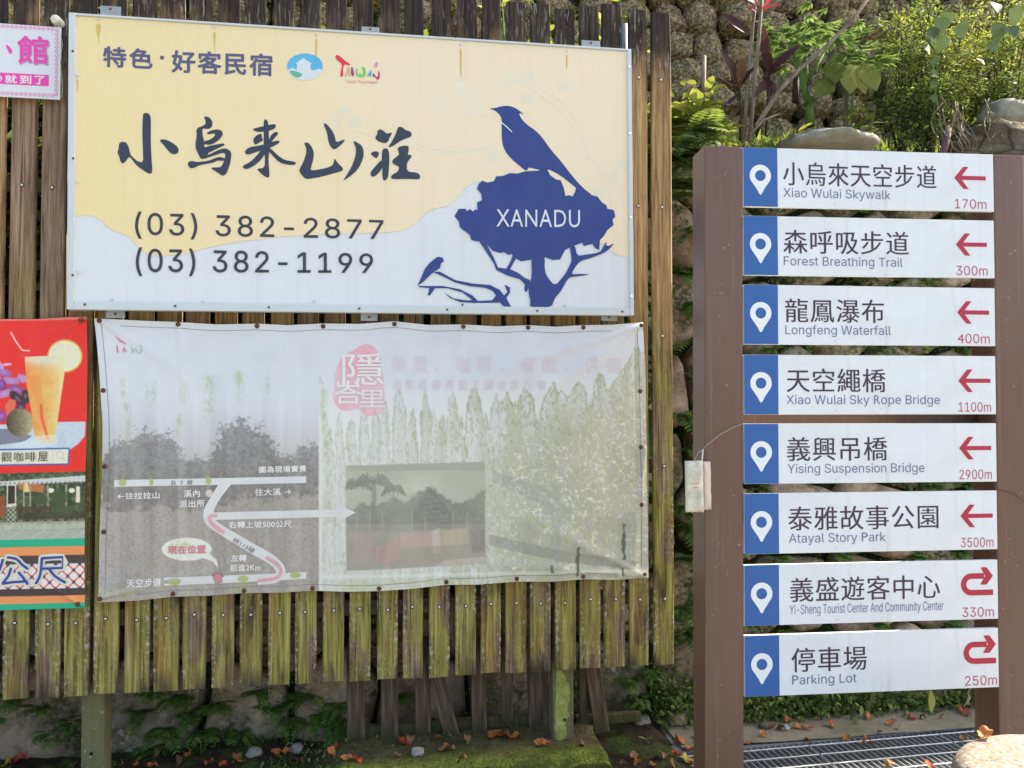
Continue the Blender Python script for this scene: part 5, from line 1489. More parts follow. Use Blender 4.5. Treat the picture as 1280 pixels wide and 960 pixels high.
# ================================================================== DIRECTION SIGN
def m_brown():
    t = NT('brown painted steel')
    n = t.noise(t.mapp(t.coord(), (6, 1.2, 6)), 1, 4, .6)
    c = t.mix(t.mr(n, .3, .7), (.128, .066, .044), (.165, .090, .062))
    c = t.mix(t.mr(t.noise(None, 55, 2, .5), .72, .75, 0, .55), c, (.42, .36, .32))
    run = t.mr(t.noise(t.mapp(t.coord(), (60, 1.0, 60)), 1, 4, .6), .56, .72, 0, .45)
    c = t.mix(run, c, (.25, .165, .13))
    c = t.mix(t.mr(t.noise(t.mapp(t.coord(), (25, 25, 25)), 1, 6, .75), .60, .70, 0, .35), c, (.10, .055, .04))
    t.bump(t.noise(t.mapp(t.coord(), (14, 200, 14)), 1, 2), .05, .002)
    return t.fin(c, .34, .5)
M_BROWN = m_brown()
PW = m = None
def m_panel():
    t = NT('white sign panel')
    n = t.noise(t.mapp(t.coord(), (5, 9, 1)), 1, 4)
    c = t.mix(t.mr(n, .4, .8, 0, .45), C(218, 226, 236), C(196, 204, 208))
    c = t.mix(t.mr(t.noise(t.mapp(t.coord(), (28, 2.5, 1)), 1, 5, .65), .55, .75, 0, .35), c, C(180, 180, 172))
    c = t.mix(t.mr(t.noise(None, 65, 1, .4), .775, .79, 0, .5), c, C(170, 165, 155))
    t.bump(t.noise(None, 4, 2), .04, .004)
    return t.fin(c, .40, .4)
M_PANEL = m_panel()
M_BLUE = paint('sign blue', C(48, 96, 166), .4, .05)
M_PIN = paint('sign white', C(222, 232, 240), .4, .02)
M_CJK = paint('sign dark lettering', C(66, 52, 66), .45, .02)
M_EN = paint('sign slate lettering', C(112, 112, 150), .45, .02)
M_RED = paint('sign red arrow', C(172, 44, 72), .45, .02)
M_REDT = paint('sign red figures', C(176, 84, 104), .45, .02)
sign = empty('direction_sign', SP.M, 'brown steel direction sign with eight white panels pointing to trails, bridges and parking', 'direction sign')
y_of = lambda py, px=925: SP.at(px, py)[1]
# panels: left edge rows, right edge rows in the photograph
rows = [((184.2, 258.5), (192.2, 265.3)), ((270, 344), (276, 347.2)), ((356, 430), (360, 433)), ((443.7, 518), (445.6, 517.4)),
        ((529.6, 605), (529, 601.8)), ((617.3, 692.5), (612.6, 686.8)), ((706, 782.6), (699.6, 773)), ((794.5, 871), (784.5, 858.5))]
LX = [924.5 + (935 - 924.5) * (r[0][0] - 184) / 687 for r in rows]
RX = [1238.7 + (1251.8 - 1238.7) * (r[1][0] - 192) / 666 for r in rows]
xL = sum(SP.at(LX[i], rows[i][0][0])[0] for i in range(8)) / 8
xR = sum(SP.at(RX[i], rows[i][1][0])[0] for i in range(8)) / 8
PWD = xR - xL
PHT = sum(SP.at(LX[i], r[0][0])[1] - SP.at(LX[i], r[0][1])[1] + SP.at(RX[i], r[1][0])[1] - SP.at(RX[i], r[1][1])[1] for i, r in enumerate(rows)) / 16
PD = .125
def uprights():
    top = SP.at(900, 182)[1]; topr = SP.at(1260, 193)[1]
    w = xL - SP.at(881, 500)[0]
    for x0, x1, tp, lab in ((xL - w, xL - .001, top, None), (xR + .001, xR + .118, topr, None)):
        mb = MB(); mb.box((0, 0, 0), (x1 - x0, tp, PD), bev=.006)
        link('post', mesh('post', mb.V, mb.F, M_BROWN), sign, loc=((x0 + x1) / 2, tp / 2, -PD / 2))
    for y in (y_of(524), y_of(880)):
        pass
    mb = MB(); mb.box((0, 0, 0), (PWD - .004, .075, .03), bev=.003)
    link('cross_beam', mesh('cross_beam', mb.V, mb.F, M_BROWN), sign, loc=((xL + xR) / 2, (y_of(518, 1080) + y_of(529, 1080)) / 2, -.108))
uprights()
def arrow_left(x, y, w, h):
    t = h * .185; s_ = h * .5; hx = x + s_ * .98
    return [(x, y), (x + s_ * .86, y + s_), (x + s_ * .86 + t * 1.35, y + s_), (x + t * 1.9, y + t * .5), (x + w, y + t * .5), (x + w, y - t * .5), (x + t * 1.9, y - t * .5), (x + s_ * .86 + t * 1.35, y - s_), (x + s_ * .86, y - s_)]
def uturn(x, y, w, h):
    """x,y top-left of the box: a bar that runs left, turns up and ends in a head pointing right"""
    P = []; t = h * .20
    yb = y - h; yt = y - h * .21; r = (yt - yb) / 2; cx = x + r
    for i in range(15):
        a = math.pi / 2 + math.pi * i / 14; P.append((cx + r * math.cos(a) * 1.0, yb + r + r * math.sin(a)))
    Q = []
    ri = r - t
    for i in range(15):
        a = math.pi * 1.5 - math.pi * i / 14; Q.append((cx + ri * math.cos(a), yb + r + ri * math.sin(a)))
    xa = x + w * .72
    return [P[0:1][0]] and [(xa, yt)] + P + [(x + w, yb), (x + w, yb + t)] + Q + [(xa, yt - t)], \
        [(x + w * .62, y), (x + w * .80, y), (x + w, yt - t * .5), (x + w * .80, yt * 2 - t - y), (x + w * .60, yt * 2 - t - y), (x + w * .76, yt - t * .5)]
def loc_poly(name, par, polys, h, m):
    V = []; F = []
    for k, p in enumerate(polys):
        loops = p if isinstance(p[0][0], (list, tuple)) else [p]
        L = [[Vector((x, y, 0)) for x, y in lp] for lp in loops]
        b = len(V)
        for lp in L:
            for q in lp: V.append((q.x, q.y, h + k * .0002))
        for t in tessellate_polygon(L):
            a, c, d = (V[b + i] for i in t)
            if (c[0] - a[0]) * (d[1] - a[1]) - (c[1] - a[1]) * (d[0] - a[0]) < 0: t = (t[0], t[2], t[1])
            F.append(tuple(b + i for i in t))
    return link(name, mesh(name, V, F, m), par)
def loc_text(s, par, x0, x1, y0, y1, h, m, ref='box', off=0.0, sp=1.0, bold=0.0):
    global CAP
    if CAP is None: CAP = float(text_geo('H')[0][:, 1].max())
    V, F = text_geo(s, off, sp)
    xa, xb = V[:, 0].min(), V[:, 0].max(); ya, yb = (0, CAP) if ref == 'cap' else (V[:, 1].min(), V[:, 1].max())
    VV = []; FF = []
    for k, d in enumerate([0] if not bold else [0, bold, -bold]):
        b = len(VV)
        VV += [(x0 + (a - xa) / (xb - xa) * (x1 - x0) + d, y0 + (c - ya) / (yb - ya) * (y1 - y0), h - k * .00004) for a, c in V]
        FF += [tuple(i + b for i in f) for f in F]
    return link('lettering', mesh('lettering', VV, FF, m), par)
info = [('小烏來天空步道', 979, 1170.5, 'Xiao Wulai Skywalk', 979, 1113, '170m', 1193, 1232.5, 'L'),
        ('森呼吸步道', 979.5, 1136, 'Forest Breathing Trail', 979.5, 1128, '300m', 1195, 1234, 'L'),
        ('龍鳳瀑布', 981.5, 1105, 'Longfeng Waterfall', 981.5, 1113.5, '400m', 1196.6, 1236.7, 'L'),
        ('天空繩橋', 983.5, 1107, 'Xiao Wulai Sky Rope Bridge', 983, 1174.7, '1100m', 1198, 1238.5, 'L'),
        ('義興吊橋', 984, 1109, 'Yising Suspension Bridge', 984.5, 1155.4, '2900m', 1199, 1239.4, 'L'),
        ('泰雅故事公園', 985.5, 1173, 'Atayal Story Park', 986, 1107, '3500m', 1200.7, 1241.4, 'L'),
        ('義盛遊客中心', 988, 1175, 'Yi-Sheng Tourist Center And Community Center', 987, 1179.3, '330m', 1202.7, 1242, 'U'),
        ('停車場', 989.6, 1083.4, 'Parking Lot', 990, 1070.5, '250m', 1206, 1245.8, 'U')]
def panels():
    for i, (cj, a, b, en, c, d, mm, e, f, kind) in enumerate(info):
        (lt, lb), (rt, rb) = rows[i]
        yc = (SP.at(LX[i], lt)[1] + SP.at(LX[i], lb)[1] + SP.at(RX[i], rt)[1] + SP.at(RX[i], rb)[1]) / 4
        tl = math.atan2((SP.at(RX[i], rt)[1] + SP.at(RX[i], rb)[1]) - (SP.at(LX[i], lt)[1] + SP.at(LX[i], lb)[1]), 2 * PWD)
        tl = max(-.008, min(.008, tl))
        mb = MB(); mb.box((0, 0, 0), (PWD - .003, PHT, .014), bev=.0012)
        p = link('panel', mesh('panel', mb.V, mb.F, M_PANEL), sign, loc=((xL + xR) / 2, yc, -.0045), rot=(0, 0, tl))
        p['label'] = 'white panel reading ' + en
        cym = (lt + lb + rt + rb) / 4
        X = lambda px: SP.at(px, cym, .003)[0] - (xL + xR) / 2
        Y = lambda fr: PHT * (.5 - fr)
        bw_ = .1335 * PWD
        h = .0071
        loc_poly('blue_end', p, [[(-PWD / 2 + .0016, Y(.004)), (-PWD / 2 + bw_, Y(.004)), (-PWD / 2 + bw_, Y(.996)), (-PWD / 2 + .0016, Y(.996))]], h + .0004, M_BLUE)
        cx = -PWD / 2 + .0665 * PWD; cyy = Y(.475); r = .185 * PHT
        a0 = math.radians(28)
        out = [(cx + r * math.cos(t), cyy + r * math.sin(t)) for t in [-a0 + (math.pi + 2 * a0) * k / 30 for k in range(31)]]
        out += [(cx - r * .30, cyy - r * 1.30), (cx - r * .12, cyy - r * 1.66), (cx, cyy - r * 1.76), (cx + r * .12, cyy - r * 1.66), (cx + r * .30, cyy - r * 1.30)]
        hole = [(cx + r * .5 * math.cos(6.2832 * k / 22), cyy + r * .5 * math.sin(6.2832 * k / 22)) for k in range(22)][::-1]
        loc_poly('pin_symbol', p, [[out, hole]], h + .0010, M_PIN)
        loc_text(cj, p, X(a), X(b), Y(.625), Y(.225), h + .0006, M_CJK, 'box', 0, 1.06, .0006)
        loc_text(en, p, X(c), X(d), Y(.825), Y(.675), h + .0006, M_EN, 'cap', 0, 1.0)
        if kind == 'L':
            loc_text(mm, p, X(e), X(f), Y(.955), Y(.795), h + .0006, M_REDT, 'cap', 0, 1.0)
            loc_poly('arrow', p, [arrow_left(X(e) , Y(.425), X(f) - X(e) - .001, .385 * PHT)], h + .0007, M_RED)
        else:
            loc_text(mm, p, X(e), X(f), Y(.955), Y(.795), h + .0006, M_REDT, 'cap', 0, 1.0)
            loc_poly('arrow', p, list(uturn(X(e) - .004, Y(.12), X(f) - X(e) + .002, .475 * PHT)), h + .0007, M_RED)
panels()
# small weathered packets hung from the left post by a wire
def hanging():
    e = empty('hanging_packet', SP.M, 'pair of small weathered white boxes hanging by a wire on the left brown sign post', 'packet')
    tw = NT('weathered white plastic')
    c = tw.mix(tw.mr(tw.noise(None, 18, 5, .7), .4, .7), C(214, 212, 200), C(160, 164, 150))
    mw = tw.fin(c, .45, .4)
    def bag(px0, py0, px1, py1, zc, dep, m, rz, name):
        a = SP.at(px0, py1, zc); b = SP.at(px1, py0, zc); w, hh = b[0] - a[0], b[1] - a[1]
        V = []; F = []; nx, ny_ = 8, 14
        for side in (1, -1):
            for j in range(ny_ + 1):
                for i in range(nx + 1):
                    u, v = i / nx, j / ny_; bul = (min(1, 5 * u, 5 * (1 - u)) * min(1, 7 * v, 7 * (1 - v))) ** .5
                    V.append(((u - .5) * w + .002 * nz(v * 3, side, 2), (v - .5) * hh + .003 * nz(u * 3, side, 2), side * (dep / 2) * (.35 + .65 * bul) + .0015 * nz(u * 6, v * 9, 1, side)))
        o = (nx + 1) * (ny_ + 1)
        for j in range(ny_):
            for i in range(nx):
                q = j * (nx + 1) + i; F.append((q, q + 1, q + nx + 2, q + nx + 1)); F.append((o + q, o + q + nx + 1, o + q + nx + 2, o + q + 1))
        rim = [i for i in range(nx + 1)] + [j * (nx + 1) + nx for j in range(1, ny_ + 1)] + [ny_ * (nx + 1) + i for i in range(nx - 1, -1, -1)] + [j * (nx + 1) for j in range(ny_ - 1, 0, -1)]
        for k in range(len(rim)):
            A, B = rim[k], rim[(k + 1) % len(rim)]; F.append((A, o + A, o + B, B))
        return link(name, mesh(name, V, F, m, True), e, loc=((a[0] + b[0]) / 2, (a[1] + b[1]) / 2, zc), rot=(0, rz, .02)), w, hh
    b1, w, hh = bag(857, 576, 878.5, 640, .035, .022, mw, -.12, 'box')
    t2 = paint('faded pink card', C(206, 190, 182), .55, .1)
    bag(878, 577, 888.5, 637, .016, .02, t2, .2, 'side_box')
    cl = paint('faint red print', C(206, 150, 140), .5)
    link('printed_mark', mesh('printed_mark', [(-.016, .008, .0125), (.014, .009, .0125), (.014, .013, .0125), (-.016, .012, .0125)], [(0, 1, 2, 3)], cl), b1)
    link('printed_mark', mesh('printed_mark', [(-.007, -.006, .0125), (.007, -.005, .0125), (.007, .0, .0125), (-.007, -.001, .0125)], [(0, 1, 2, 3)], cl), b1)
    mb = MB()
    P = [(*SP.at(x, y, .012), .012) for x, y in [(867, 577), (873, 566), (878.5, 562), (884, 556), (900, 543), (915, 535), (927, 530)]]
    mb.tube(P, .0011, 5)
    mb.build('wire', paint('pale wire', (.42, .36, .30), .5), e)
    mb = MB(); mb.tube([(*SP.at(x, y, .012), .012) for x, y in [(878.5, 562), (878, 570), (877, 580)]], .0022, 5); mb.build('tie', paint('white tie', C(220, 220, 215)), e)
    mb = MB(); P = [(*SP.at(x, y, .004), .004) for x, y in [(1247, 612), (1258, 614), (1268, 617), (1278, 624), (1290, 634)]]; mb.tube(P, .0011, 5)
    w2 = mb.build('thin_wire', M_RUST); w2.matrix_world = SP.M
    tag(w2, 'thin loose wire across the right brown sign post', 'wire')
hanging()
# white knob and cord beside the pink placard
def knob():
    e = empty('cord_knob', FP.M, 'white plastic knob with a cord beside the top corner of the pink placard', 'knob')
    x, y = FP.at(70, 25, .03)
    V = []; F = []; n = 14
    prof = [(.001, .034), (.010, .034), (.017, .028), (.019, .020), (.014, .014), (.014, .008), (.020, .002), (.020, -.02)]
    for r, z in prof:
        for i in range(n): V.append((x + r * (1 + .08 * math.sin(3 * i)) * math.cos(6.2832 * i / n), y + r * math.sin(6.2832 * i / n), z + .012))
    for j in range(len(prof) - 1):
        for i in range(n): F.append((j * n + i, (j + 1) * n + i, (j + 1) * n + (i + 1) % n, j * n + (i + 1) % n))
    link('knob', mesh('knob', V, F, paint('old white plastic', C(206, 212, 204), .4), True), e)
    mb = MB(); mb.tube([(*FP.at(a, b, .02), .02) for a, b in [(73, 30), (76, 45), (78, 55), (76.5, 68), (77, 90), (78, 112), (77, 122)]], .0016, 5); mb.build('cord', paint('old white cord', C(190, 196, 190)), e)
    mb = MB(); mb.tube([(*FP.at(a, b, .025), .025) for a, b in [(77, 76), (79, 80), (81.5, 83)]], [.006, .008, .003], 7); mb.build('wooden_peg', M_OLD, e)
knob()

# ================================================================== PLANTS AND LITTER
LG = leaf_mat('bright leaf', (.08, .13, .035), (.19, .27, .07), (.36, .42, .13), .4)
LD = leaf_mat('deep green leaf', (.018, .055, .014), (.04, .105, .022), (.08, .17, .03), .3)
LF = leaf_mat('fern leaf', (.055, .11, .024), (.14, .24, .05), (.28, .38, .09), .3)
LP_ = leaf_mat('purple leaf', (.045, .018, .022), (.10, .04, .035), (.17, .10, .045), .3)
LPK = leaf_mat('pink leaf', (.30, .04, .10), (.45, .08, .16), (.35, .05, .08), .4)
LY = leaf_mat('yellow green leaf', (.16, .20, .05), (.34, .38, .10), (.54, .54, .19), .45)
LDRY = [leaf_mat('dry orange leaf', (.36, .12, .03), (.52, .20, .06), (.60, .30, .12), .15), leaf_mat('red leaf', (.42, .035, .02), (.55, .07, .03), (.50, .14, .05), .15), leaf_mat('brown leaf', (.13, .065, .03), (.24, .13, .06), (.36, .22, .12), .1), leaf_mat('yellow leaf', (.38, .34, .05), (.5, .42, .08), (.42, .38, .10), .2)]
def m_bark(name, a, b):
    t = NT(name); n = t.noise(t.mapp(t.coord(), (30, 30, 6)), 1, 5, .65)
    c = t.ramp(n, [(.35, a), (.65, b)]); t.bump(n, .7, .004); return t.fin(c, .85, .2)
BARK = m_bark('pale twig bark', (.12, .09, .065), (.34, .28, .21)); BARKD = m_bark('dark stem', (.03, .022, .016), (.09, .065, .045)); GSTEM = m_bark('green stem', (.06, .12, .025), (.15, .23, .06)); PSTEM = m_bark('purple wooden stake', (.10, .065, .065), (.24, .165, .155))

def part_leaves(name, par, data, m): return link(name, fast_mesh(name, data[0], data[1], m, True, attr=data[2]), par)
def frond(P0, D, L, wd, n=14, droop=.5):
    """one fern frond: many narrow pinnae along an arching rachis"""
    D = np.array(D, float); D /= np.linalg.norm(D)
    up = np.array([0, 0, 1.0]); S = np.cross(D, up); S /= np.linalg.norm(S) + 1e-9
    t = (np.arange(n) + .7) / n
    C_ = np.array(P0)[None] + D[None] * (L * t)[:, None] - up[None] * (L * droop * t * t)[:, None]
    T_ = D[None] - up[None] * (2 * droop * t)[:, None]
    prof = np.sin(np.pi * np.clip(t * .9 + .08, 0, 1)) ** .7
    P = np.concatenate([C_, C_]); DD = np.concatenate([S[None] + T_ * .55, -S[None] + T_ * .55])
    N = np.cross(np.repeat(S[None], n, 0), T_); N = np.concatenate([N, N])
    ln = np.concatenate([prof, prof]) * wd
    return leaves(P, DD, N, ln, ln * .34 + .002, ST_DIAMOND, .15, .1, tint=np.clip(RNG.normal(.45, .18, 2 * n) + RNG.normal(0, .1), 0, 1))
def make_fern(name, loc, size, nf, label, cat='fern', group=None, m=None, face=None, n=14):
    e = empty(name, loc, label, cat, group)
    fr = []; st = MB()
    for k in range(nf):
        a = RNG.random() * 2 * math.pi if face is None else face + RNG.normal(0, .75)
        D = np.array([math.cos(a), math.sin(a), RNG.uniform(.15, 1.0)]); L = size * RNG.uniform(.65, 1.15)
        fr.append(frond((0, 0, 0), D, L, L * .30, n, RNG.uniform(.3, .75)))
        Dn = D / np.linalg.norm(D)
        st.tube([Vector(Dn * L * t) - Vector((0, 0, L * .45 * t * t)) for t in (0, .33, .66)], [.0022, .0016, .001], 4, False)
    part_leaves('fronds', e, join(fr), m or LF)
    st.build('stalks', GSTEM, e)
    return e
def toward(x, y):  # angle facing the viewer from the wall
    return math.atan2(-math.cos(YAW), math.sin(YAW))
FACE = toward(0, 0)

# ferns rooted in the wall joints; positions are read off the photograph on the wall face
WPL = Plane((0, 0, 0), 0); WPL.M = MW @ Matrix.Translation((0, 0, .05)); WPL.I = WPL.M.inverted()
def onwall(px, py): x, y = WPL.at(px, py); return WPL.M @ Vector((x, y, 0))
wall_spots = [(855, 300, .22), (862, 430, .2), (850, 520, .2), (868, 560, .16), (850, 640, .2), (866, 660, .2), (860, 790, .18), (785, 850, .12), (800, 870, .13), (830, 870, .15), (175, 890, .14), (190, 860, .14), (255, 915, .13), (270, 880, .14), (325, 865, .14), (385, 870, .15), (425, 880, .16), (30, 870, .14), (70, 915, .12), (740, 850, .12), (610, 860, .1), (500, 870, .1), (865, 390, .22), (850, 345, .2), (868, 470, .14), (855, 700, .2), (870, 745, .2), (848, 760, .16), (812, 838, .12), (205, 912, .15), (240, 893, .13), (222, 870, .14), (190, 935, .12), (300, 915, .12), (345, 885, .13), (365, 900, .14), (400, 895, .16), (420, 905, .18), (60, 885, .13), (95, 900, .12), (8, 890, .14),
              (960, 262, .12), (1075, 265, .12), (1180, 268, .1), (1120, 350, .12), (1165, 352, .12), (960, 440, .12), (1100, 437, .12), (1200, 440, .1), (945, 612, .12), (1160, 608, .13), (1205, 606, .1), (970, 700, .13), (1140, 694, .14), (1200, 690, .12), (980, 790, .13), (1100, 782, .13), (1180, 780, .14), (960, 880, .14), (1010, 878, .13), (1130, 872, .13), (1180, 868, .12), (1075, 350, .12), (1050, 695, .12)]
for k, (px, py, s_) in enumerate(wall_spots):
    p = onwall(px, py)
    where = 'below the plank ends' if px < 450 else ('between fence and sign post' if px < 900 else 'behind the sign panels')
    make_fern('fern', p, s_, 9, 'small fern on the stone wall ' + where, 'fern', 'wall ferns ' + ('under the planks' if px < 450 else 'beside the sign post' if px < 900 else 'behind the sign'), face=FACE, n=10)

# moss and tiny-leaved growth over the joints of the wall: nobody could count it
def tuft_field(name, pts, nrm, size, m, lab, n_per=1, spread=.02, kind='stuff', st=ST_DIAMOND, up=.4, parent=None):
    pts = np.asarray(pts, float); n = len(pts)
    P = np.repeat(pts, n_per, 0) + RNG.normal(0, spread, (n * n_per, 3))
    D = RNG.normal(0, 1, (n * n_per, 3)); D += np.asarray(nrm) * 1.1; D[:, 2] += up * RNG.normal(1, .6, len(D))
    L = np.exp(RNG.normal(0, .35, len(P))) * size
    d = leaves(P, D, RNG.normal(0, 1, (len(P), 3)) + np.array([0, 0, 1.2]), L, L * .5, st, .2, .2)
    o = part_leaves(name, parent, d, m); o['kind'] = kind
    if lab and not parent: o['label'] = lab
    return o
def joint_moss():
    pts = []; nrm = np.array(MW.to_3x3() @ Vector((0, 0, 1)))
    N = 90000
    x = RNG.uniform(WX0 + .3, WX1 - .1, N); y = RNG.uniform(0, WH, N)
    clus = fbm(x * 2.6 + 7, y * 2.6 + 3, 91, 4)
    # distance to stones: keep what lies in joints, plus dense pillows where the noise is high
    X = np.array([s_[0] for s_ in STONES]); Y = np.array([s_[1] for s_ in STONES])
    keep = np.zeros(N, bool); zoff = np.zeros(N)
    d1 = np.full(N, 9.0); d2 = np.full(N, 9.0)
    for a, b in zip(X, Y):
        d = np.hypot(x - a, y - b); m = d < d1
        d2 = np.where(m, d1, np.minimum(d2, d)); d1 = np.where(m, d, d1)
    gap = d2 - d1
    keep = (gap < .07 * (clus > .47)) | ((clus > .60) & (gap < .22)) | (clus > .69)
    keep &= RNG.random(N) < .85
    lim = sst(.0, .12, gap)
    z = .02 + .11 * lim * (clus > .58) + RNG.normal(0, .01, N)
    M3 = np.array(MW)
    P = np.stack([x, y, z, np.ones(N)], -1)[keep] @ M3.T
    tuft_field('wall_moss', P[:, :3], nrm, .020, LF, None, 1, .008)
joint_moss()

def light_blocking_growth():  # dense hanging leaves added behind the planks to block light from above
    n = 34000; x = RNG.uniform(-3.6, .80, n); y = .75 + 2.3 * RNG.random(n) ** .8; c = fbm(x * 2.2 + 9, y * 1.6, 101, 4)
    k = (c > .40) & (RNG.random(n) < .45 + .5 * (y - .8) / 2.2); x, y = x[k], y[k]
    z = .10 + np.abs(RNG.normal(0, .10, len(x)))
    P = np.stack([x, y, np.minimum(z, .30), np.ones(len(x))], -1) @ np.array(MW).T
    tuft_field('light_blocking_growth', P[:, :3], np.array([.15, -.9, -.3]), .060, LD, None, 1, .02, up=-.2)
light_blocking_growth()
# low green cushion along the foot of the wall (behind the sign) and under the fence
def foot_growth():
    pts = []
    n = 17000
    x = RNG.uniform(.75, 2.9, n); d = WO - .02 + np.abs(RNG.normal(0, .055, n)) * -1
    h = np.abs(RNG.normal(0, .085, n)) * (.35 + 1.3 * fbm(x * 4, x * 0 + 3, 93))
    M3 = np.array(FP.M); P = np.stack([x, h, -d, np.ones(n)], -1) @ M3.T
    tuft_field('ground_cover', P[:, :3], np.array(FP.M.to_3x3() @ Vector((0, 0, 1))), .026, LG, None, 1, .01)
    n = 15000
    x = RNG.uniform(-2.6, .9, n); d = RNG.uniform(-.3, WO, n); c = fbm(x * 5, d * 5, 95, 4)
    k = (c > .56) | ((d > WO - .08) & (c > .42)); k &= ~((x > kx0) & (d < .24) & (RNG.random(n) < .8)); x, d = x[k], d[k]
    z = np.array([max(0, soil_h(a, b)) for a, b in zip(x, d)])
    inn = (x > kx0) & (x < kx1) & (d > -.13) & (d < .235)
    z = np.where(inn, .11, z)
    M3 = np.array(FP.M); P = np.stack([x, z, -d, np.ones(len(x))], -1) @ M3.T
    tuft_field('moss_tufts', P[:, :3], np.array([0, 0, 1.]), .011, LF, None, 2, .008)
foot_growth()

# leafy plant with oval leaves at the foot of the wall, between fence and sign
def herb(name, loc, n_st, h, ll, m, label, cat='plant', group=None, st=ST_LEAF, lean=None, nl=7, spread=.5, stem=GSTEM, wr=.42, up=.35, droop=.3):
    e = empty(name, loc, label, cat, group)
    parts = []; sm = MB()
    for k in range(n_st):
        a = RNG.random() * 6.28; b = RNG.uniform(.1, spread)
        D = np.array([math.cos(a) * b, math.sin(a) * b, 1.0]) + (np.array(lean) if lean is not None else 0)
        L = h * RNG.uniform(.6, 1.1); cur = RNG.normal(0, .12, 3)
        base = np.array([RNG.normal(0, .02), RNG.normal(0, .02), 0])
        pts = [base + D * L * t + cur * L * t * t for t in np.linspace(0, 1, 5)]
        sm.tube(pts, [.0035 * h / .3 + .001] * 2 + [.0022 * h / .3 + .0008] * 2 + [.0012], 5, False)
        t = np.linspace(.25, 1, nl); P = base + D * (L * t)[:, None] + cur * (L * t * t)[:, None]
        ang = np.arange(nl) * 2.4 + RNG.random() * 6
        dd = np.stack([np.cos(ang), np.sin(ang), np.full(nl, up) + RNG.normal(0, .2, nl)], -1)
        l_ = ll * RNG.uniform(.6, 1.15, nl)
        parts.append(leaves(P, dd, np.tile([0, 0, 1.], (nl, 1)) + RNG.normal(0, .3, (nl, 3)), l_, l_ * wr, st, droop, .18))
    part_leaves('foliage', e, join(parts), m); sm.build('stems', stem, e)
    return e
GP = lambda px, py, z=0.0: Wg(px, py, z)
for px, py, s_ in [(795, 900, .9), (822, 906, 1.0), (848, 898, 1.0), (783, 888, .8), (860, 915, .7)]:
    p = onwall(px, py - 6); herb('leafy_herb', p, 5, .10 * s_, .055 * s_, LF, 'leafy herb at the wall foot beside the sign post', 'herb', 'herbs beside the sign post', lean=np.array(FP.M.to_3x3() @ Vector((0, 0, .7))), nl=6, wr=.38)
p = GP(802, 930, .02); herb('seedling', p, 1, .05, .045, LG, 'single seedling with four bright oval leaves on the soil beside the kerb', 'seedling', nl=4, up=.5)
for px, py in [(165, 925), (255, 930), (335, 905), (410, 925), (45, 928)]:
    p = GP(px, py + 10, .02); herb('weed', p, 4, .07, .035, LF, 'small weed on the soil below the plank ends', 'weed', 'weeds under the fence', nl=5)

# ---------------------------------------------------------------- terrace plants
TP = lambda px, py, y: W(px, py, y)
def terrace_at(px, y, lift=0.0):
    """ground point of the terrace under image column px at depth y"""
    p = W(px, 180, y); q = FP.I @ p
    return Vector((p.x, p.y, terr_h(q.x, -q.z) + lift))
# red-leaved plant with two bare canes
def redplant():
    b = terrace_at(938, 4.15)
    e = empty('red_leaved_plant', b, 'slender red and purple leaved plant with two bare canes left above the sign', 'plant')
    y = 4.15
    canes = [[(937, 176), (941, 130), (946, 80), (949, 40), (953, -6)], [(929, 178), (934, 120), (938, 70), (941, 30), (946, -10)], [(925, 176), (926, 140), (924, 110)], [(957, 170), (960, 130), (961, 92)]]
    for i, P in enumerate(canes):
        mb = MB(); mb.tube([TP(a, c, y + .02 * i) - b for a, c in P], [.013 - .001 * k for k in range(len(P))] if i < 2 else .007, 7)
        mb.build('cane', BARK if i < 2 else BARKD, e, True)
    lv = [((961, 95), (954, 32), .045), ((961, 92), (998, 54), .05), ((962, 90), (964, 60), .06), ((958, 96), (972, 120), .03), ((925, 112), (903, 58), .06), ((925, 112), (928, 70), .05), ((926, 116), (905, 132), .035), ((924, 110), (940, 84), .04), ((925, 125), (912, 150), .03), ((960, 96), (975, 85), .035), ((934, 42), (906, 16), .05), ((960, 100), (945, 118), .04), ((925, 135), (908, 128), .03), ((960, 92), (985, 78), .03), ((924, 108), (890, 96), .045), ((924, 120), (900, 92), .05)]
    pk = [((950, 14), (968, -6), .03), ((947, 12), (940, -12), .03), ((949, 10), (934, -4), .035), ((951, 14), (975, 4), .03), ((948, 16), (936, 6), .02)]
    for nm, L_, m in (('leaves', lv, LP_), ('top_leaves', pk, LPK)):
        P = np.array([TP(a[0], a[1], y) - b for a, t, w in L_]); Q = np.array([TP(t[0], t[1], y - .08) - b for a, t, w in L_])
        D = Q - P; ln = np.linalg.norm(D, axis=1)
        N = np.tile([.1, -.75, .6], (len(P), 1)) + RNG.normal(0, .25, (len(P), 3))
        part_leaves(nm, e, leaves(P, D, N, ln * 1.05, [w * 1.15 for *_, w in L_], ST_LANCE, .12, .35), m)
redplant()
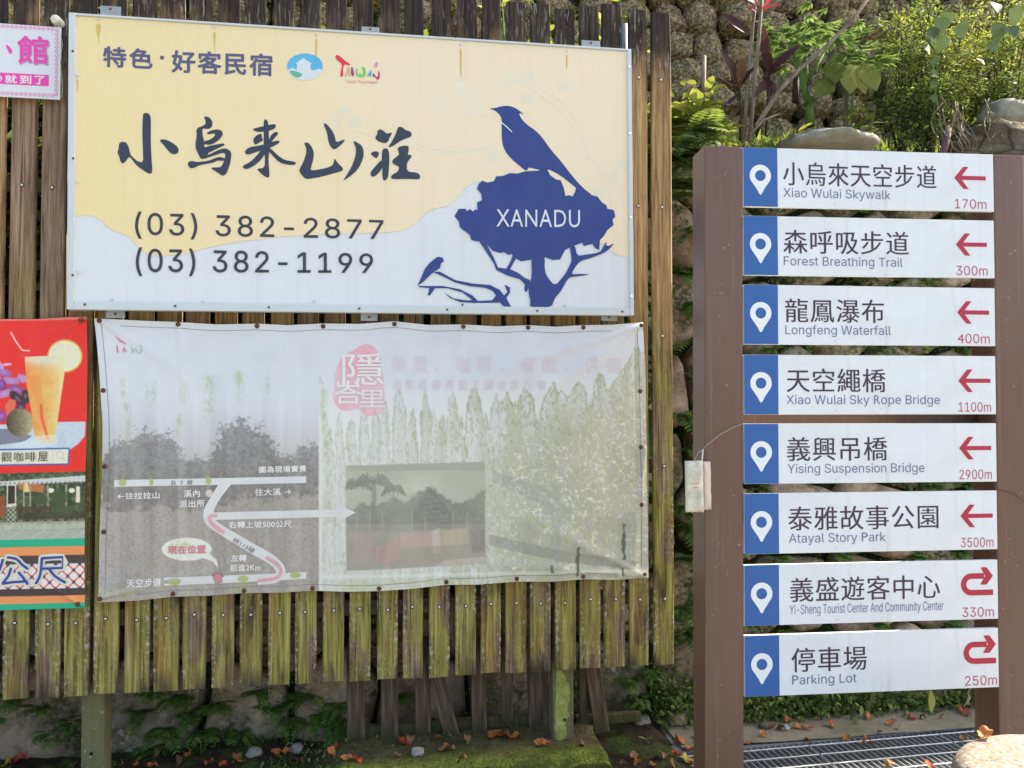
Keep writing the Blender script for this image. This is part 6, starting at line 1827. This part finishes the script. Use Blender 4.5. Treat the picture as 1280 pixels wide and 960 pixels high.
# tree seedling with a forked green stem and a flat canopy of cut leaves
def papaya():
    y = 4.55; b = W(1012, 152, y)
    e = empty('umbrella_leaved_sapling', b, 'sapling with a thick forked green stem and a flat crown of cut green leaves', 'sapling')
    st = [([(1012, 158), (1012, 128)], .030), ([(1012, 130), (1005, 110), (1002, 95), (998, 72)], .022), ([(1012, 128), (1030, 113), (1048, 100), (1056, 78)], .017), ([(1004, 108), (1008, 90), (1007, 60)], .014), ([(1004, 105), (1016, 90), (1030, 65)], .014), ([(1000, 90), (985, 68), (975, 50)], .009), ([(1000, 92), (992, 66), (990, 48)], .009), ([(1048, 100), (1058, 85), (1068, 76)], .010)]
    for P, r in st:
        mb = MB(); mb.tube([W(a, c, y) - b for a, c in P], [r * (1 - .35 * k / (len(P) - 1)) for k in range(len(P))], 8); mb.build('stem', GSTEM, e, True)
    parts = []
    for k in range(140):
        px = RNG.uniform(952, 1108); py = 44 + 26 * ((px - 1020) / 80) ** 2 * .6 + RNG.normal(0, 13) + (px > 1050) * 14
        c = np.array(W(px, py, y + RNG.uniform(-.45, .4)) - b)
        a0 = RNG.random() * 6.28
        nl = 7; ang = a0 + (np.arange(nl) - 3) * .42
        dd = np.stack([np.cos(ang), np.sin(ang), RNG.normal(-.05, .12, nl)], -1); l_ = np.array([.5, .75, .95, 1, .95, .75, .5]) * RNG.uniform(.075, .12)
        parts.append(leaves(np.tile(c, (nl, 1)), dd, np.tile([0, -.2, 1.], (nl, 1)), l_, l_ * .34, ST_LEAF, .2, .15, tint=np.clip(np.full(nl, RNG.beta(2.2, 2.2)) + RNG.normal(0, .06, nl), 0, 1)))
    part_leaves('foliage', e, join(parts), leaf_mat('soft cut leaf', (.10, .17, .07), (.20, .30, .12), (.33, .43, .20), .35))
papaya()
def bigleaf():
    y = 4.5; b = terrace_at(1062, y)
    e = empty('broad_leaved_plant', b, 'plant with broad rounded yellow green leaves beside the forked sapling', 'plant')
    L_ = [((1062, 80), (1064, 112), .15, .75), ((1078, 78), (1096, 108), .15, .85), ((1040, 98), (1022, 118), .13, .15), ((1070, 82), (1082, 112), .12, .95), ((1042, 74), (1045, 100), .14, .05)]
    P = np.array([W(a[0], a[1], y) - b for a, *_ in L_]); Q = np.array([W(t[0], t[1], y - .05) - b for _, t, *_ in L_]); D = Q - P
    part_leaves('leaves', e, leaves(P, D, np.tile([0, -1., .35], (5, 1)), np.linalg.norm(D, axis=1) * 1.1, [w for *_, w, t in L_], ST_LEAF, .1, .12, tint=[t for *_, t in L_]), LY)
    mb = MB()
    mb.tube([Vector((0, 0, 0)), W(1066, 120, y) - b, W(1066, 82, y) - b], .006, 6); mb.build('stem', GSTEM, e)
bigleaf()
# diagonal dead branch, stakes
def sticks():
    def stick(name, P, y0, y1, r, m, lab, cat, grp=None):
        k = len(P); W_ = [W(a, c, y0 + (y1 - y0) * i / (k - 1)) for i, (a, c) in enumerate(P)]
        mb = MB(); mb.tube([w - W_[0] for w in W_], [r * (1 - .5 * i / (k - 1)) for i in range(k)] if cat == 'branch' else r, 8)
        o = mb.build(name, m, None, True); o.location = W_[0]; tag(o, lab, cat, grp)
    stick('dead_branch', [(945, 158), (975, 112), (1000, 86), (1035, 56), (1066, 25), (1092, -12)], 4.1, 4.0, .014, BARK, 'long bare branch slanting up to the right across the terrace plants', 'branch')
    stick('fallen_branch', [(938, 168), (955, 150), (975, 142)], 4.1, 4.05, .008, BARK, 'short thin bare branch at the foot of the red leaved plant', 'branch')
    stick('stake', [(878, 168), (879, 130), (880, 70)], 4.35, 4.35, .013, BARK, 'pale wooden stake beside the top right end of the plank fence', 'stake')
    stick('stake', [(1057, 158), (1057, 108)], 4.7, 4.7, .014, BARK, 'pale wooden stake below the broad yellow green leaves', 'stake')
    stick('stake', [(1176, 205), (1186, 160)], 4.0, 4.05, .018, PSTEM, 'purplish leaning stake left of the big boulder', 'stake')
    stick('dark_stump', [(994, 128), (995, 95)], 4.9, 4.9, .02, BARKD, 'dark thin stump between the sacks and the forked sapling', 'stump')
    stick('dark_stump', [(1100, 158), (1103, 118), (1098, 112)], 4.9, 4.9, .03, BARKD, 'dark stump under the fine leaved bush right of the sapling', 'stump')
sticks()
# stones on the wall top
def boulder(name, px, py, y, sx, sy, sz, seed, lab, m=None, rot=0.0, sink=.4):
    bm = bmesh.new(); bmesh.ops.create_icosphere(bm, subdivisions=4, radius=1)
    for v in bm.verts:
        c = v.co
        k = 1 + .26 * mnoise.noise(c * 1.3 + Vector((seed, 0, 0))) + .14 * (abs(mnoise.noise(Vector((c.x * 3, c.y * 3, c.z * 6)) + Vector((seed, 3, 0)))) - .2) + .05 * mnoise.noise(Vector((c.x * 8, c.y * 8, c.z * 16)))
        q = Vector((math.copysign(abs(c.x) ** .8, c.x), math.copysign(abs(c.y) ** .8, c.y), math.copysign(abs(c.z) ** .75, c.z)))
        v.co = Vector((q.x * sx, q.y * sy, q.z * sz)) * k
    me = bpy.data.meshes.new(name); bm.to_mesh(me); bm.free(); me.polygons.foreach_set('use_smooth', [True] * len(me.polygons)); me.materials.append(m or M_STONE2)
    o = link(name, me, loc=W(px, py, y), rot=(0, 0, rot)); tag(o, lab, 'rock'); return o
def m_rock():
    t = NT('layered tan rock')  # brown, tan and pale layers are the rock's own colours
    n = t.noise(t.mapp(t.coord(), (3, 3, 9)), 1, 7, .7)
    c = t.ramp(n, [(.32, (.07, .052, .03)), (.48, (.19, .155, .10)), (.58, (.30, .26, .19)), (.72, (.42, .39, .31))])
    c = t.mix(t.mr(t.noise(None, 6, 5, .7), .52, .62, 0, .7), c, (.16, .15, .05))
    c = t.mix(t.mr(t.voro(t.mapp(t.coord(), (4, 4, 9)), 1, 'DISTANCE_TO_EDGE'), 0, .05, .8, 0), c, (.04, .032, .02))
    t.bump(t.math('ADD', n, t.noise(None, 30, 5, .7)), 1, .05); return t.fin(c, .9, .2)
M_STONE2 = m_rock()
M_ROCKP = m_concrete('pale lichened rock', (.44, .42, .34), (.20, .19, .13), .35)
boulder('flat_rock', 1032, 181, 4.02, .25, .2, .050, 1, m=M_ROCKP, lab= 'flat pale grey rock lying on the wall top above the second sign panel edge')
boulder('boulder', 1240, 196, 4.12, .25, .24, .15, 5, 'big layered tan boulder at the right end of the wall top')
boulder('boulder', 1256, 146, 4.35, .15, .13, .08, 9, m=M_ROCKP, lab= 'upper pale boulder piled behind the big tan boulder at the right')
boulder('rock', 1283, 195, 4.0, .10, .12, .15, 12, 'rock at the right picture edge beside the big tan boulder')
def bush(name, px, y, ptop, pbot, w, dens, ll, m, lab, cat='bush', group=None, wr=.35, stem=BARKD, nst=6, st=ST_DIAMOND):
    b = terrace_at(px, y); top = W(px, ptop, y).z - b.z; e = empty(name, b, lab, cat, group)
    sm = MB(); parts = []
    for k in range(nst):
        a = RNG.random() * 6.28; r = RNG.uniform(.1, 1) * w
        tip = np.array([math.cos(a) * r, math.sin(a) * r * .7, top * RNG.uniform(.65, 1.0)]); mid = tip * .5 + RNG.normal(0, .03, 3)
        sm.tube([(0, 0, 0), mid, tip], [.008, .005, .002], 5, False)
        for q in range(5):
            t = RNG.uniform(.35, 1); o_ = (mid * 2 * t if t < .5 else mid + (tip - mid) * (t * 2 - 1))
            d = RNG.normal(0, 1, 3) * [.16, .16, .10]; sm.tube([o_, o_ + d], [.003, .0012], 4, False)
            cc = o_ + d; cl = RNG.beta(2, 2.2)
            n = int(dens * RNG.uniform(.5, 1.3))
            P = o_ + np.outer(RNG.random(n), d) + RNG.normal(0, .045, (n, 3)) * [1, 1, .6]
            dd = rdir(n, .1) + d * 2
            parts.append(leaves(P, dd, np.tile([0, -.2, 1.], (n, 1)) + RNG.normal(0, .35, (n, 3)), RNG.uniform(.6, 1.2, n) * ll, RNG.uniform(.6, 1.2, n) * ll * wr, st, .25, .2, tint=np.clip(cl + RNG.normal(0, .12, n), 0, 1)))
    part_leaves('foliage', e, join(parts), m); sm.build('stems', stem, e)
    return e
for i, (px, y, t, w) in enumerate([(1125, 4.6, 20, .26), (1150, 4.9, -20, .30), (1185, 4.5, 15, .28), (1225, 4.8, -10, .32), (1262, 4.5, 40, .28), (1290, 4.8, -20, .30), (1160, 4.3, 95, .2), (1250, 5.0, -40, .35)]):
    bush('fine_leaved_bush', px, y, t, 170, w, 75, .034, LY if i % 3 == 2 else LG, ['fine leaved bush left of the leaning stake and boulder', 'tall fine leaved bush behind the leaning stake', 'yellow green fine leaved bush above the leaning stake', 'tall fine leaved bush above the boulders', 'bush rising directly behind the upper boulder', 'yellow green bush at the right picture edge', 'low bush just left of the leaning stake', 'tallest bush at the back above the boulders'][i], 'bush', 'bushes on the terrace right of the sapling', nst=9)
# climbing vine with heart shaped leaves
def vine():
    y = 4.15; b = terrace_at(1170, y)
    e = empty('heart_leaved_vine', b, 'pale vine with heart shaped leaves hanging in front of the fine leaved bushes', 'vine')
    P = [(1168, 160), (1168, 128), (1170, 100), (1172, 70), (1165, 55), (1155, 45), (1170, 66), (1192, 70), (1215, 66)]
    mb = MB(); mb.tube([W(a, c, y) - b for a, c in P], .0035, 5); mb.build('stem', GSTEM, e, True)
    hl = [(1158, 48, 9), (1168, 40, 8), (1176, 30, 11), (1186, 22, 9), (1163, 94, 6), (1168, 106, 5), (1166, 122, 5), (1200, 36, 10), (1248, 38, 11), (1262, 40, 9), (1270, 17, 11), (1238, 60, 7), (1180, 52, 9), (1171, 76, 6), (1222, 78, 6), (1155, 60, 7), (1244, 10, 8)]
    n = len(hl); Pp = np.array([W(a, c - r * .8, y - .05) - b for a, c, r in hl]); D = RNG.normal(0, .35, (n, 3)) + [0, 0, -1.0]
    L = np.array([r * 2 / 950 * y for *_, r in hl])
    part_leaves('leaves', e, leaves(Pp, D, np.tile([.2, -1, .5], (n, 1)) + RNG.normal(0, .3, (n, 3)), L * 1.15, L, [(0, .35), (.12, .95), (.35, 1.0), (.7, .55), (1, .02)], .1, .12), leaf_mat('pale heart leaf', (.07, .12, .055), (.13, .19, .08), (.18, .24, .09), .2))
vine()
# dry roots and runners over the boulder
def roots():
    b = W(1200, 150, 4.0); e = empty('dry_runners', b, 'tangle of dry tan runners hanging over the big boulder', 'runners')
    for k in range(16):
        x0 = 1185 + RNG.uniform(-15, 55); P = [(x0, 130 + RNG.uniform(-12, 10))]
        for j in range(4): P.append((P[-1][0] + RNG.normal(3, 7), P[-1][1] + RNG.uniform(10, 20)))
        mb = MB(); mb.tube([W(a, c, 3.93 - .03 * math.sin(j)) - b for j, (a, c) in enumerate(curve_px(P, 3))], .0028, 4); mb.build('runner', BARK, e)
roots()
# plants hanging over the wall top behind the fence, seen through the gaps
for i, (px, y) in enumerate([(-60, 3.75), (25, 3.8), (110, 3.85), (215, 3.9), (300, 3.9), (380, 3.95), (455, 4.0), (540, 4.0), (610, 4.1), (690, 4.1), (760, 4.2), (820, 4.15), (862, 4.05)]):
    b = terrace_at(px, y)
    herb('broad_leaved_weed', b, 9, .42 if i < 11 else .3, .16, LG if i % 2 else LY, 'bright leafy weed seen through the plank gaps' if i < 11 else ('green leafy weed at the top right end of the plank fence' if i == 12 else 'leafy weed rising behind the last two planks'), 'weed', 'leafy weeds behind the plank fence' if i < 11 else None, nl=7, spread=.7, wr=.4)
for i, (px, py, y) in enumerate([(20, 190, 3.55), (60, 240, 3.5), (95, 200, 3.5), (25, 290, 3.5), (60, 160, 3.6), (-10, 240, 3.5), (830, 200, 3.95), (858, 210, 4.0), (845, 250, 3.95), (866, 180, 4.0)]):
    make_fern('hanging_fern', W(px, py, y), .3, 12, 'fern behind the planks left of the board' if i < 6 else 'fern hanging between fence and direction sign', 'fern', 'hanging ferns left' if i < 6 else 'hanging ferns right', m=LG, face=FACE, n=12)
# tall yellow green grass tips behind the fence top at x 750
for px, y, t in [(735, 4.3, -6), (770, 4.3, -10), (640, 4.4, -4), (880, 4.5, 95), (1075, 4.3, 140), (900, 4.2, 150), (1010, 4.2, 160)]:
    b = terrace_at(px, y); h = max(.1, W(px, t, y).z - b.z)
    herb('seedling_shrub', b, 4, h, .10, LY, {735: 'yellow green shoots over the fence top left of the pipe', 770: 'yellow green shoots over the fence top above the pipe', 640: 'shoots behind the middle of the fence top', 880: 'green shrub around the pale stake beside the fence', 1075: 'bright yellow green shoots below the broad leaves', 900: 'small shrub left of the red leaved plant', 1010: 'small shrub at the foot of the forked sapling'}[px], 'shrub', nl=9, spread=.35, wr=.4)
# grass and low growth on the terrace edge
def terrace_cover():
    n = 42000; x = RNG.uniform(-3.6, 4.0, n); d = TD0 + RNG.random(n) ** 1.3 * (TD1 - TD0); c = fbm(x * 3, d * 3, 97, 4)
    k = c > .43; x, d = x[k], d[k]
    z = np.array([terr_h(a, b) for a, b in zip(x, d)])
    P = np.stack([x, z, -d, np.ones(len(x))], -1) @ np.array(FP.M).T
    D = RNG.normal(0, .55, (len(x), 3)) + [0, 0, 1.]
    L = np.exp(RNG.normal(0, .45, len(x))) * .05
    dt = leaves(P[:, :3], D, RNG.normal(0, 1, (len(x), 3)), L, L * .22, ST_DIAMOND, .4, .2)
    part_leaves('terrace_grass', None, dt, LG)['kind'] = 'stuff'
    n = 16000; x = RNG.uniform(-3.6, 4.2, n); y = RNG.uniform(.5, 2.6, n); c = fbm(x * 1.7, y * 1.7, 99, 4); k = c > .60; x, y = x[k], y[k]
    P = np.stack([x, y, .10 + RNG.normal(0, .03, len(x)), np.ones(len(x))], -1) @ np.array(M_SACKP).T
    tuft_field('sack_wall_growth', P[:, :3], np.array([0, -1., .3]), .045, LG, None, 1, .02)
terrace_cover()
def sack_fuzz():
    bpy.context.view_layer.update()
    fz = leaf_mat('dry moss fibre', (.15, .11, .05), (.42, .33, .165), (.78, .68, .40), .15, .8)
    Ps = []; Ns = []; Ts = []
    cache = {}
    for o in SACKS:
        me = o.data
        if me.name not in cache:
            v = np.zeros(len(me.vertices) * 3); me.vertices.foreach_get('co', v); n = np.zeros(len(me.vertices) * 3); me.vertices.foreach_get('normal', n)
            cache[me.name] = (v.reshape(-1, 3), n.reshape(-1, 3))
        v, n = cache[me.name]
        k = RNG.integers(0, len(v), 120); M = np.array(o.matrix_world); M3 = M[:3, :3]
        a = RNG.random((120, 1)) * .9
        k2 = np.minimum(k + 1, len(v) - 1)
        p = v[k] * (1 - a * .5) + v[k2] * (a * .5) + n[k] * .002
        Ps.append(p @ M3.T + M[:3, 3]); Ns.append(n[k] @ M3.T); Ts.append(np.clip(RNG.normal(.45 + RNG.normal(0, .12), .22, 120), 0, 1))
    P = np.concatenate(Ps) + RNG.normal(0, .006, (sum(map(len, Ps)), 3)); N = np.concatenate(Ns); T_ = np.concatenate(Ts)
    N /= np.linalg.norm(N, axis=1, keepdims=True)
    D = N * .7 + RNG.normal(0, .8, P.shape); L = np.exp(RNG.normal(0, .4, len(P))) * .014
    part_leaves('moss_fibres', sackwall, (lambda d: d)(leaves(P @ np.eye(3), D, RNG.normal(0, 1, P.shape), L, L * .45, ST_DIAMOND, .4, .3, tint=T_)), fz)
    o = [c for c in sackwall.children if c.name.startswith('moss_fibres')][0]
    o['kind'] = 'stuff'; o.matrix_parent_inverse = sackwall.matrix_world.inverted()
sack_fuzz()
# ---------------------------------------------------------------- fallen leaves, pebbles, twigs
def fallen():
    proto = []
    for k in range(8):
        n = 7; L = .042; w = .015; V = []; F = []; cu = RNG.uniform(-.2, .5); tw = RNG.normal(0, .5)
        for j in range(n + 1):
            t = j / n; ww = w * math.sin(math.pi * min(1, t * .92 + .06)) ** .8
            z = cu * .018 * math.sin(math.pi * t) + .006 * math.sin(t * 7 + k)
            for s_ in (-1, 0, 1):
                V.append(((t - .5) * L, s_ * ww * (1 + .15 * math.sin(t * 19 + k)), z + (abs(s_) * ww * (.35 + .3 * cu)) + s_ * tw * .006 * t))
        for j in range(n):
            a = j * 3; F += [(a, a + 1, a + 4, a + 3), (a + 1, a + 2, a + 5, a + 4)]
        V.append(((-.5 - .25) * L, .002, .002)); V.append((-.5 * L, -.0008, .001)); F.append((len(V) - 2, len(V) - 1, 0))
        ms = []
        for mt in LDRY:
            me = mesh('fallen_leaf', V, F, mt, True); a = me.attributes.new('tint', 'FLOAT', 'POINT'); a.data.foreach_set('value', np.full(len(V), .5, np.float32) + RNG.normal(0, .2)); ms.append(me)
        proto.append(ms)
    A, R_, B, Y = 0, 1, 2, 3
    names = ['orange', 'red', 'brown', 'yellow']
    spots = [(963, 910, B, 1.3, 'ap'), (976, 912, B, 1.1, 'ap'), (998, 910, A, 1.3, 'ap'), (1012, 911, A, 1.0, 'ap'), (1037, 906, R_, 1.0, 'ap'), (1040, 908, B, .8, 'ap'), (985, 902, A, 1.1, 'ap'), (1003, 902, Y, .9, 'ap'), (1021, 900, Y, .8, 'ap'), (1086, 897, A, 1.2, 'ap'), (1072, 903, Y, .8, 'ap'), (1113, 905, A, 1.2, 'ap'), (1123, 911, Y, .9, 'ap'), (1140, 898, R_, 1.1, 'ap'), (1154, 898, B, .8, 'ap'), (1178, 897, A, .8, 'ap'), (1205, 890, R_, 1.5, 'ap'), (1208, 893, B, 1.1, 'ap'), (954, 919, A, 1.1, 'ap'), (1100, 917, B, .7, 'ap'),
             (1058, 924, A, 1.1, 'gr'), (1084, 929, A, 1.2, 'gr'), (1010, 926, A, .9, 'gr'), (1113, 958, A, 1.2, 'gr'), (1160, 958, R_, 1.0, 'gr'), (1205, 925, B, 1.0, 'gr'), (938, 930, A, .7, 'gr'),
             (15, 949, A, 1.5, 'so'), (25, 951, R_, 1.2, 'so'), (10, 955, Y, 1.1, 'so'), (170, 957, A, .8, 'so'), (190, 958, A, 1.1, 'so'), (228, 951, B, 1.2, 'so'), (236, 947, A, 1.4, 'so'), (262, 954, A, 1.4, 'so'), (278, 957, R_, 1.1, 'so'), (296, 950, B, 1.3, 'so'), (300, 955, A, 1.3, 'so'), (345, 943, A, 1.3, 'so'), (358, 941, A, 1.0, 'so'), (200, 943, B, 1.2, 'so'),
             (375, 955, B, 1.0, 'so'), (400, 943, B, .9, 'so'), (413, 942, A, 1.2, 'kb'), (421, 936, R_, .8, 'kb'), (433, 950, A, 1.2, 'kb'), (447, 951, R_, 1.1, 'kb'), (502, 930, R_, 1.4, 'kb'), (511, 927, B, 1.2, 'kb'), (548, 926, B, 1.3, 'kb'), (556, 937, A, 1.3, 'kb'), (564, 936, B, .8, 'kb'), (582, 926, B, 1.1, 'kb'), (578, 948, A, 1.0, 'kb'), (618, 922, A, 1.5, 'kb'), (628, 920, A, 1.6, 'kb'), (645, 924, A, 1.3, 'kb'), (637, 946, B, .7, 'kb'), (675, 931, A, 1.2, 'kb'), (684, 930, A, 1.0, 'kb'), (726, 932, B, .9, 'kb'), (497, 945, B, .8, 'kb'),
             (850, 930, A, 1.5, 'so'), (862, 940, A, 1.6, 'so'), (845, 944, R_, 1.2, 'so'), (828, 947, B, 1.3, 'so'), (856, 950, Y, 1.2, 'so'), (792, 948, B, 1.2, 'so'), (798, 955, A, 1.1, 'so'), (838, 957, B, 1.1, 'so'), (870, 924, B, 1.1, 'so'), (780, 955, B, 1.0, 'so'), (866, 955, A, 1.2, 'so'), (815, 957, A, .9, 'so')]
    wl = {'ap': 'on the concrete strip behind the direction sign', 'gr': 'on the steel drain grate', 'so': 'on the dark soil below the fence', 'kb': 'on the mossy kerb below the fence'}
    for px, py, c, s_, wh in spots:
        z = {'ap': .016, 'gr': .006, 'so': .03, 'kb': .112}[wh]
        p = Wg(px, py, z)
        if wh == 'so':
            q = FP.I @ p; z = max(.0, soil_h(q.x, -q.z)) + .006; p = Wg(px, py, z)
        o = link('fallen_leaf', proto[RNG.integers(8)][c], loc=(p.x, p.y, z + .004), rot=(RNG.normal(0, .25), RNG.normal(0, .25), RNG.random() * 6.28), scale=(s_, s_ * RNG.uniform(.8, 1.2), s_ * 1.2))
        tag(o, names[c] + ' fallen leaf lying ' + wl[wh], 'fallen leaf', names[c] + ' fallen leaves ' + wl[wh])
    # leaf lying on the round stone
    p = SEATP; r = ray(1232, 924); t = (SEATH - .004 - CP.z) / r.z; q = CP + r * t
    o = link('fallen_leaf', proto[2][0], loc=(q.x, q.y, SEATH + .006), rot=(.1, -.15, .5), scale=(1.35, 1.3, 1.5)); tag(o, 'orange dry leaf lying on the round tan stone seat', 'fallen leaf')
    # leaves drifted behind the low fence
    for k in range(34):
        px, py = RNG.uniform(520, 742), RNG.uniform(888, 912)
        q = FP.I @ Wg(px, py, .05); x = q.x; d = min(WO - .05, max(.25, -q.z * .7 + .1)); w = FP.M @ Vector((x, 0, -d)); z = soil_h(x, d) + .012 + .03 * RNG.random()
        c = [2, 2, 0, 2, 1][RNG.integers(5)]
        o = link('fallen_leaf', proto[RNG.integers(8)][c], loc=(w.x, w.y, z), rot=(RNG.normal(0, .4), RNG.normal(0, .4), RNG.random() * 6.28), scale=(1.5, 1.5, 1.6))
        tag(o, names[c] + ' leaf in the litter behind the low fence', 'fallen leaf', names[c] + ' leaves in the drift behind the low fence')
    # hanging yellow-green leaf and dry curl under the lowest sign panel
    e = mesh('caught_leaf', *(lambda d: (d[0], [tuple(f) for f in d[1]]))(leaves([[0, 0, 0]], [[.1, 0, -1]], [[.2, -1, .2]], [.085], [.03], ST_LANCE, .1, .2)), LY)
    a = e.attributes.new('tint', 'FLOAT', 'POINT'); a.data.foreach_set('value', np.full(len(e.vertices), .8, np.float32))
    o = link('caught_leaf', e, loc=SP.M @ Vector((*SP.at(1163, 862, -.02), -.02))); tag(o, 'yellow green leaf hanging below the lowest sign panel', 'leaf')
    mb = MB(); b = SP.M @ Vector((*SP.at(1214, 858, -.02), -.02))
    mb.tube([SP.M @ Vector((*SP.at(x, y, -.02), -.02)) - b for x, y in [(1214, 858), (1210, 866), (1212, 872), (1208, 879), (1204, 884)]], [.0035, .003, .005, .003, .001], 5)
    o = mb.build('dry_curl', BARK, None, True); o.location = b; tag(o, 'dry curled tan stalk hanging below the lowest panel beside the right post', 'dry stalk')
fallen()
def pebbles():
    rk = M_STONE2
    bmx = []
    for k in range(4):
        bm = bmesh.new(); bmesh.ops.create_icosphere(bm, subdivisions=2, radius=1)
        for v in bm.verts: v.co *= 1 + .35 * mnoise.noise(v.co * 1.5 + Vector((k * 9, 0, 0)))
        me = bpy.data.meshes.new('pebble'); bm.to_mesh(me); bm.free(); me.materials.append(m_peb(k)); bmx.append(me)
    for px, py, z, s_, lab in [(521, 943, .11, .030, 'pale square pebble on the mossy kerb'), (317, 944, .03, .036, 'grey flat pebble at the foot of the wall'), (370, 939, .03, .034, 'round tan pebble beside the grey one'), (372, 936, .03, .02, 'tiny tan pebble behind the round tan one'), (955, 910, .01, .03, 'grey brown pebble on the concrete strip'), (981, 912, .01, .026, 'pinkish pebble on the concrete strip'), (845, 900, .02, .07, 'dark round stone at the wall foot beside the sign post'), (800, 905, .02, .05, 'small dark stone under the herbs'), (690, 895, .05, .03, 'brown pebble in the leaf drift')]:
        p = Wg(px, py, z)
        o = link('pebble', bmx[len(lab) % 4], loc=(p.x, p.y, z + s_ * .35), rot=(0, 0, RNG.random() * 6), scale=(s_, s_ * .9, s_ * .62)); tag(o, lab, 'pebble')
    for k, (a, c) in enumerate([((560, 905), (598, 893)), ((610, 900), (600, 870)), ((575, 925), (612, 922)), ((640, 890), (700, 898)), ((590, 885), (575, 868)), ((655, 880), (690, 874))]):
        P = Wg(*a, .06); Q = Wg(c[0], c[1], .08); Q = P + (Q - P).normalized() * min(.35, (Q - P).length); m_ = (P + Q) / 2 + Vector((0, 0, .03))
        mb = MB(); mb.tube([Vector((0, 0, 0)), m_ - P, Q - P], [.006, .005, .002], 6); o = mb.build('twig', BARK, None, True); o.location = P
        tag(o, 'bare twig under the low broken fence', 'twig', 'twigs in the leaf drift')
def m_peb(k):
    t = NT('pebble stone'); a = [(.42, .38, .33), (.22, .21, .2), (.35, .26, .19), (.14, .13, .11)][k]
    n = t.noise(None, 3, 5, .7); t.bump(n, .5, .01)
    return t.fin(t.mix(n, a, tuple(v * .5 for v in a)), .85, .2)
pebbles()

# ---------------------------------------------------------------- individual labels for look-alikes: their order in the picture
ORD = ['leftmost', 'second', 'third', 'fourth', 'fifth', 'sixth', 'seventh', 'eighth', 'ninth', 'tenth', 'eleventh', 'twelfth', 'thirteenth', 'fourteenth', 'fifteenth', 'sixteenth', 'seventeenth', 'eighteenth', 'nineteenth', 'twentieth', 'twenty-first', 'twenty-second', 'twenty-third', 'twenty-fourth', 'twenty-fifth', 'twenty-sixth', 'twenty-seventh', 'twenty-eighth', 'twenty-ninth', 'thirtieth', 'thirty-first', 'thirty-second', 'thirty-third']
def unique_labels():
    bpy.context.view_layer.update()
    by = {}
    for o in SC.objects:
        if o.parent is None and 'label' in o and 'category' in o: by.setdefault(o['label'], []).append(o)
    for lab, L in by.items():
        if len(L) < 2 or lab.startswith('steel drain'): continue
        L.sort(key=lambda o: proj(o.matrix_world.translation)[0])
        for i, o in enumerate(L):
            o['label'] = (lab + ', ' + ORD[i] + ('' if i == 0 else ' from the left')) if i < len(ORD) else lab
unique_labels()
bpy.data.scenes.remove(TS)
